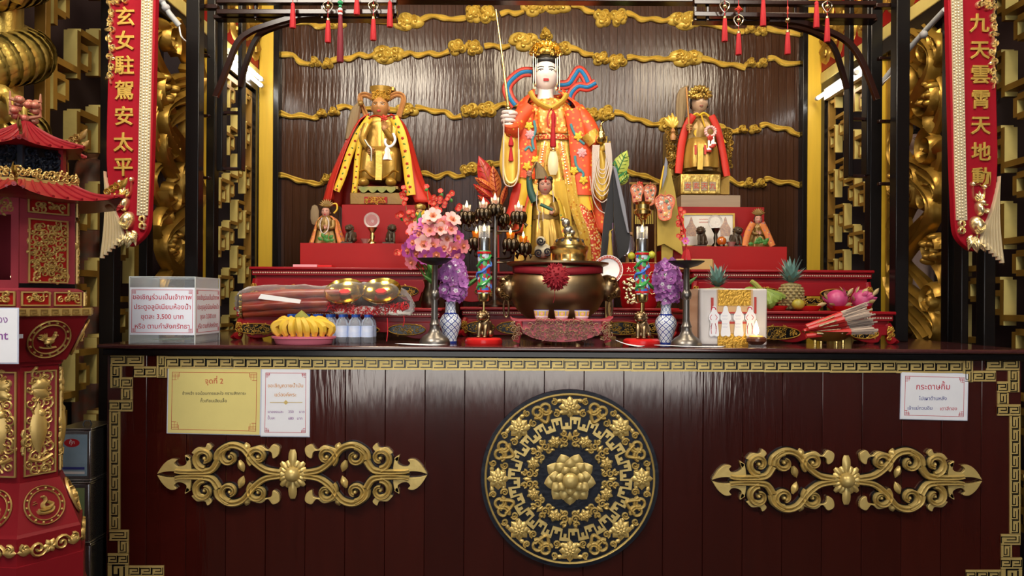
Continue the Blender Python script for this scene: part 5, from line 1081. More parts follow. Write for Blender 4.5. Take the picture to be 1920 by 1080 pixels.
def oil_lamp(cx, label, Y=2.6):
    k = Y/FPX; r_ = thing('oil_lamp', label, 'oil lamp', at_base(cx, Y, 1.0), 'enamelled lion oil lamps'); B = at_base(cx, Y, 1.0); z = lambda y: 1.0+(648-y)*k
    obj('red_base', MB().lathe([(0, 0), (34*k, 0), (35*k, 3*k), (34*k, 9*k), (30*k, 12*k), (0, 12.5*k)], B, 32, lob=8, la=.015), mat('red_plastic', (.6, .015, .015), .25), r_)
    lion('bronze_lion', r_, cx, 0, 52*k, Y, BRONZE, z(636)); L_ = lambda pr: MB().lathe([(r0*k, z(y)-1.0) for r0, y in pr], B, 28)
    obj('lion_stem', L_([(3, 590), (2.4, 580), (2.6, 568)]), BRASS, r_); obj('cup', L_([(3, 569), (10, 567), (12, 562), (12, 552), (0, 551)]), BRASS, r_)
    sl = obj('enamel_sleeve', L_([(12.4, 553), (12.6, 549), (12, 545), (12, 480), (12.6, 477), (12.4, 473), (0, 473)]), SLV, r_); c = B+Vector((0, 0, 0))
    for col_, ph, nm in ((mat('enamel_green', (.05, .35, .08), .2), 0, 'relief_dragon'), (mat('enamel_blue', (.08, .22, .7), .2), 2.6, 'relief_cloud')):
        pts = [B+Vector((13*k*cos(ph-PI*.9+i*.55), 13*k*sin(ph-PI*.9+i*.55), z(543)-1+(60*k)*i/16+.004*sin(i*2))) for i in range(17)]; obj(nm, MB().tube(cat(pts, 2), 2.4*k, 6), col_, sl)
    for y in (549, 477): obj('sleeve_ring', L_([(12.8, y+2), (13.4, y), (12.8, y-2)]), MATS['red_plastic'], sl)
    obj('steel_collar', L_([(11, 474), (11.2, 450), (10.8, 449)]), mat('steel_band', (.45, .46, .45), .2, 1), r_); obj('glass_chimney', L_([(10.6, 450), (10.6, 426), (10.1, 426), (10.1, 450)]), GLASS, r_)
    obj('wick', L_([(1.6, 450), (1.6, 436), (0, 435)]), INK, r_); flame('flame', r_, B+Vector((0, 0, z(437)-1)), 15*k); return r_
oil_lamp(907, 'enamelled oil lamp on a bronze lion, to the left of the censer'); oil_lamp(1203, 'enamelled oil lamp on a bronze lion, to the right of the censer')
# ---- lotus lamp tree
YL = 3.27; lt = thing('lotus_lamp_tree', 'bronze lamp tree of lotus buds with small burning oil cups', 'oil lamp', at_base(928, YL, ZL+.002)); DB = mat('dark_bronze', (.10, .075, .05), .28, 1, var=.5, vs=20); AMB = thin('amber_glass', (.8, .3, .02), .05, .35)
obj('pole', rest(MB().lpx(928, YL, [(4.5, 590), (5, 500), (4.5, 420), (4, 400)], 14), ZL+.006), PEWT, lt); obj('foot', MB().lathe([(.07, 0), (.07, .008), (.03, .016), (.012, .03)], at_base(928, YL, ZL+.002), 24), DB, lt)
for i, (x, y, dy) in enumerate(((875, 408, 0), (906, 402, .05), (928, 394, 0), (972, 408, .02), (893, 457, .07), (957, 459, .06), (981, 466, .03), (940, 412, -.06))):
    Yq = YL-dy; c = W(x, y, Yq); s = L(16, Yq)
    pod = MB()
    for j in range(7): a = 2*PI*j/7; pod.ell(c+Vector((.62*s*cos(a), .62*s*sin(a), 0)), (.42*s, .42*s, .75*s), 10, 8)
    p_ = obj('lotus_bud', pod.ell(c, (.6*s, .6*s, .8*s), 10, 8), DB, lt)
    obj('arm', MB().tube(cat([c-Vector((0, 0, .6*s)), c-Vector((0, 0, 1.5*s)), W(928, y+26, YL)], 5), .004, 7), DB, lt)
    for j in range(5): a = 2*PI*j/5; obj('hanging_leaf', MB().tube([c+Vector((.6*s*cos(a), .6*s*sin(a), -.5*s)), c+Vector((.95*s*cos(a), .95*s*sin(a), -.9*s)), c+Vector((.8*s*cos(a), .8*s*sin(a), -1.2*s))], [.12*s, .2*s, .04*s], 6), DB, p_)
    obj('oil_cup', MB().lathe([(.42*s, .6*s), (.5*s, 1.45*s), (.46*s, 1.45*s), (.38*s, .7*s), (0, .7*s)], c, 16), AMB if i in (4, 5, 6) else GLASS, p_); obj('oil', MB().lathe([(0, .72*s), (.38*s, .74*s), (.40*s, 1.1*s), (0, 1.1*s)], c, 14), AMB, p_)
    if i != 7: flame('flame', p_, c+Vector((0, 0, 1.2*s)), L(13, Yq))
# ---- donation box
YD = 2.53; F = FP(YD); a, b, d_ = X_(243, YD), X_(366, YD), 2.74; zt = W(300, 519, YD).z
db = thing('donation_box', 'clear acrylic donation box with crimson-lettered signs', 'box', ((a+b)/2, (YD+d_)/2, 1.0)); ACR = thin('clear_acrylic', (.92, .96, 1), .03, .05)
t = .004
for nm, q in (('front_pane', (a, b, YD, YD+t)), ('back_pane', (a, b, d_-t, d_)), ('side_pane', (a, a+t, YD+t, d_-t)), ('side_pane', (b-t, b, YD+t, d_-t))): obj(nm, MB().box(*q, 1.0, zt), ACR, db)
obj('floor_pane', MB().box(a+t, b-t, YD+t, d_-t, 1.001, 1.005), ACR, db)
for y0, y1 in ((YD+t, 2.6), (2.66, d_-t)): obj('lid_pane', MB().box(a+t, b-t, y0, y1, zt-.004, zt), ACR, db)
EDG = mat('acrylic_edge', (.6, .66, .66), .15)
for x, y in ((a, YD), (b, YD), (b, d_), (a, d_)): obj('pane_edge', MB().box(x-.0015, x+.0015, y-.0015, y+.0015, 1.0, zt+.001), EDG, db)
for q in (((a, b, YD-.001, YD+.001)), ((b-.001, b+.001, YD, d_)), ((a, b, d_-.001, d_+.001)), ((a-.001, a+.001, YD, d_))): obj('pane_edge', MB().box(*q, zt-.001, zt+.001), EDG, db)
def donation_sign(Fs, w, h):
    o = obj('paper_sign', MB().fbox(Fs, 0, w, 0, h, 0, .0012), mat('blue_white_paper', (.80, .84, .95), .5), db); mb = MB(); lw = .0014; m = .007
    for q in ((m, w-m, m, m+lw), (m, w-m, h-m-lw, h-m), (m, m+lw, m, h-m), (w-m-lw, w-m, m, h-m)): mb.fbox(Fs, *q, .0012, .0016)
    for sx in (0, 1):
        for sy in (0, 1):
            for k_ in range(3):
                u = m+.003+k_*.004; v = m+.003; u0, v0, u1, v1 = u, v, u+lw*.7, v+.011
                for q in ((u0, u1, v0, v1), (v0, v1, u0, u1)): 
                    A, B, C, D = q; A, B = (A, B) if not sx else (w-B, w-A); C, D = (C, D) if not sy else (h-D, h-C); mb.fbox(Fs, A, B, C, D, .0012, .0015)
    obj('printed_border', mb, PINKT, o, stuff=True)
    for i, l_ in enumerate(('ขอเชิญร่วมเป็นเจ้าภาพ', 'ประตูอลูมิเนียมห้องน้ำ', 'ชุดละ 3,500 บาท', 'หรือ ตามกำลังศรัทธา')): obj('lettering', text_mb(l_, .030*w/.213, Fs, w/2, h*(.75-.205*i), 'C', h=.0017, bold=.014), PINKT, o)
sw = b-a; z0 = W(300, 628, YD).z; z1 = W(300, 539, YD).z
donation_sign(FR((a, YD-.0002, z0), (1, 0, 0), (0, 0, 1), (0, -1, 0)), sw, z1-z0); donation_sign(FR((b+.0002, YD, z0), (0, 1, 0), (0, 0, 1), (1, 0, 0)), d_-YD, z1-z0)
RR = random.Random(2); NOTE = mat('banknote', (.3, .42, .3), .7, var=.5, vs=40)
for i in range(5):
    x, y = a+.045+.028*i, RR.uniform(YD+.06, d_-.06); Fz = FR((x, y, 1.006+.0012*i), (cos(i), sin(i), 0), (-sin(i), cos(i), 0), (0, 0, 1)); tag(obj('banknote', MB().fbox(Fz, -.035, .035, -.018, .018, 0, .0008), NOTE, loc=(x, y, 1.006)), '%s banknote from the left on the floor of the donation box' % ('first', 'second', 'third', 'fourth', 'fifth')[i], 'banknote', 'banknotes in the donation box')
# ---- bananas on a pink tray
YN = 2.525; tr = thing('pink_tray', 'oval pink plastic tray under the yellow bananas', 'tray', at_base(570, YN, 1.0)); k = YN/FPX; B = at_base(570, YN, 1.0)
obj('tray', MB().lathe([(0, 0), (50*k, 0), (52*k, 1*k), (57*k, 13*k), (60*k, 14*k), (60*k, 15.5*k), (56*k, 15*k), (50*k, 3*k), (0, 3*k)], B, 40, sy=.62), mat('pink_plastic', (.75, .2, .28), .35), tr)
obj('rim_line', MB().lathe([(58*k, 11*k), (60*k, 12*k), (59.5*k, 13*k)], B, 40, sy=.625), MATS['pink_plastic'], tr)
BAN = mat('banana_yellow', (.72, .48, .05), .45, var=.55, vs=14, col2=(.45, .26, .03)); BT = mat('banana_tip', (.05, .03, .015), .7); BST = mat('banana_stalk', (.30, .30, .06), .6)
def banana(root, p0, p1, p2, p3, r_, m, tip):
    P = cat([p0, p1, p2, p3], 5); n = len(P); rr = [r_*(.38 if i < 2 else .62 if i < 4 else 1 if i < n-3 else .75 if i < n-1 else .3) for i in range(n)]
    o = obj('banana', MB().tube(P, rr, 6), m, root, ang=25); obj('banana_tip', MB().tube([P[-1], Vector(P[-1])+(Vector(P[-1])-Vector(P[-2])).normalized()*r_*.35], r_*.28, 6), tip, o); return o
bb = thing('banana_bunch', 'bunch of ripe yellow bananas with dark spots on the pink tray', 'bananas', B+Vector((0, 0, .008))); q0 = W(566, 605, YN)
for i in range(8):
    t = (i-3.5)/3.5; a = abs(t); banana(bb, W(562+10*t, 600, YN-.01), W(564+30*t+8*t*a, 602+3*a, YN-.035+.03*a), W(568+46*t+8*t*a, 614, YN-.042+.036*a*a), W(570+45*t, 633-2*a, YN-.036+.032*a*a), L(7.6, YN), BAN, BT)
for i in range(6):
    t = (i-2.5)/2.5; banana(bb, W(562+8*t, 600, YN), W(566+36*t, 600, YN+.02), W(568+46*t, 612, YN+.03-.01*abs(t)), W(570+40*t, 628, YN+.026-.015*abs(t)), L(7.5, YN), BAN, BT)
obj('stalk', MB().tube([q0+Vector((0, .01, -.012)), W(568, 596, YN), W(574, 590, YN)], [L(17, YN), L(15, YN), L(12, YN)], 10, sq=.6), BST, bb)
# ---- shrink-wrapped water bottles
YW = 2.6; PET = thin('clear_bottle', (.9, .95, 1), .06, .16, bump=.8, bs=60); BLB = mat('bottle_label', (.35, .5, .85), .3, var=.8, vs=30, col2=(.85, .88, .95)); CAP = mat('blue_cap', (.02, .08, .4), .35)
wl = ('leftmost', 'second', 'third', 'fourth', 'fifth', 'sixth', 'rightmost')
for j, dy in enumerate((0, .047)):
    for i, x in enumerate((545, 569, 593, 617, 641, 665, 689)):
        k = YW/FPX; B = at_base(x, YW, 1.0)+Vector((0, dy, 0)); bt = thing('water_bottle', '%s clear water bottle from the left in the %s row under the bundle' % (wl[i], ('front', 'back')[j]), 'bottle', B, 'wrapped water bottles')
        obj('body', MB().lathe([(0, 0), (11*k, 0), (12*k, 2*k), (12*k, 36*k), (10*k, 43*k), (6*k, 47*k), (5.5*k, 50*k), (0, 50*k)], B, 20, lob=10, la=.015), PET, bt)
        obj('label', MB().lathe([(12.2*k, 12*k), (12.2*k, 33*k)], B, 20), BLB, bt); obj('cap', MB().lathe([(6.2*k, 49*k), (6.2*k, 54*k), (0, 54.2*k)], B, 14), CAP, bt)
# ---- wrapped incense bundle with gold dishes
YR = 2.685; wr = thing('incense_bundle', 'cellophane-wrapped bundle of red incense packs and two gold dishes', 'incense bundle', at_base(610, YR, 1.096)); CELL = thin('cellophane', (.95, .97, 1), .1, .03, bump=1, bs=60)
PKR = mat('incense_packet', (.24, .005, .012), .3, var=.35, vs=30, col2=(.45, .22, .04)); RR = random.Random(9)
for i in range(7):
    y = 546+(i % 4)*10; dY = -.05+.035*(i//4)+.01*(i % 2); o = obj('incense_pack', MB().tube([W(452+RR.uniform(0, 6), y+12, YR+dY), W(540, y+5, YR+dY), W(640+RR.uniform(-10, 10), y+2, YR+dY)], [L(8, YR), L(9, YR), L(6, YR)], 10), PKR, wr); obj('pack_end', MB().tube([W(451, y+12.2, YR+dY), W(456, y+12, YR+dY)], L(9.2, YR), 10), BRASS, o)
obj('paper_slip', MB().prism(FP(YR-.09), [(490, 551), (565, 562), (562, 569), (484, 560)], 0, .002), WHITE, wr)
GD = mat('gold_foil', (.85, .60, .12), .15, 1)
for x, y in ((647, 552), (715, 551)):
    c = W(x, y, YR-.05); M_ = Matrix.Rotation(math.radians(38), 4, 'X'); mb = MB().lathe([(0, -.006), (L(28, YR), -.004), (L(35, YR), .012), (L(37, YR), .014), (L(37, YR), .017), (L(33, YR), .012), (L(26, YR), .002), (0, .001)], (0, 0, 0), 32)
    for v in mb.v: v.xyz = c + (M_ @ v)
    o = obj('gold_dish', mb, GD, wr); pk = MB().prism(FR(c+(M_ @ Vector((0, 0, .006))), M_ @ Vector((1, 0, 0)), M_ @ Vector((0, 1, 0)), M_ @ Vector((0, 0, 1))), [(.02*cos(t*PI/3), .014*sin(t*PI/3)) for t in range(6)], 0, .008); obj('red_packet', pk, MATS['red_plastic'], o)
mb = MB()
for i in range(520):
    x = 615+150*RR.random(); y = 574+14*RR.random(); c = W(x, y-12*(abs(x-690)/90), YR-.075+RR.uniform(-.02, .03)); e = c+Vector((RR.uniform(-.012, .012), RR.uniform(-.012, .008), RR.uniform(-.014, .002))); mb.bar(c, e, .0028, .0008)
obj('shredded_paper', mb, mat('red_shred', (.62, .02, .03), .4), wr, stuff=True)
cs = MB(); rings = []
for i, (x, y, hw, hd) in enumerate(cat([(447, 570, 8, .03), (455, 565, 24, .055), (500, 560, 29, .07), (570, 559, 27, .07), (615, 560, 28, .072), (660, 559, 33, .075), (720, 560, 33, .075), (752, 566, 28, .065), (768, 572, 20, .045), (776, 575, 8, .02)], 3)):
    c = W(x, y, YR-.015); rings.append([c+Vector((0, hd*cos(t*PI/12), L(hw, YR)*.9*sin(t*PI/12)))*(1) + Vector((RR.uniform(-.003, .003), RR.uniform(-.004, .004), RR.uniform(-.004, .004))) for t in range(24)])
obj('cellophane_wrap', cs.loft(rings), CELL, wr, ang=30)
for x, a, b in ((726, 596, 640), (757, 592, 612)): pxtube('red_cord', wr, YR-.1, [(x, a), (x+1, (a+b)/2), (x-1, b)], .9, MATS['red_shred'], 5)
# ================================================================ flowers, figurines, fruit and the right-hand offerings
LP1 = mat('lily_pink', (.72, .13, .20), .5, var=.7, vs=50, col2=(.8, .42, .42)); LP2 = mat('lily_magenta', (.42, .045, .30), .5, var=.6, vs=50, col2=(.62, .2, .5)); LCEN = mat('lily_heart', (.70, .22, .12), .5); LW = mat('lily_blush', (.82, .50, .46), .5, var=.7, vs=50, col2=(.75, .2, .25))
lil = [bloom_mesh('lily', 6, .036, .012, (m, LCEN), .5) for m in (LP1, LP2, LW)]
PLB = mat('plum_red', (.62, .03, .02), .5, var=.4, vs=60); plum = bloom_mesh('plum', 5, .011, .0065, (PLB, LCEN), .35)
RR = random.Random(21); Yk = 2.9; zb = ZL
lv = thing('flower_vase', 'small dark vase holding the pink lilies on the left low table', 'vase', at_base(806, Yk, zb)); obj('body', MB().lathe([(0, 0), (.03, 0), (.036, .02), (.03, .05), (.02, .08), (.024, .10), (.02, .10), (.016, .08)], at_base(806, Yk, zb), 24), DB, lv); obj('rim', MB().lathe([(.024, .098), (.027, .102), (.02, .104)], at_base(806, Yk, zb), 24), DB, lv)
bq = thing('lily_bouquet', 'large bouquet of pink and magenta lilies above the left candle stand', 'flowers', at_base(806, Yk, zb+.07))
top = at_base(806, Yk, zb+.1)
spots = [(812, 405, 2), (797, 418, 1), (828, 418, 0), (845, 430, 0), (786, 440, 1), (806, 432, 0), (820, 442, 0), (838, 448, 2), (858, 446, 1), (775, 455, 1), (795, 458, 2), (812, 460, 0), (832, 465, 2), (850, 468, 0), (766, 470, 1), (782, 476, 1), (800, 482, 1), (818, 478, 1), (836, 484, 1), (854, 482, 1), (772, 492, 0), (790, 424, 0), (848, 412, 2), (806, 412, 2), (868, 462, 0), (776, 430, 0), (826, 430, 2)]
for i, (x, y, c_) in enumerate(spots):
    p = W(x, y, Yk-.07+RR.uniform(-.02, .02)+.0009*abs(x-815)); d = (p-W(812, 455, Yk+.03)); put(lil[c_], 'bloom', bq, p, d+Vector((0, -.04, .01)), RR.uniform(.85, 1.15), RR.uniform(0, 6))
    obj('stem', MB().tube(cat([top-Vector((0, 0, .03)), top.lerp(p, .5)+Vector((0, .02, 0)), p], 3), .0018, 5), GREEN, bq)
for i in range(16): x, y = RR.uniform(770, 860), RR.uniform(420, 492); obj('leaf', MB().petal(FP(Yk-.03), x, y, RR.uniform(0, 6), RR.uniform(18, 32), 5, .008), GREEN, bq)
obj('long_leaf', MB().petal(FP(Yk-.1), 800, 490, 1.0, 40, 5, .01), GREEN, bq); obj('long_leaf', MB().petal(FP(Yk-.1), 845, 492, 1.3, 36, 5, .01), GREEN, bq)
pv = thing('plum_branches', 'spray of red plum blossom branches behind the pink lilies', 'flowers', at_base(800, 3.22, ZU)); Yp = 3.22; t0 = at_base(800, Yp, ZU+.0)
for tip in ((757, 352), (768, 440), (745, 472), (842, 368), (862, 392), (826, 358), (772, 398), (800, 350), (845, 405), (748, 405), (815, 375)):
    e = W(*tip, Yp-.03); mid = t0.lerp(e, .5)+Vector((RR.uniform(-.03, .03), -.02, .03)); C = cat([t0, mid, e], 8); obj('branch', MB().tube(C, [.003-.0015*i/len(C) for i in range(len(C))], 5), BWOOD, pv)
    for i in range(9): p = Vector(C[RR.randint(6, len(C)-1)])+Vector((RR.uniform(-.014, .014), RR.uniform(-.02, 0), RR.uniform(-.014, .014))); put(plum, 'blossom', pv, p, (RR.uniform(-.6, .6), -1, RR.uniform(-.4, .6)), RR.uniform(.8, 1.3), RR.uniform(0, 6))
    put(plum, 'blossom', pv, e, (0, -1, .4), 1.1); obj('leaf', MB().petal(FP(Yp-.04), tip[0]+3, tip[1]+4, RR.uniform(0, 6), 8, 3, .003), GREEN, pv)
# ---- figurines
def figurine(label, cx, yb, h, Y, z0, rm, cm, skin, kind=0, op=50):
    k = h/80.0; r_ = thing('figurine', label, 'figurine', at_base(cx, Y, z0), 'small figures on the altar'); y = lambda v: yb-(80-v)*k
    s = L(1, Y)*k
    robe('robe', r_, rm, Y, [(y(26), cx, 6*k, 8*s, 0), (y(34), cx, 14*k, 12*s, .02), (y(50), cx, 17*k, 15*s, .05), (y(68), cx, 22*k, 19*s, .09), (y(80), cx, 25*k, 21*s, .1)], 9, n=36)
    if cm: robe('cape', r_, cm, Y, [(y(27), cx+1*k, 9*k, 10*s, 0), (y(36), cx+2*k, 20*k, 15*s, .02), (y(55), cx+2*k, 25*k, 19*s, .06), (y(80), cx+3*k, 33*k, 25*s, .1)], 10, op=op, solid=.002, n=36)
    head(r_, cx-1*k, y(20), 22*k, Y-4*s, skin)
    if kind == 0:
        for i in range(9): a = -PI/2+(i-4)*.3; obj('crest_plume', MB().petal(FP(Y-4*s), cx, y(10), a, 16*k, 2.4*k, .004), BWOOD, r_)
        obj('crest', MB().ell(W(cx, y(9), Y-4*s), (8*s, 7*s, 4*s), 10, 6), BWOOD, r_)
    else: obj('crown', MB().lpx(cx, Y-3*s, [(8*k, y(12)), (10*k, y(8)), (9*k, y(4)), (3*k, y(1)), (0, y(0))], 12, lob=6, la=.12), NG, r_)
    for s_ in (-1, 1): pxtube('arm', r_, Y-12*s, [(cx+s_*12*k, y(36)), (cx+s_*13*k, y(48)), (cx+s_*4*k, y(50))], (5*k, 3.4*k), rm, 8, [0, 4*s, 8*s]); openhand(r_, W(cx+s_*3*k, y(49), Y-21*s), 6*s, skin)
    return r_, y, s
OFL = brocade('orange_floral', (.62, .20, .05), [(.5, .1, .1), (.2, .15, .3), (.7, .45, .1)], 90, .6, 0, .4)
f1, y, s = figurine('small dark figure in an orange floral cape, far left on the red block', 612, 456, 80, 3.43, ZA, BWOOD, OFL, SKINP, 0, 42); settle(f1, ZA)
obj('round_fan', MB().lpx(590, 3.41, [(0, 384), (5, 386), (8, 396), (8, 410), (5, 420), (0, 422)], 16, sy=.3), FLAX, f1); pxtube('bead_loop', f1, 3.37, [(604, 408), (600, 420), (602, 434), (608, 438), (615, 430), (616, 415), (612, 407)], 1.2, PEARL, 6); pxtube('ribbon_scarf', f1, 3.44, [(618, 385), (630, 382), (632, 392), (626, 400)], 1.8, YSILK, 6)
for i in range(9): obj('leaf', MB().petal(FP(3.36), 612+RR.uniform(-8, 8), 450+RR.uniform(-5, 3), RR.uniform(3, 6.3), 10, 3.5, .004), GREEN, f1)
f2, y, s = figurine('small dark figure in orange scarves with a feather crest, right end of the red block', 1422, 462, 70, 3.43, ZC2, BWOOD, None, SKINP, 0); settle(f2, ZC2)
for pts in ([(1412, 418), (1402, 438), (1397, 461)], [(1428, 418), (1438, 438), (1448, 461)]): sash(f2, 'orange_scarf', 3.38, pts, 6, (OFL,))
for i in range(9): obj('leaf', MB().petal(FP(3.36), 1424+RR.uniform(-12, 12), 455+RR.uniform(-5, 3), RR.uniform(3, 6.3), 10, 3.5, .004), GREEN, f2)
f3, y, s = figurine('small gilded figure with yellow scarf partly behind the pink lilies', 788, 456, 78, 3.42, ZA, AGOLD, None, SKINB, 1); settle(f3, ZA); sash(f3, 'yellow_scarf', 3.37, [(780, 400), (788, 405), (797, 396)], 3, (YSILK,))
DKW = mat('dark_carving', (.07, .045, .025), .4, bump=.5, bs=80, var=.5, vs=30)
for cx, h, z0, lab, fl in ((655, 34, ZA, 'small dark carved lion left of the crystal ball', 1), (733, 35, ZA, 'small dark carved lion right of the crystal ball', -1), (1314, 36, ZC2, 'small brown carved lion in front of the framed picture', 1), (1381, 36, ZC2, 'small brown carved lion at the right corner of the framed picture', -1)):
    r_ = thing('carved_lion', lab, 'figurine', at_base(cx, 3.41, z0), 'small carved lions'); obj('pedestal', MB().box(W(cx, 0, 3.41).x-.025, W(cx, 0, 3.41).x+.025, 3.38, 3.44, z0, z0+.008), DKW, r_); lion('body', r_, cx, 0, L(h, 3.41), 3.41, DKW, z0+.008, fl)
CRY = thin('crystal', (1, 1, 1), .01, .10); AMBB = mat('amber_ball', (.45, .1, .01), .05, coat=1)
def ball(cx, cy, r0, z0, Y, lab, sm):
    r_ = thing('crystal_ball', lab, 'crystal ball', at_base(cx, Y, z0), 'crystal balls on the red blocks'); c = W(cx, cy, Y); R_ = L(r0, Y)
    obj('ball', MB().ell(c, R_, 28, 20), CRY, r_, ang=80); obj('core_glint', MB().ell(c+Vector((R_*.1, 0, -R_*.1)), R_*.16, 10, 8), GLASS, r_); b = c.z-R_-z0
    obj('stand', MB().lathe([(R_*.55, 0), (R_*.5, b*.1), (R_*.22, b*.25), (R_*.3, b*.5), (R_*.2, b*.7), (R_*.5, b*.95), (R_*.6, b*1.05), (0, b)], at_base(cx, Y, z0), 20, lob=6, la=.08), sm, r_)
ball(697, 413, 15, ZA, 3.40, 'clear crystal ball on a gold stand on the left red block', BRASS); ball(1341, 416, 13.5, ZC2, 3.40, 'clear crystal ball on a bronze stand before the framed picture', DB)
r_ = thing('amber_ball', 'small amber glass ball in front of the framed picture', 'crystal ball', at_base(1353, 3.375, ZC2)); obj('ball', MB().ell(W(1353, 452, 3.375), L(9, 3.375), 18, 12), AMBB, r_, ang=80); obj('ring_stand', rest(MB().lpx(1353, 3.375, [(6, 462), (6.5, 460), (5, 457)], 16), ZC2), DB, r_); settle(r_, ZC2)
for cx, z0, lab in ((684, ZA, 'tiny white bowl beside the left crystal ball'), (1370, ZC2, 'tiny silver bowl beside the amber ball')):
    r_ = thing('small_bowl', lab, 'bowl', at_base(cx, 3.38, z0)); k = 3.38/FPX; obj('bowl', MB().lathe([(0, 0), (4*k, 0), (5*k, 1.5*k), (9*k, 8*k), (10*k, 9*k), (8*k, 8*k), (3*k, 3*k), (0, 3*k)], at_base(cx, 3.38, z0), 20), mat('silvered_bowl', (.6, .55, .48), .3, .6), r_); obj('foot', MB().lathe([(4.4*k, 0), (4.4*k, 1.4*k), (3.6*k, 1.5*k)], at_base(cx, 3.38, z0), 16), MATS['silvered_bowl'], r_)
# framed picture
Yf = 3.478; F = FP(Yf); fp = thing('framed_picture', 'gold-framed white picture of two shrine figures leaning on the red block', 'picture', at_base(1328, Yf, ZC2))
obj('backing', MB().fbox(F, 1281, 1375, 402, 463, -.012, 0), LAM, fp); obj('print', MB().fbox(F, 1282.5, 1373.5, 403, 462, 0, .001), mat('cream_print', (.8, .76, .68), .3), fp)
for q in ((1279, 1377, 400, 403), (1279, 1377, 460, 463), (1279, 1282, 403, 460), (1374, 1377, 403, 460)): obj('frame_bar', MB().fbox(F, *q, -.012, .006), GOLD, fp)
pm_ = MB(); F2 = FP(Yf-.0012)
for x0 in (1296, 1360):
    pm_.prism(F2, [(x0-9, 443), (x0-10, 428), (x0-4, 418), (x0-2, 410), (x0, 406), (x0+2, 410), (x0+4, 418), (x0+10, 428), (x0+9, 443)], 0, .0003)
obj('printed_figure', pm_, mat('print_grey', (.32, .22, .25), .6, var=.9, vs=160, col2=(.75, .5, .3)), fp, stuff=True); 
cap_ = MB()
for yy in (411, 416.5): cap_.band(F2, [(1311+j*1.8, yy+(.8 if j % 2 else -.6)) for j in range(10)], .5, .0004, 2)
obj('caption', cap_, BRED, fp, stuff=True)
# ---- feather fans, flags, pouches
def leaf_fan(label, Y, stem, leaves, m, m2):
    r_ = thing('leaf_fan', label, 'fan', at_base(stem[0][0], Y, ZU), 'painted leaf fans beside the tall statue'); pxtube('stem', r_, Y, stem, 2, m, 7)
    for i, (u, v, a, ln, wd) in enumerate(leaves):
        o = obj('leaf', MB().petal(FP(Y-.01*i), u, v, a, ln, wd, .02, rnd=False), m if i % 2 == 0 else m2, r_); obj('midrib', MB().band(FP(Y-.01*i-.022), [(u+cos(a)*ln*t, v+sin(a)*ln*t) for t in lin(.1, .9, 6)], .8, .004), m2 if i % 2 == 0 else m, o)
        for t in lin(.2, .75, 5):
            for s_ in (-1, 1): obj('vein', MB().band(FP(Y-.01*i-.016), [(u+cos(a)*ln*t, v+sin(a)*ln*t), (u+cos(a)*ln*(t+.12)-s_*sin(a)*wd*.6, v+sin(a)*ln*(t+.12)+s_*cos(a)*wd*.6)], .5, .004), m2 if i % 2 == 0 else m, o)
    settle(r_, ZU)
FR1 = mat('feather_red', (.55, .03, .03), .35, var=.5, vs=20); FR2 = mat('feather_orange', (.75, .22, .06), .35); FG1 = mat('feather_green', (.03, .28, .12), .35, var=.4, vs=20); FG2 = mat('feather_lime', (.5, .6, .12), .35)
leaf_fan('red and orange painted leaf fan to the left of the tall statue', 3.95, [(935, 512), (934, 440), (930, 372)], [(931, 372, -1.95, 90, 17), (932, 368, -1.7, 62, 12), (926, 370, -2.5, 48, 8), (925, 352, -2.55, 42, 7), (922, 386, -2.4, 36, 6), (940, 380, -1.3, 40, 6)], FR1, FR2)
leaf_fan('green and yellow painted leaf fan to the right of the tall statue', 3.95, [(1146, 512), (1150, 420), (1155, 345)], [(1152, 330, -1.15, 58, 15), (1156, 345, -1.0, 36, 8), (1158, 342, -.75, 30, 8), (1150, 335, -1.5, 40, 8)], FG2, FG1)
def flag(label, Y, polys, pole, foot):
    r_ = thing('cloth_flag', label, 'flag', at_base(pole[0], Y, foot), 'folded cloth flags'); k = Y/FPX; X = (pole[0]-960)*k
    obj('pole', MB().tube([(X, Y+.03, foot), (X, Y+.03, W(pole[0], pole[1], Y).z)], .005, 8), BWOOD, r_)
    for nm, pl_, d, m in polys: obj(nm, MB().prism(FP(Y-d), pl_, -.004, .004), m, r_, bev=.002)
BCL = mat('black_cloth', (.012, .013, .018), .7, sheen=.3); GRY = mat('grey_lining', (.22, .23, .28), .6); MUS = mat('mustard_cloth', (.44, .32, .06), .7, var=.2, vs=20); 
flag('black folded cloth flag with grey edge beside the tall statue', 3.36, [('left_fold', [(1149, 312), (1143, 345), (1132, 411), (1125, 488), (1147, 490), (1150, 425), (1151, 330)], .0, BCL), ('right_fold', [(1150, 312), (1155, 325), (1168, 395), (1182, 440), (1178, 472), (1160, 488), (1151, 418)], .014, BCL), ('grey_edge', [(1149, 310), (1156, 316), (1172, 385), (1180, 438), (1176, 436), (1166, 395), (1152, 325)], .024, GRY)], (1150, 316), ZL+.002)
flag('mustard cloth flag with grey edge hanging before the right seated statue', 3.32, [('cloth', [(1250, 306), (1258, 322), (1266, 360), (1273, 410), (1281, 480), (1266, 470), (1245, 458), (1232, 462), (1232, 380), (1240, 335)], 0, MUS), ('lower_fold', [(1240, 455), (1262, 468), (1260, 505), (1240, 505)], -.012, MUS), ('grey_edge', [(1248, 294), (1252, 305), (1250, 330), (1241, 355), (1243, 325)], .012, GRY), ('orange_edge', [(1244, 310), (1246, 312), (1240, 350), (1236, 362), (1237, 345)], .014, YSILK)], (1250, 300), ZU)
EMB = brocade('embroidery', (.62, .22, .12), [(.25, .35, .3), (.7, .45, .15), (.45, .08, .08), (.75, .6, .5)], 120, .6, 0, .55)
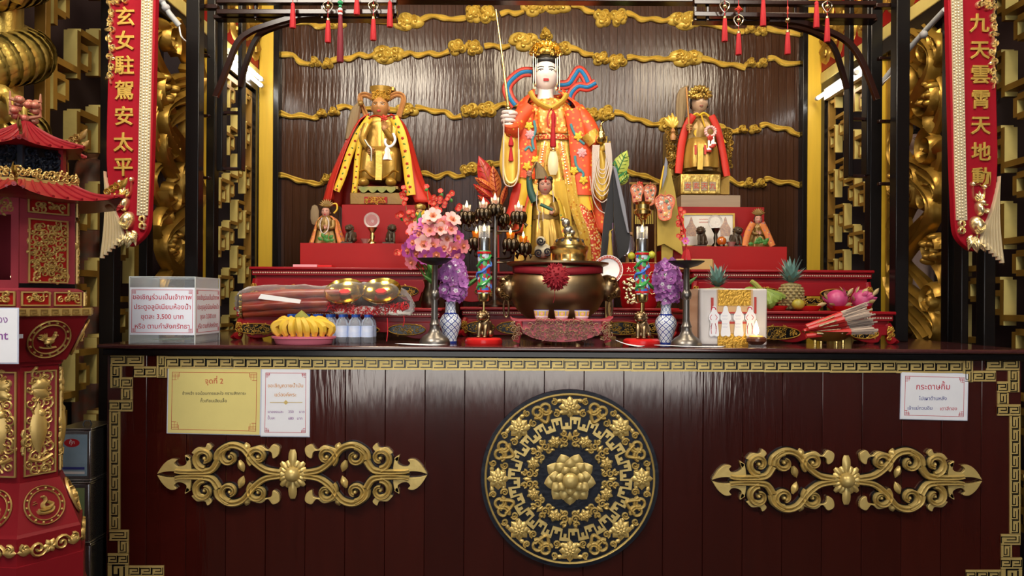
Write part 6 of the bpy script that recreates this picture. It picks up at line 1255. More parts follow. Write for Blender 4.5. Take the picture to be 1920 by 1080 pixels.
def pouch(label, cx, cy, hw, hh, Y):
    r_ = thing('embroidered_pouch', label, 'pouch', W(cx, cy+hh, Y), 'embroidered pouches hanging by the flags'); pl_ = [(cx+hw*x, cy+hh*y_) for x, y_ in cat([(-.9, -.7), (-.4, -1), (0, -.85), (.4, -1), (.9, -.75), (.95, -.3), (.7, .2), (.6, .8), (.2, 1), (-.25, 1), (-.6, .8), (-.7, .2), (-.95, -.3), (-.9, -.7)], 3)[:-1]]
    obj('bag', MB().prism(FP(Y), pl_, -.006, .006), EMB, r_, bev=.003); obj('piping', MB().tube([FP(Y).p(u, v, .006) for u, v in pl_+pl_[:1]], L(1.2, Y), 6), mat('pouch_piping', (.6, .16, .08), .6), r_)
    for i in range(5): flower(r_, 'stitched_flower', FP(Y-.006), cx+hw*(.45*cos(i*1.3)), cy+hh*.55*sin(i*1.3), hw*.24, 0, 5, .003, mat('stitch_%d' % i, [(.3, .4, .4), (.75, .5, .2), (.5, .1, .1), (.7, .65, .6), (.2, .3, .2)][i], .6), i)
    pxtube('cord', r_, Y+.005, [(cx, cy-hh*.9), (cx+2, cy-hh*1.3)], .8, MATS['pouch_piping'], 5)
pouch('left embroidered pouch behind the brass candle dish', 1194, 364, 12, 18, 3.36); pouch('middle embroidered pouch with red top behind the brass candle dish', 1218, 366, 12, 19, 3.37); pouch('largest embroidered pouch, pinned on the mustard flag', 1246, 389, 19, 24, 3.29)
# rack that carries the pouches
rk = thing('pouch_rack', 'slim wooden rack of hanging pouches behind the right oil lamp', 'rack', at_base(1206, 3.39, ZL+.002)); k = 3.39/FPX
for x in (1186, 1229): obj('upright', MB().tube([at_base(x, 3.39, ZL+.002), W(x, 343, 3.39)], .005, 8), BWOOD, rk)
obj('crossbar', MB().tube([W(1180, 344, 3.39), W(1238, 345, 3.39)], .005, 8), BWOOD, rk)
for i in range(9): obj('gold_fringe', MB().tube([W(1192+i*4, 395, 3.385), W(1192+i*4, 420, 3.38)], L(1.6, 3.25), 6), MUS, rk)
obj('fringe_rail', MB().tube([W(1186, 394, 3.39), W(1229, 395, 3.39)], .004, 8), BWOOD, rk)
blossom(rk, 'red_bow', 3.38, 1200, 346, 7, SRED)
# brass candlestick behind the right lamp, red jar, plate, small things on the middle table
cs2 = thing('brass_candlestick', 'tall brass candlestick with a wide cup behind the right oil lamp', 'candlestick', at_base(1205, 3.06, 1.0)); obj('stem', rest(MB().lpx(1205, 3.06, [(22, 634), (20, 628), (8, 622), (4, 600), (4, 420), (6, 412)], 20), 1.0), BRASS, cs2)
obj('cup', MB().lpx(1205, 3.06, [(5, 413), (7, 408), (16, 402), (17, 396), (13, 392), (13, 384), (17, 380), (15, 379), (11, 385), (11, 392)], 24), BRASS, cs2); obj('drip_ring', MB().lpx(1205, 3.06, [(7, 411), (9, 409), (7, 407)], 18), BRASS, cs2)
rj = thing('red_jar', 'round red lacquered jar with gilded relief to the right of the censer', 'jar', at_base(1198, 3.27, ZL+.002)); JR = mat('jar_red', (.42, .01, .015), .2, coat=.4); B = at_base(1198, 3.27, ZL+.002); k = 3.27/FPX
obj('body', MB().lathe([(0, 0), (30*k, 0), (33*k, 4*k), (37*k, 30*k), (38*k, 55*k), (38*k, 82*k), (36*k, 84*k), (35*k, 70*k), (0, 66*k)], B, 40), JR, rj)
for zz in (60, 82): obj('gold_line', MB().lathe([(38.1*k, zz*k), (38.6*k, (zz+.7)*k), (38.1*k, (zz+1.4)*k)], B, 40), BRIGHT, rj)
mb = MB(); RJ = random.Random(3)
for i in range(60):
    a = -PI/2-.55+RJ.uniform(-.4, .4); z = RJ.uniform(8, 54)*k; rr = (34+.06*z/k+2.4)*k; c = B+Vector((rr*cos(a), rr*sin(a), z)); mb.ell(c, (.008, .004, .006), 7, 5)
obj('gold_relief', mb, BRIGHT, rj, stuff=True)
Fj = FR(B+Vector((.012, -38.6*k, 46*k)), (1, 0, 0), (0, 0, 1), (0, -1, 0)); obj('gold_cartouche', MB().band(Fj, [(.03*cos(t)*(.8+.2*cos(4*t))+.03, .045*sin(t)) for t in [2*PI*i/24 for i in range(25)]], .0022, .003, 0, -.008), BRIGHT, rj)
for i, ch in enumerate('九天玄'): obj('lettering', text_mb(ch, .03, FR(B+Vector((-.055, -36.8*k, 67*k)), (1, 0, 0), (0, 0, 1), (0, -1, 0)), i*.024, 0, 'C', .003, .01), BRIGHT, rj)
RB = random.Random(11)
for i, (x, y, r0, c_, nm, lab) in enumerate(((1184, 480, 7, (.45, .45, .03), 'lime_fruit', 'yellow-green fruit at the left of the red jar mouth'), (1222, 478, 7, (.5, .5, .05), 'lime_fruit', 'yellow-green fruit at the right of the red jar mouth'), (1196, 484, 6, (.55, .03, .03), 'red_fruit', 'small red fruit between the green ones in the jar'))):
    r_ = thing(nm, lab, 'fruit', W(x, y+r0, 3.25)); obj('flesh', MB().ell(W(x, y, 3.25), L(r0, 3.25), 14, 10), mat('fruit_%d' % i, c_, .35, var=.3, vs=30), r_, ang=80); obj('stalk', MB().tube([W(x, y-r0*.9, 3.25), W(x+1, y-r0*1.25, 3.25)], .0015, 5), BWOOD, r_)
pd = thing('meander_plate', 'white plate with a red key-fret rim leaning behind the censer', 'plate', at_base(1140, 3.115, 1.0)); c = W(1140, 506, 3.115); Mp = Matrix.Rotation(math.radians(82), 4, 'X'); R_ = L(27, 3.14)
mb = MB().lathe([(0, 0), (R_*.6, 0), (R_*.7, .004), (R_, .012), (R_, .014), (R_*.68, .007), (0, .003)], (0, 0, 0), 40)
for v in mb.v: v.xyz = c+(Mp @ v)
obj('dish', mb, WHITE, pd); Fm = FR(c+(Mp @ Vector((0, 0, .0105))), Mp @ Vector((1, 0, 0)), Mp @ Vector((0, 1, 0)), Mp @ Vector((0, 0, 1))); km = MB()
for i in range(28):
    a = 2*PI*i/28
    for r0, r1, t0_, t1 in ((.9, .95, 0, .7), (.78, .95, 0, .2), (.78, .83, .2, .9), (.78, .9, .55, .7)): km.prism(Fm, [(R_*q*cos(a+.224*t), R_*q*sin(a+.224*t)) for q, t in ((r0, t0_), (r1, t0_), (r1, t1), (r0, t1))], -.003, .0035)
obj('key_rim', km, BRED, pd, stuff=True); obj('easel', MB().tube([at_base(1140, 3.13, 1.0), c+Vector((0, .012, -.02))], .004, 6), BWOOD, pd); obj('easel_foot', MB().box(c.x-.03, c.x+.03, 3.09, 3.135, 1.0, 1.006), BWOOD, pd); obj('easel_rest', MB().bar((c.x, 3.115, 1.003), (c.x, 3.115, c.z-R_), .02, .006), BWOOD, pd)
wm_ = thing('small_mirror', 'small round framed mirror at the foot of the black flag', 'mirror', at_base(1176, 3.375, ZL+.002)); obj('glass', MB().lpx(1176, 3.375, [(0, 440), (10, 442), (14, 456), (14, 468), (9, 480), (0, 482)], 20, sy=.25), mat('mirror_glass', (.6, .55, .6), .1, .9), wm_); obj('stand', MB().bar(at_base(1176, 3.39, ZL+.002), W(1176, 476, 3.39), .03, .01), BWOOD, wm_); obj('frame_top', MB().pbox(1167, 1186, 435, 440, 3.365, 3.385), SKINB, wm_); obj('frame_post', MB().bar(W(1176, 440, 3.39), W(1176, 478, 3.39), .012, .006), SKINB, wm_)
bs_ = thing('gold_tassel', 'mustard tassel on a stick leaning before the black flag', 'tassel', at_base(1146, 3.3, ZL+.002)); obj('stick', MB().tube([at_base(1149, 3.31, ZL+.002), W(1149, 418, 3.33)], .003, 6), mat('violet_stick', (.1, .05, .1), .4), bs_); obj('fringe', MB().lpx(1144, 3.3, [(1, 432), (3, 440), (2.5, 446), (6, 482), (0, 484)], 10), MUS, bs_); obj('fringe_cap', MB().tube([W(1149, 430, 3.32), W(1144, 434, 3.3)], .002, 5), MUS, bs_)
tb = thing('timber_block', 'pale yellow timber block beside the right candle dish', 'block', at_base(1303, 3.14, ZU)); obj('block', MB().pbox(1268, 1336, 486, 506, 3.12, 3.24), mat('raw_pine', (.5, .33, .12), .6, var=.3, vs=10, stretch=(.5, 5, 5)), tb, bev=.002); obj('end_grain', MB().pbox(1336, 1337.5, 488, 504, 3.125, 3.235), MATS['raw_pine'], tb); settle(tb, ZU)
rt = thing('red_tassel_charm', 'red tasselled flower charm standing above the right candle dish', 'charm', at_base(1287, 3.0, W(1287, 487, 3.0).z)); obj('skirt', MB().lpx(1288, 3.13, [(10, 488), (7, 474), (4, 468), (0, 466)], 12, lob=6, la=.15), REDT, rt); put(lil[1], 'charm_flower', rt, W(1285, 452, 3.12), (0, -1, .2), .5); pxtube('charm_cord', rt, 3.13, [(1287, 468), (1286, 455), (1283, 430), (1272, 395)], 1.5, PLB, 6)
for i in range(12): put(plum, 'charm_petal', rt, W(1275+RB.uniform(-5, 8), 392+i*5, 3.14), (RB.uniform(-.5, .5), -1, 0), .9, i)
# ---- boxed paper figures and clay lamp
Yb = 2.6; F = FP(Yb); bx_ = thing('offering_box', 'white-wrapped offering box with gold foil and white paper cut-outs', 'box', at_base(1376, Yb+.06, 1.0)); z1 = W(1376, 541, Yb).z; a, b = X_(1312, Yb), X_(1439, Yb)
obj('carton', MB().box(a, b, Yb, Yb+.12, 1.0, z1), mat('wrapped_white', (.62, .58, .56), .25, bump=.6, bs=12, coat=.3), bx_, bev=.006); obj('wood_side', MB().box(a-.03, a-.001, Yb+.02, Yb+.12, 1.0, z1-.003), mat('joss_wood', (.28, .12, .05), .5, var=.8, vs=9, stretch=(1, 1, 3), col2=(.5, .3, .18)), bx_)
FOIL = mat('gold_joss', (.75, .42, .06), .3, .6, bump=1, bs=120, var=.6, vs=40); TANP = mat('tan_paper', (.62, .40, .2), .5); RSTR = mat('red_strip', (.45, .04, .03), .5); q = .006
for nm, r_, h_, m in (('tan_sheet', (1344, 1411, 543, 588), .003, TANP), ('gold_foil', (1346, 1407, 543, 573), .005, FOIL), ('gold_foil', (1345, 1402, 625, 648), .005, FOIL), ('tan_sheet', (1345, 1402, 606, 626), .003, TANP), ('red_strip', (1333, 1337.5, 558, 588), .003, RSTR), ('red_strip', (1414, 1418, 557, 588), .003, RSTR), ('red_strip', (1345, 1402, 603, 607), .004, RSTR), ('red_strip', (1340, 1415, 585, 588), .0045, RSTR)): obj(nm, MB().fbox(F, *r_, 0, h_), m, bx_)
for i, x in enumerate((1338, 1359.5, 1384, 1406)):
    c_ = cat([(0, 573), (3.6, 576), (5, 584), (9, 590), (10, 598), (7, 603), (8, 616), (9, 628), (5, 631), (0, 629), (-5, 631), (-9, 628), (-8, 616), (-7, 603), (-10, 598), (-9, 590), (-5, 584), (-3.6, 576), (0, 573)], 3)[:-1]
    o = obj('paper_cutout', MB().prism(F, [(x+u, v) for u, v in c_], .006, .0075), PAPER, bx_, label='white paper cut-out of a robed figure')
    if i in (0, 3):
        pr = MB(); F3 = FP(Yb-.0076); pr.band(F3, [(x+4*cos(t), 581+5*sin(t)) for t in [PI+PI*j/8 for j in range(9)]], .9, .0004, 2)
        for s_ in (-1, 1):
            for v0, v1 in ((590, 600), (606, 626), (608, 616)): pr.band(F3, [(x+s_*3, v0), (x+s_*(5 if v1 > 610 else 7), (v0+v1)/2), (x+s_*4, v1)], .5, .0004, 2)
        obj('printed_lines', pr, PINKT, o, stuff=True)
    else:
        sc2 = MB()
        for v0 in (592, 598, 607, 613): sc2.band(FP(Yb-.0076), [(x-5+j*1.6, v0+(.9 if j % 2 else -.6)) for j in range(7)], .35, .0003, 2)
        obj('handwriting', sc2, mat('grey_ink', (.42, .44, .6), .6), o, stuff=True)
Yo = 2.535; ol = thing('clay_lamp', 'small brown clay lamp burning in front of the paper cut-outs', 'oil lamp', at_base(1418, Yo, 1.0)); k = Yo/FPX; B = at_base(1418, Yo, 1.0)
obj('saucer', MB().lathe([(0, 0), (13*k, 0), (14*k, 3*k), (10*k, 4*k), (0, 4*k)], B, 24), GLASS, ol); obj('bowl', MB().lathe([(0, 4*k), (12*k, 4.5*k), (18.5*k, 11*k), (18.5*k, 16*k), (15*k, 19*k), (14*k, 18*k), (0, 17*k)], B, 28), mat('brown_clay', (.12, .04, .022), .25), ol); obj('wax', MB().lathe([(14*k, 17*k), (12*k, 21*k), (0, 22*k)], B, 20, lob=7, la=.05), mat('yellow_wax', (.8, .5, .1), .4, emit=.25), ol); flame('flame', ol, B+Vector((0, 0, 22*k)), 28*k); obj('wick', MB().tube([B+Vector((0, 0, 21*k)), B+Vector((0, 0, 26*k))], .0012, 5), INK, ol)
# ---- brass bowl of incense
Yi = 2.54; ib = thing('brass_bowl', 'oval brass bowl on gold feet holding red incense packs', 'bowl', at_base(1552, Yi, 1.0)); k = Yi/FPX; B = at_base(1552, Yi, 1.0)
obj('bowl', MB().lathe([(0, 12*k), (26*k, 12*k), (34*k, 17*k), (46*k, 28*k), (48*k, 30*k), (44*k, 28*k), (30*k, 17*k), (0, 16*k)], B, 40, sy=.6, lob=20, la=.02), mat('old_brass', (.45, .30, .07), .3, .9, var=.5, vs=25), ib)
for x in (-26, -15, 14, 26): obj('foot', MB().lathe([(3*k, 0), (2*k, 4*k), (3*k, 8*k), (2.6*k, 14*k)], B+Vector((x*k, -.012, 0)), 8), BRASS, ib)
PKT = mat('incense_red_pack', (.48, .008, .016), .32, var=.2, vs=60, col2=(.6, .2, .1)); STK = mat('incense_grey', (.42, .33, .27), .8); RI = random.Random(17)
nml = ('uppermost', 'second', 'third', 'fourth', 'lowest')
for i in range(5):
    x0, y0 = 1510+RI.uniform(-4, 6), 612+i*4.5; x1, y1 = 1578+4*i, 590+8*i; x2, y2 = 1630+4.5*i-abs(i-2)*2, 573+11.5*i; dy = -.035+.014*i if i % 2 else .02-.012*i
    g = thing('incense_pack', 'red packet of grey incense sticks in the brass bowl, %s from the top' % nml[i], 'incense pack', W((x0+x1)/2, (y0+y1)/2+6, Yi+dy), 'red incense packets in the brass bowl')
    obj('packet', MB().tube([W(x0, y0, Yi+dy), W(x1, y1, Yi+dy)], [L(4.5, Yi), L(6.5, Yi)], 8), PKT, g); obj('gold_print', MB().tube([W(x0+20, y0-5, Yi+dy-.011), W(x1-14, y1+3, Yi+dy-.013)], L(1.6, Yi), 6), BRIGHT, g)
    for j in range(9):
        a = (j-4)*1.3; b_ = W(x1-3, y1+a*.8, Yi+dy+RI.uniform(-.006, .006)); e = W(x2+RI.uniform(-14, 4), y2+a*1.15+RI.uniform(-1, 1), Yi+dy+RI.uniform(-.012, .012)); obj('incense_stick', MB().tube([b_, e], .0026, 5), STK, g)
# ---- fruit on red trays
ZR = ZL-.0015
def tray(cx, hw, Y, lab):
    r_ = thing('red_tray', lab, 'tray', at_base(cx, Y, ZR), 'round red plastic trays'); k = Y/FPX; B = at_base(cx, Y, ZR); m = MATS['red_plastic']
    obj('dish', MB().lathe([(0, 0), (hw*.8*k, 0), (hw*.84*k, 2*k), (hw*k, 8*k), (hw*1.02*k, 9*k), (hw*.95*k, 8*k), (hw*.78*k, 2*k), (0, 2*k)], B, 32, sy=.9), m, r_); obj('foot', MB().lathe([(hw*.7*k, 0), (hw*.72*k, 1*k), (hw*.68*k, 1.2*k)], B, 28, sy=.9), m, r_)
tray(1345, 36, 2.88, 'red tray under the left pineapple, behind the offering box'); tray(1448, 29, 2.86, 'red tray under the green bananas'); tray(1508, 31, 2.86, 'red tray under the right pineapple and mango'); tray(1592, 40, 2.86, 'red tray under the two dragon fruits')
PIN = mat('pineapple_rind', (.34, .25, .10), .6, var=.6, vs=50, col2=(.16, .16, .07)); PLF = mat('pineapple_leaf', (.20, .36, .32), .5, var=.4, vs=30)
def pineapple(cx, yb, yt, ycr, rw, Y, lab):
    r_ = thing('pineapple', lab, 'pineapple', W(cx, yb, Y), 'pineapples'); k = Y/FPX; H = (yb-yt)*k; B = W(cx, yb, Y); R_ = rw*k; pr = [(0, 0), (.6, .02), (.9, .2), (1, .45), (.95, .7), (.7, .92), (0, 1)]
    b_ = obj('body', MB().lathe([(R_*a, H*c) for a, c in pr], B, 24), PIN, r_); ey = MB()
    for j in range(9):
        t = .06+.1*j; rr = R_*(1.0 if .3 < t < .7 else .9 if .15 < t < .85 else .72)
        for i in range(13): a = 2*PI*(i+.5*(j % 2))/13; ey.ell(B+Vector((rr*cos(a), rr*sin(a), H*t)), (R_*.19, R_*.19, H*.055), 6, 4)
    obj('rind_eyes', ey, PIN, b_, stuff=True); RP = random.Random(cx)
    for i in range(42):
        t = i/42; a = i*2.4; ln = (yt-ycr)*k*1.3*(.55+.45*t)*RP.uniform(.85, 1.05); ou = (1-t)*.85+.12; c = B+Vector((0, 0, H*.95)); d = Vector((cos(a)*ou, sin(a)*ou, 1-.35*(1-t))).normalized(); w_ = Vector((-sin(a), cos(a), 0))*R_*.2
        P = [c+d*ln*q+Vector((0, 0, -(1-t)*ln*.28*q*q))+Vector((cos(a), sin(a), 0))*ln*.12*q*q for q in (0, .3, .6, .85, 1)]; vs = []
        for q, p in zip((.7, 1, .8, .45, .03), P): vs += [p-w_*q, p+Vector((cos(a), sin(a), 0))*(-R_*.05*q), p+w_*q]
        mb = MB(); mb.add(vs, [(u*3+v, u*3+v+1, u*3+v+4, u*3+v+3) for u in range(4) for v in (0, 1)]); obj('crown_leaf', mb, PLF, r_, ang=60)
    return r_
z2 = W(1480, 575, 2.86).z
settle(pineapple(1483, 572, 520, 478, 21, 2.86, 'pineapple with a tall grey-green crown beside the mango'), ZR+.004); settle(pineapple(1345, 575, 532, 494, 20, 2.9, 'pineapple whose crown shows above the offering box'), ZR+.004)
mg = thing('mango', 'small yellow-green mango leaning by the right pineapple', 'mango', W(1497, 576, 2.81)); obj('flesh', MB().ell(W(1497, 562, 2.8), (L(12, 2.8), L(10, 2.8), L(10, 2.8)), 18, 12), mat('mango_skin', (.50, .34, .04), .4, var=.8, vs=18, col2=(.12, .18, .02)), mg, ang=80); obj('stem_scar', MB().ell(W(1493, 552, 2.8), L(1.5, 2.8), 6, 5), BWOOD, mg); settle(mg, ZR+.004)
GBAN = mat('green_banana', (.20, .28, .05), .45, var=.5, vs=20, col2=(.12, .2, .03)); gb = thing('green_banana_bunch', 'bunch of green bananas between the pineapples', 'bananas', W(1440, 570, 2.84)); Yg = 2.84
for i in range(5): banana(gb, W(1425, 545-i*1, Yg+.01), W(1440, 548+i*4, Yg-.02-.012*i), W(1456-i*3, 553+i*5, Yg-.03-.01*i), W(1473-i*8, 558+i*3.5, Yg-.03-.008*i), L(7, Yg), GBAN, BT)
for i in range(3): banana(gb, W(1425, 545, Yg), W(1412-i*5, 545, Yg), W(1398-i*3, 548+i*6, Yg), W(1388, 556+i*6, Yg), L(7, Yg), GBAN, BT)
obj('stalk', MB().tube([W(1428, 546, Yg), W(1415, 532, Yg), W(1408, 527, Yg)], [L(6, Yg), L(5, Yg), L(4, Yg)], 8), BST, gb); settle(gb, ZR+.004)
DRF = mat('dragon_fruit_skin', (.40, .025, .14), .4, var=.5, vs=25, col2=(.55, .14, .28)); DRL = mat('dragon_fruit_scale', (.32, .34, .10), .5, var=.5, vs=30, col2=(.5, .1, .2))
for cx, r0, lab in ((1569, 20, 'left magenta dragon fruit on the red tray'), (1617, 20, 'right magenta dragon fruit with green scales on the red tray')):
    r_ = thing('dragon_fruit', lab, 'dragon fruit', W(cx, 575, 2.85), 'dragon fruits'); c = W(cx, 553, 2.85); b_ = obj('flesh', MB().ell(c, (L(r0, 2.85), L(20, 2.85), L(19, 2.85)), 22, 14), DRF, r_, ang=80); RF = random.Random(cx)
    for i in range(17):
        z = RF.uniform(-.6, .9); a = RF.uniform(0, 2*PI); q = math.sqrt(1-z*z); n_ = Vector((q*cos(a), q*sin(a), z)); p = c+Vector((n_.x*L(r0, 2.85), n_.y*L(20, 2.85), n_.z*L(19, 2.85)))*.95; up = Vector((1 if cx > 1600 else -1, 0, .6)); t_ = (up-n_*up.dot(n_)).normalized()
        obj('scale', MB().petal(FR(p, t_, n_.cross(t_), n_), 0, 0, 0, .024, .008, .004, h0=0, h1=.010), DRL if RF.random() < .55 else DRF, r_)
    for s_ in (-1, 1): obj('scale', MB().petal(FP(2.83), cx+s_*20, 560 if s_ < 0 else 545, (2.9 if s_ < 0 else -.9), 18, 4, .006), DRL, r_)
    settle(r_, ZR+.004)
# ---- loose papers on the counter
for lab, pl_ in (('curled white sheet in front of the right lion lamp', [(1150, 648), (1153, 634), (1180, 640), (1218, 650)]), ('white sheet lying under the right candle stand', [(1222, 651), (1240, 647), (1330, 649), (1318, 653)]), ('white sheet lying under the left candle stand', [(745, 649), (762, 641), (800, 643), (795, 650)])):
    r_ = thing('paper_sheet', lab, 'paper', at_base(pl_[0][0], 2.52, 1.0), 'loose white papers on the counter'); x0, x1 = X_(pl_[0][0], 2.52), X_(pl_[-2][0]+20, 2.52); h_ = .022 if 'curled' in lab else .006; rings = []
    for i in range(9): t = i/8; z = 1.001+h_*(1-t)**2; rings.append([Vector((x0+(x1-x0)*t, 2.475+.02*t, z*1.0 if True else 0)), Vector((x0+(x1-x0)*t+.03, 2.56, 1.0012+h_*.4*(1-t)**2))])
    obj('sheet', MB().loft(rings, False), PAPER, r_, solid=.0006); obj('folded_corner', MB().add and MB().prism(FR((x1-.02, 2.52, 1.0015), (1, 0, 0), (0, 1, 0), (0, 0, 1)), [(0, 0), (.02, .01), (.005, .025)], 0, .0008), PAPER, r_)
pb = thing('red_envelope', 'pink and red paper envelopes lying at the left of the tall table', 'envelope', W(595, 500, 3.2)); obj('pink_envelope', MB().box(W(560, 0, 3.2).x, W(604, 0, 3.2).x, 3.14, 3.24, ZU+.0005, ZU+.012), mat('pink_paper', (.7, .3, .35), .5), pb); obj('red_part', MB().box(W(604, 0, 3.2).x, W(630, 0, 3.2).x, 3.15, 3.24, ZU+.0005, ZU+.010), MATS['red_plastic'], pb)
for i, (x, y) in enumerate(((530, 545), (517, 549), (541, 551))):
    r_ = thing('orange_fruit', ('topmost orange', 'left orange', 'right orange')[i]+' in the little pile behind the incense bundle', 'orange', W(x, y+7, 2.98)); obj('peel', MB().ell(W(x, y, 2.98), L(7.5, 2.98), 14, 10), mat('orange_peel', (.75, .25, .02), .45, bump=.4, bs=300), r_, ang=80); obj('stem_end', MB().ell(W(x, y-7, 2.98), .002, 6, 4), GREEN, r_)
# ================================================================ banners, tassels, furnace, dragon column, tins
def banner(mir, chars, ys, label):
    Y = 2.64; r_dy = 9 if mir else 0
    class FM(FP):
        def p(s, u, v, h=0): return FP.p(s, 2070-u if mir else u, v+r_dy, h)
    F = FM(Y); root = thing('couplet_banner', label, 'banner', F.p(240, 480), 'red couplet banners with gold characters')
    board = cat([(206, -30), (204, 60), (201, 180), (199, 290), (203, 350), (212, 400), (222, 440), (240, 462), (262, 450), (276, 430), (280, 400)], 4)+[(284, 300), (288, 150), (292, -30)]
    obj('board', MB().prism(F, board, -.03, 0), VELVET, root, bev=.003)
    for ch, y in zip(chars, ys): obj('gold_character', text_mb_m(ch, 52, F, 235.5-(y/330)*4, y-r_dy+16, mir), GOLD, root)
    st_ = obj('jewel_strip', MB().prism(F, [(267, -30), (288, -30), (281, 330), (278, 404), (258, 404), (260, 330)], 0, .006), mat('champagne_gold', (.86, .74, .50), .28, .45), root)
    mb = MB(); n = 74
    for i in range(n):
        v = -28+i*430/n; x0 = 268.5-(v/400)*8.5
        for j, rr in ((0, 2.1), (1, 2.9), (2, 2.9), (3, 2.1)): mb.dome(F, x0+1.2+j*5.4, v+(2.5 if j in (1, 2) else 0), rr, rr, .006, 6, 2, .006)
    obj('jewel', mb, MATS['champagne_gold'], st_, stuff=True)
    for v in (411, 424): obj('ring_stud', MB().band(F, [(268+5*cos(t*PI/6), v+5.5*sin(t*PI/6)) for t in range(13)], 2.6, .014, 0, .0), BRIGHT, root)
    # vine edging
    vn = obj('vine_edging', MB().band(F, cat([(204, 0), (209, 20), (205, 40), (210, 62), (206, 84), (210, 108), (206, 130), (209, 158)], 5), 1.6, .012, 0, 0), BRIGHT, root)
    for i in range(9): obj('vine_curl', MB().band(F, curl((207+(i % 2)*4, 6+i*17), 7, 1.5, i, (1 if i % 2 else -1)*1.4, 14), 1.7, .012, 0, 0).petal(F, 207, 6+i*17, i*1.1, 12, 3.5, .01), BRIGHT, vn)
    for i in range(4): obj('vine_curl', MB().band(F, curl((214+i*7, -4+(i % 2)*6), 8, 1.5, i, 1.4, 14), 2, .014, 0, 0), BRIGHT, vn)
    # phoenix
    ph = obj('phoenix_body', MB().dome(F, 240, 414, 13, 18, .035, 18, 5, 0, .3).dome(F, 236, 384, 7, 14, .03, 14, 4, 0, .25).dome(F, 234, 372, 7, 7, .034, 12, 4), BRIGHT, root)
    for i in range(7):
        pts = cat([(198+2.2*i, 322+11*i), (200+4.2*i, 380+6*i), (198+5.4*i, 430+1*i), (192+6.6*i, 484-6*i)], 5); obj('tail_feather', MB().band(F, pts, [1.6+2.6*k/len(pts) for k in range(len(pts))], .016, 0, -.002), MATS['champagne_gold'], ph)
        obj('feather_tip', MB().petal(F, 194+6.5*i, 474-6*i, PI*.62, 14, 4, .012), BRIGHT, ph)
    for i in range(5): obj('crest_feather', MB().petal(F, 234, 368, -PI/2+(i-2)*.45, 20-abs(i-2)*3, 3.6, .012), BRIGHT, ph)
    for i in range(8): obj('wing_feather', MB().petal(F, 226+i*1.5, 392-i*1, PI+.9-i*.1, 12, 3.2, .012, .01) if i < 4 else MB().petal(F, 250, 420+i*3, .3+i*.1, 14, 3.4, .014, .006), BRIGHT, ph)
    for i in range(7): obj('leg_plume', MB().petal(F, 238+(i % 3)*6, 432+i*2, PI*.5+(i-3)*.22, 26, 4.5, .014, .002), BRIGHT, ph)
    obj('chest_swirl', MB().band(F, curl((240, 416), 10, 1, 0, 2, 20), 1.3, .008, 0, .026), BRIGHT, ph); obj('beak', MB().petal(F, 231, 374, PI-.4, 9, 2.4, .02, .01), BRIGHT, ph)
    for x0, y0, x1, y1 in ((246, 364, 248, 340), (228, 362, 226, 345)):
        o = obj('lotus_stem', MB().band(F, cat([(238, 370), (x0, y0), (x1, y1)], 4), 1, .012), BRIGHT, ph); obj('lotus_bud', MB().dome(F, x1, y1-3, 4.5, 5.5, .018, 10, 3), BRIGHT, o)
    return root
def text_mb_m(ch, size, F, u, v, mir):
    G = FP(F.Y); q = F.p(u, v); px = (2070-u if mir else u); py = v+(9 if mir else 0)
    mb = text_mb(ch, size, G, px, py, 'C', h=.003, bold=.012, dep=.04, res=2); return mb
banner(False, '玄女駐駕安太平', (30, 75, 121, 168, 216, 265, 311), 'red velvet banner with seven gold characters and a gold phoenix, on the left')
banner(True, '九天雲霄天地動', (42, 92, 138, 185, 233, 283, 330), 'red velvet banner with seven gold characters and a gold phoenix, on the right')
# ---- hanging tassels
GRB = mat('jade_bead', (.02, .25, .10), .2); DRT = mat('maroon_thread', (.16, .008, .02), .7, bump=.6, bs=400, stretch=(1, 1, .02)); BELL = mat('antique_bell', (.5, .38, .18), .25, 1)
TS = [(549, 8, 53, 0, 'leftmost red tassel under the left canopy rail'), (615, 36, 80, 1, 'red tassel with a bell ring, second from the left'), (638, 28, 117, 2, 'long maroon tassel below a green bead'), (669, -6, 28, 0, 'short red tassel between the long maroon one and the ringed one'), (700, 33, 76, 1, 'red tassel with a bell ring, just right of the long maroon one'), (731, 5, 51, 0, 'red tassel at the inner end of the left canopy rail'),
      (1359, 32, 78, 1, 'ringed red tassel at the inner end of the right canopy rail'), (1385, 60, 103, 3, 'red tassel below a knotted flower and bell ring'), (1431, 0, 49, 0, 'plain red tassel near the middle of the right canopy rail'), (1477, 58, 102, 4, 'low red tassel below a small bell under the right rail'), (1531, 5, 52, 0, 'plain red tassel second from the right end'), (1551, 32, 79, 1, 'rightmost ringed red tassel under the right canopy rail')]
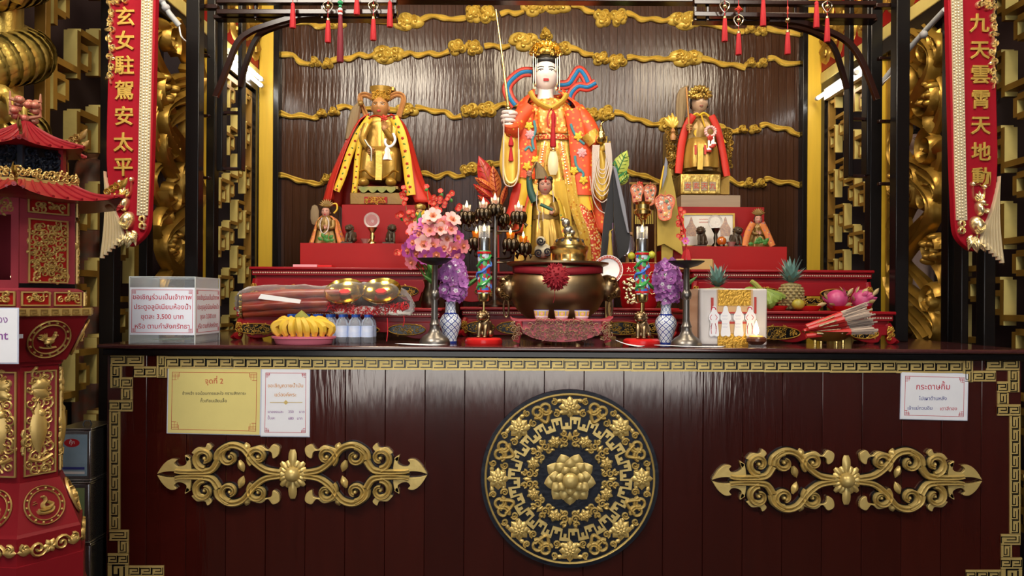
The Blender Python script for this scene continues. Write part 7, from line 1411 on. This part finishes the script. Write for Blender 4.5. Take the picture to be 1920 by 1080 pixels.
for x, a, b, kd, lab in TS:
    Y = 2.905; root = thing('hanging_tassel', lab, 'tassel', W(x, b, Y), 'tassels hanging from the canopy rails')
    m = DRT if kd == 2 else REDT; w_ = 6.2 if kd == 2 else 5.6
    obj('fringe', MB().lpx(x, Y, [(1.2, a-2), (3.4, a+2), (3.8, a+8), (w_*.85, a+(b-a)*.5), (w_, b-2), (w_*.9, b), (0, b+.5)], 14, lob=7, la=.05), m, root); obj('cap', MB().lpx(x, Y, [(1, a-3), (3.4, a-1), (3.8, a+3), (3, a+4)], 12), BELL if kd in (1, 3, 4) else m, root)
    obj('cord', MB().tube([W(x, a, Y), W(x, -14, Y)], .0014, 5), m, root)
    if kd in (1, 3):
        yr = 12 if kd == 1 else 38
        rg = cat([(x, yr-10), (x+8, yr-5), (x+8, yr+2), (x, yr+11), (x-8, yr+2), (x-8, yr-5), (x, yr-10)], 5); obj('ring', MB().tube([W(u, v, Y) for u, v in rg], L(1.3, Y), 7), mat('ring_silver', (.55, .48, .38), .2, 1) if 'ring_silver' not in MATS else MATS['ring_silver'], root); obj('bell', MB().ell(W(x, yr, Y), L(4.2, Y), 12, 8), BELL, root)
    if kd == 2:
        for v, m2, r0 in ((-3, GRB, 4.5), (5, GRB, 5.2), (12, GRB, 3.6), (18, WHITE, 4.4), (22, SRED, 4.6), (26, WHITE, 4.4)): obj('bead', MB().ell(W(x, v, Y), (L(r0, Y), L(r0, Y), L(r0*.75, Y)), 12, 8), m2, root)
    if kd == 3: flower(root, 'knot_flower', FP(Y), x, 18, 8, 0, 4, .008, SRED)
    if kd == 4: obj('bell', MB().ell(W(x, 38, Y), L(5, Y), 12, 8), BELL, root); obj('knot', MB().lpx(x, Y, [(0, 10), (2, 14), (1, 20), (2, 26), (0, 28)], 8), SRED, root)
# ---- the red hexagonal furnace
AX = W(46, 560, 2.12).x; AY = 2.12; PH0 = math.radians(-63)
FRED = mat('furnace_red', (.21, .008, .014), .35, var=.35, vs=7, col2=(.22, .008, .012)); FGLD = mat('furnace_gold', (.66, .47, .16), .36, .5, var=.5, vs=20, col2=(.35, .2, .05)); FPNK = mat('furnace_rose', (.30, .035, .05), .4, var=.4, vs=9)
fu = thing('paper_furnace', 'red hexagonal pagoda furnace with gilded panels at the left edge', 'furnace', (AX, AY, 0)); DFR = AY-.14
def zf(y): return ZC+(HY-y)*1.99/FPX - .006
def hv(k, R_): a = PH0+k*PI/3; return Vector((AX+R_*cos(a), AY+R_*sin(a), 0))
def hexloft(nm, prof, m, cap=True, **kw):
    rings = [[hv(k, R_)+Vector((0, 0, z)) for k in range(6)] for R_, z in prof]; return obj(nm, MB().loft(rings, True, cap), m, fu, smooth=False, **kw)
def facet(j, R0, z0, R1, z1, off=.001):   # frame on side j between two rings; u -1..1 across in metres, v up the slope
    a0, b0_ = hv(j, R0), hv(j+1, R0); a1, b1_ = hv(j, R1), hv(j+1, R1); o = (a0+b0_)/2; o.z = z0; t = (a1+b1_)/2; t.z = z1; u = (b0_-a0).normalized(); v = (t-o).normalized(); n = u.cross(v); n = n if n.dot(Vector((o.x-AX, o.y-AY, 0))) > 0 else -n
    return FR(o+n*off, u, v, n), (b0_-a0).length/2, (b1_-a1).length/2, (t-o).length
hexloft('pedestal', [(.19, 0), (.19, .30), (.168, .36), (.168, zf(1062))], FRED); hexloft('foot_band', [(.160, zf(1062)), (.160, zf(1010)), (.155, zf(1004))], FRED)
hexloft('flared_base', [(.155, zf(1004)), (.102, zf(915))], FRED); hexloft('waist', [(.096, zf(915)), (.096, zf(690))], FRED); hexloft('waist_cap', [(.104, zf(690)), (.104, zf(682))], FRED)
hexloft('lower_cup', [(.116, zf(682)), (.178, zf(594))], FRED); hexloft('key_band', [(.185, zf(594)), (.185, zf(579))], FGLD); hexloft('frieze_band', [(.160, zf(579)), (.160, zf(545)), (.146, zf(541))], FPNK)
# chamber with an open mouth on the left side
for j in range(6):
    F, w0, w1, h = facet(j, .138, zf(541), .138, zf(366)); op = j == 5
    if not op: obj('chamber_wall', MB().fbox(F, -w0, w0, 0, h, -.012, 0), FPNK, fu)
    else:
        for q in ((-w0, w0, 0, .02), (-w0, w0, h-.05, h), (-w0, -w0+.02, .02, h-.05), (w0-.02, w0, .02, h-.05)): obj('mouth_frame', MB().fbox(F, *q, -.012, .003), FPNK, fu)
        obj('mouth_carving', filigree(MB(), FR(F.o, F.u, F.v, F.n), lambda a, b: True, -w0+.015, w0-.015, h-.045, h-.005, .02, .003, .008, 6), FGLD, fu, stuff=True)
obj('soot_back', MB().loft([[hv(k, .128)+Vector((0, 0, z)) for k in range(6)] for z in (zf(540), zf(368))]), BLACK, fu) if False else None
obj('hearth', MB().loft([[hv(k, .14)+Vector((0, 0, z)) for k in range(6)] for z in (zf(540), zf(532))]), BLACK, fu)
F, w0, w1, h = facet(5, .10, zf(541), .10, zf(366)); flame('fire', fu, F.p(.03, .02, 0), .03)
def rects(nm, F, u0, u1, v0, v1, t, d, m):
    for q in ((u0, u1, v0, v0+t), (u0, u1, v1-t, v1), (u0, u0+t, v0+t, v1-t), (u1-t, u1, v0+t, v1-t)): obj(nm, MB().fbox(F, *q, 0, d), m, fu)
def panel(F, u0, u1, v0, v1, seed, cell=.02, ground=REDB, w=.0028):
    p_ = obj('carved_panel', MB().fbox(F, u0, u1, v0, v1, 0, .002), ground, fu); rects_ = MB(); t = .0035
    for q in ((u0, u1, v0, v0+t), (u0, u1, v1-t, v1), (u0, u0+t, v0+t, v1-t), (u1-t, u1, v0+t, v1-t)): obj('gold_frame', MB().fbox(F, *q, 0, .006), FGLD, p_)
    obj('relief', filigree(MB(), FR(F.o, F.u, F.v, F.n), lambda a, b: u0+.008 < a < u1-.008 and v0+.008 < b < v1-.008, u0, u1, v0, v1, cell, w, .007, seed), FGLD, p_, stuff=True); return p_
def roundel(F, u, v, r_, kind):
    o = obj('roundel', MB().prism(F, [(u+r_*cos(t*PI/16), v+r_*sin(t*PI/16)) for t in range(32)], 0, .002), FRED, fu, label='round gilded roundel of a %s' % kind)
    for q in (r_, r_*.78): obj('roundel_ring', MB().band(F, [(u+q*cos(t*PI/18), v+q*sin(t*PI/18)) for t in range(37)], .0016, .005, 0, .002), FGLD, o)
    for i in range(14): a = 2*PI*i/14; obj('ring_boss', MB().dome(F, u+r_*.89*cos(a), v+r_*.89*sin(a), .0036, .0036, .005, 7, 2, .002), FGLD, o)
    s = r_*.5; P = lambda pts: [(u+x*s, v+y*s) for x, y in pts]
    if kind == 'rooster':
        mb = MB().dome(F, u+.0*s, v-.15*s, .55*s, .38*s, .010, 14, 4, .002).dome(F, u+.42*s, v+.45*s, .2*s, .2*s, .009, 10, 3, .002).band(F, P(cat([(.2, 0), (.38, .25), (.42, .45)], 4)), .17*s, .010, 0, .002)
        for i in range(6): mb.petal(F, u-.4*s, v-.05*s, PI-.2-i*.28, .75*s, .12*s, .008, .002)
        for i in range(3): mb.petal(F, u+.42*s, v+.58*s, PI/2+(i-1)*.5, .28*s, .09*s, .006, .002)
        mb.petal(F, u+.58*s, v+.45*s, -.1, .22*s, .07*s, .006, .002).petal(F, u, v-.1*s, PI+.5, .6*s, .2*s, .007, .008)
        for x in (-.1, .2): mb.band(F, P([(x, -.4), (x, -.75), (x+.18, -.8)]), .05*s, .006, 0, .002)
        mb.band(F, P(cat([(-.8, -.85), (0, -.95), (.8, -.85)], 4)), .08*s, .006, 0, .002)
    else:
        mb = MB().band(F, P(cat([(-.05, .85), (.12, .7), (.1, .35), (-.2, .05), (-.1, -.3), (.4, -.35), (.75, -.05), (.45, .2), (.3, .3)], 6)), [.10*s+.12*s*sin(PI*min(1, i/49)) for i in range(49)], .012, 0, .002)
        mb.band(F, P(cat([(-.75, -.45), (-.6, -.75), (0, -.85), (.6, -.75), (.8, -.4), (.5, -.2)], 5)), .17*s, .010, 0, .002).band(F, P(cat([(-.75, -.4), (-.3, -.55), (.3, -.5)], 5)), .14*s, .012, 0, .002).dome(F, u-.08*s, v+.86*s, .2*s, .14*s, .012, 10, 3, .002)
    obj('roundel_animal', mb, FGLD, o)
    for x, y in ((-.95, .45), (-.85, .25), (-1.05, .2)): obj('roundel_sign', MB().band(F, P([(x-.12, y), (x+.14, y+.05)]), .05*s, .005, 0, .002), FGLD, o)
for j in (5, 0, 1):
    if j != 5:
        F, w0, w1, h = facet(j, .138, zf(541), .138, zf(366)); panel(F, -w0*.72, w0*.72, h*.06, h*.76, j+31, .017); panel(F, -w0*.75, w0*.75, h*.82, h*.99, j+35, .016)
    F, w0, w1, h = facet(j, .160, zf(579), .160, zf(545))
    for s_ in (-1, 1): panel(F, (s_*.5-.44)*w0, (s_*.5+.44)*w0, h*.12, h*.92, j+41+s_, .014)
    F, w0, w1, h = facet(j, .185, zf(594), .185, zf(579)); n = 7
    for i in range(n):
        c = -w0+(i+.5)*2*w0/n; u = w0/n*.8; mb = MB(); 
        for q in ((c-u, c+u*.6, h*.75, h*.85), (c+u*.5, c+u*.6, h*.35, h*.75), (c-u*.4, c+u*.5, h*.35, h*.45), (c-u, c-u*.9, h*.12, h*.75), (c-u, c+u, h*.1, h*.2)): mb.fbox(F, *q, .0, .002)
        obj('key_line', mb, BWOOD, fu, smooth=False)
    F, w0, w1, h = facet(j, .116, zf(682), .178, zf(594)); roundel(F, 0, h*.5, .053, 'rooster')
    F, w0, w1, h = facet(j, .096, zf(915), .096, zf(690)); panel(F, -w0*.84, w0*.84, h*.05, h*.95, j+51, .024, FPNK, .0035)
    pc_ = MB().petal(F, -.005, h*.25, PI/2, .13, .022, .014, .002).dome(F, 0, h*.58, .012, .014, .014, 12, 4).band(F, cat([(-.03, h*.2), (0, h*.17), (.03, h*.21)], 4), .006, .01).petal(F, -.02, h*.8, .3, .05, .02, .012).petal(F, .02, h*.72, 2.6, .05, .018, .012); obj('panel_figure', pc_, FGLD, fu)
    F, w0, w1, h = facet(j, .155, zf(1004), .102, zf(915)); roundel(F, -.002, h*.48, .05, 'snake')
    F, w0, w1, h = facet(j, .160, zf(1062), .160, zf(1010)); mb = MB()
    for s_ in (-1, 1): mb.band(F, curl((s_*.03, h*.5), .022, .003, 0, s_*1.5, 18), .0035, .008).petal(F, s_*.045, h*.5, 0 if s_ > 0 else PI, .035, .012, .008).band(F, curl((s_*.062, h*.62), .012, .002, 2, -s_*1.5, 14), .003, .007)
    for i in range(6): mb.petal(F, 0, h*.5, i*PI/3, .02, .007, .008)
    obj('lotus_scroll', mb, FGLD, fu)
# roofs
def roof(Re, ze, Rt, zt, lift, m, nrib):
    N = 8; rings = []
    for t in lin(0, 1, 6):
        ring_ = []
        for j in range(6):
            for i in range(N):
                a, b_ = hv(j, 1), hv(j+1, 1); f = i/N; p = a.lerp(b_, f); d = Vector((p.x-AX, p.y-AY, 0)); R_ = Re+(Rt-Re)*t; cu = (abs(f-.5)*2)**3
                q = Vector((AX, AY, 0))+d*R_*(1+.10*cu*(1-t)); q.z = ze+(zt-ze)*t**1.35+lift*cu*(1-t)**2; ring_.append(q)
        rings.append(ring_)
    o = obj('roof', MB().loft(rings), m, fu, solid=.006, ang=50)
    for j in range(6):
        for i in range(nrib):
            f = (i+.5)/nrib; pts = []
            for t in lin(0, 1, 6):
                a, b_ = hv(j, 1), hv(j+1, 1); p = a.lerp(b_, f); d = Vector((p.x-AX, p.y-AY, 0)); cu = (abs(f-.5)*2)**3; R_ = Re+(Rt-Re)*t; q = Vector((AX, AY, 0))+d*R_*(1+.10*cu*(1-t)); q.z = ze+(zt-ze)*t**1.35+lift*cu*(1-t)**2+.004; pts.append(q)
            obj('tile_rib', MB().tube(pts, .004, 6), m, o)
        e = hv(j, Re*1.1)+Vector((0, 0, ze+lift)); tp = hv(j, Rt)+Vector((0, 0, zt)); md = hv(j, (Re+Rt)/2*1.02); md.z = ze+(zt-ze)*.5**1.35+.006; obj('hip_ridge', MB().tube(cat([e, md, tp], 5), .006, 7), m, o)
        dr = (e-Vector((AX, AY, e.z))).normalized(); Fd = FR(e-dr*.06+Vector((0, 0, .002)), dr, (0, 0, 1), dr.cross(Vector((0, 0, 1)))); mb = MB(); 
        for s_ in range(4): mb.band(Fd, curl((.012+s_*.014, .010+.008*s_), .011, .002, s_, 1.4, 12), .003, .006, 0, -.003)
        mb.petal(Fd, .05, .02, 1.0, .035, .008, .006); obj('corner_dragon', mb, BWOOD if Re < .2 else GOLDD, o)
    return o
roof(.25, zf(374), .135, zf(338), .022, FRED, 7); hexloft('gallery_floor', [(.142, zf(338)), (.142, zf(332))], FGLD)
for j in (5, 0, 1):
    F, w0, w1, h = facet(j, .138, zf(332), .138, zf(317)); obj('gallery_rail', filigree(MB(), F, lambda a, b: True, -w0, w0, 0, h, .014, .0024, .005, j), FGLD, fu, stuff=True)
hexloft('lantern_drum', [(.10, zf(334)), (.10, zf(268))], BLACK)
for j in (5, 0, 1):
    F, w0, w1, h = facet(j, .10, zf(330), .10, zf(268)); obj('drum_carving', filigree(MB(), F, lambda a, b: True, -w0*.9, w0*.9, .005, h-.005, .022, .004, .008, j+9), MEDB, fu, stuff=True)
for k_ in range(6): p = hv(k_, .102); obj('drum_post', MB().box(p.x-.007, p.x+.007, p.y-.007, p.y+.007, zf(334), zf(266)), FRED if k_ else MEDB, fu)
roof(.148, zf(268), .008, zf(212), .010, FRED, 5)
fn = MB(); FF = FR(Vector((AX, AY, zf(214))), (cos(PH0+PI/2), sin(PH0+PI/2), 0), (0, 0, 1), (cos(PH0), sin(PH0), 0)); RQ = random.Random(5)
for i in range(16): fn.ell(FF.p(RQ.uniform(-.026, .026), RQ.uniform(0, .07), RQ.uniform(-.02, .02)), (.012, .012, .010), 8, 6)
for s_ in (-1, 1):
    for i in range(3): fn.tube([FF.p(s_*.01, .02+.02*i, 0), FF.p(s_*.035, .025+.02*i, .01), FF.p(s_*.035, .045+.02*i, .01)], [.006, .005, .002], 6)
obj('finial', fn, mat('painted_finial', (.45, .28, .16), .4, .3, var=.9, vs=60, col2=(.4, .02, .03)), fu, stuff=True)
Fn, w0, w1, h = facet(5, .172, zf(579), .172, zf(545), .012); nn = thing('notice_sheet', 'white notice with purple lettering taped to the red furnace at the left edge', 'notice', Fn.p(0, -.1), 'white notices'); 
Fw = FR(W(32, 680, 1.86), (1, .12, 0), (0, 0, 1), (.12, -1, 0)); obj('sheet', MB().fbox(Fw, -.16, 0, 0, .127, -.001, 0), PAPER, nn); obj('lettering', text_mb('nt', .040, Fw, -.044, .055, 'L', .0006, .02), PURP, nn); obj('lettering', text_mb('อง', .030, Fw, -.044, .095, 'L', .0006, .0), PURP, nn); obj('laminate_edge', MB().fbox(Fw, -.162, .003, -.003, .13, -.002, -.001), MATS['laminate'], nn); obj('tape', MB().bar(Fw.p(-.02, .06, -.001), Fw.p(-.02, .06, -.06), .01, .01), MATS['laminate'], nn)
# ---- gilded dragon column
CX, CYY = -1.655, 2.5; dc = thing('dragon_column', 'round column wrapped by a gilded scaly dragon at the upper left', 'column', (CX, CYY, 0)); DG = mat('dragon_gold', (.58, .42, .10), .32, .65, bump=.3, bs=70, var=.5, vs=10, col2=(.3, .18, .03))
obj('shaft', MB().lathe([(.13, 0), (.13, .1), (.085, .12), (.085, 2.75)], (CX, CYY, 0), 28), DG, dc)
TN = 270; path = [Vector((CX+.085*cos(i*.12+3.6), CYY+.085*sin(i*.12+3.6), 1.3+i*.0048)) for i in range(TN)]; rad = [.078+.012*sin(i*.05) for i in range(TN)]
obj('body', MB().tube(path, rad, 14), DG, dc, ang=80); sc_ = MB()
for i in range(10, TN-1, 2):
    t = (path[i+1]-path[i]).normalized(); ou = Vector((path[i].x-CX, path[i].y-CYY, 0)).normalized(); sd = t.cross(ou)
    if path[i].z < 1.35 or ou.dot(Vector((.6, -1, 0))) < -.35: continue
    for j in range(9):
        a = (j-4+.5*((i//2) % 2))*.33; n_ = (ou*cos(a)+sd*sin(a)).normalized(); sc_.petal(FR(path[i]+n_*rad[i]*.97, t, n_.cross(t), n_), 0, 0, PI, .036, .017, .005, .0, h1=.008, rnd=True)
obj('scales', sc_, DG, dc, stuff=True)
for z0, a in ((2.02, -1.2), (1.72, -.9), (2.3, -.8), (2.15, -.4)):
    c = Vector((CX+.2*cos(a), CYY+.2*sin(a), z0)); cl_ = MB().ell(c, (.05, .05, .06), 12, 8)
    for i in range(4): aa = a+(i-1.5)*.5; cl_.tube(cat([c, c+Vector((.07*cos(aa), .07*sin(aa), .01)), c+Vector((.085*cos(aa), .085*sin(aa), -.05))], 4), [.022-.002*q for q in range(9)], 7)
    obj('claw', cl_, DG, dc, ang=80)
Fd = FR((CX+.06, CYY-.15, 2.02), Vector((.86, .5, 0)), (0, 0, 1), Vector((.5, -.86, 0))); obj('cloud_scrolls', filigree(MB(), Fd, lambda a, b: True, -.1, .12, 0, .3, .07, .014, .03, 4), DG, dc, stuff=True)
# ---- oil tins
TIN = mat('tin_plate', (.42, .42, .42), .25, .95, var=.4, vs=12); TL1 = mat('tin_label_blue', (.35, .5, .62), .35, var=.5, vs=14, col2=(.1, .2, .3)); TL2 = mat('tin_label_green', (.12, .3, .16), .4, var=.5, vs=10, col2=(.6, .55, .2)); RO = mat('tin_red', (.55, .02, .03), .35)
tz = (0, .19, .382, .575); th = (.19, .192, .193, .165); TLAB = ('lowest oil tin of the stack beside the counter', 'second oil tin from the floor beside the counter', 'oil tin with a green and yellow label, second from the top', 'top oil tin with a red oval on a pale blue label')
for i in range(4):
    x0, x1, y0, y1 = -1.425+.004*i, -1.306, 2.44+.006*(i % 2), 2.60; z0, z1 = tz[i], tz[i]+th[i]-.001; r_ = thing('oil_tin', TLAB[i], 'tin', ((x0+x1)/2, (y0+y1)/2, z0), 'stacked oil tins')
    obj('can', MB().box(x0, x1, y0, y1, z0+.004, z1-.004), TIN, r_, bev=.006)
    for z in (z0, z1-.006): obj('seam_rim', MB().box(x0-.002, x1+.002, y0-.002, y1+.002, z, z+.006), TIN, r_, bev=.002)
    Fl = FR((x0, y0-.0005, z0), (1, 0, 0), (0, 0, 1), (0, -1, 0)); lb = obj('label', MB().fbox(Fl, .014, .095, .016, th[i]-.02, 0, .0008), TL1 if i % 2 else TL2, r_)
    obj('label_badge', MB().prism(Fl, [(.048+.024*cos(t*PI/12), th[i]*.72+.013*sin(t*PI/12)) for t in range(24)], .0008, .0014), RO if i == 3 else WHITE, lb)
    if i == 3: obj('lettering', text_mb('กุ๊ก', .022, Fl, .048, th[i]*.70, 'C', .0016, .02), WHITE, lb)
    for k_ in range(3): obj('label_stripe', MB().fbox(Fl, .02, .088, .022+.014*k_, .03+.014*k_, .0008, .0012), (WHITE, BLUET, TL1)[k_], lb)
    obj('handle', MB().tube([(x0+.04, (y0+y1)/2, z1), (x0+.045, (y0+y1)/2, z1+(.012 if i == 3 else .0005)), (x1-.045, (y0+y1)/2, z1+(.012 if i == 3 else .0005)), (x1-.04, (y0+y1)/2, z1)], .003, 6), TIN, r_)
# ---- painted wooden figures glimpsed behind the screens
for lab, cx, cy, fh, Y, rm, sk in (('painted wooden figure with a yellow headcloth glimpsed behind the left lattice', 172, 285, 40, 3.34, mat('painted_coat', (.5, .12, .05), .5, var=.8, vs=20, col2=(.1, .2, .15)), mat('orange_face', (.55, .28, .14), .45)), ('pale wooden figure glimpsed through the right openwork screen', 1716, 262, 38, 3.9, mat('pale_coat', (.5, .35, .3), .5), mat('pale_face', (.72, .52, .42), .45))):
    r_ = thing('wooden_figure', lab, 'statue', at_base(cx, Y, 0), 'wooden figures behind the screens'); zt_ = W(cx, cy, Y).z; X = W(cx, cy, Y).x; X = X
    head(r_, cx, cy, fh, Y, sk); robe('coat', r_, rm, Y, [(cy+fh*.5, cx, 16, .04, 0), (cy+fh*.75, cx, 26, .06, .02), (cy+fh*1.8, cx, 29, .08, .04), (cy+fh*3.5, cx, 29, .08, .06), (HY+1.142*FPX/Y, cx, 29, .08, .06)], 9)
    obj('headcloth', MB().ell(W(cx, cy-fh*.42, Y+.01), (L(fh*.42, Y), L(fh*.42, Y), L(fh*.2, Y)), 14, 8), YSILK if cx < 900 else HAIR, r_); settle(r_, 0)
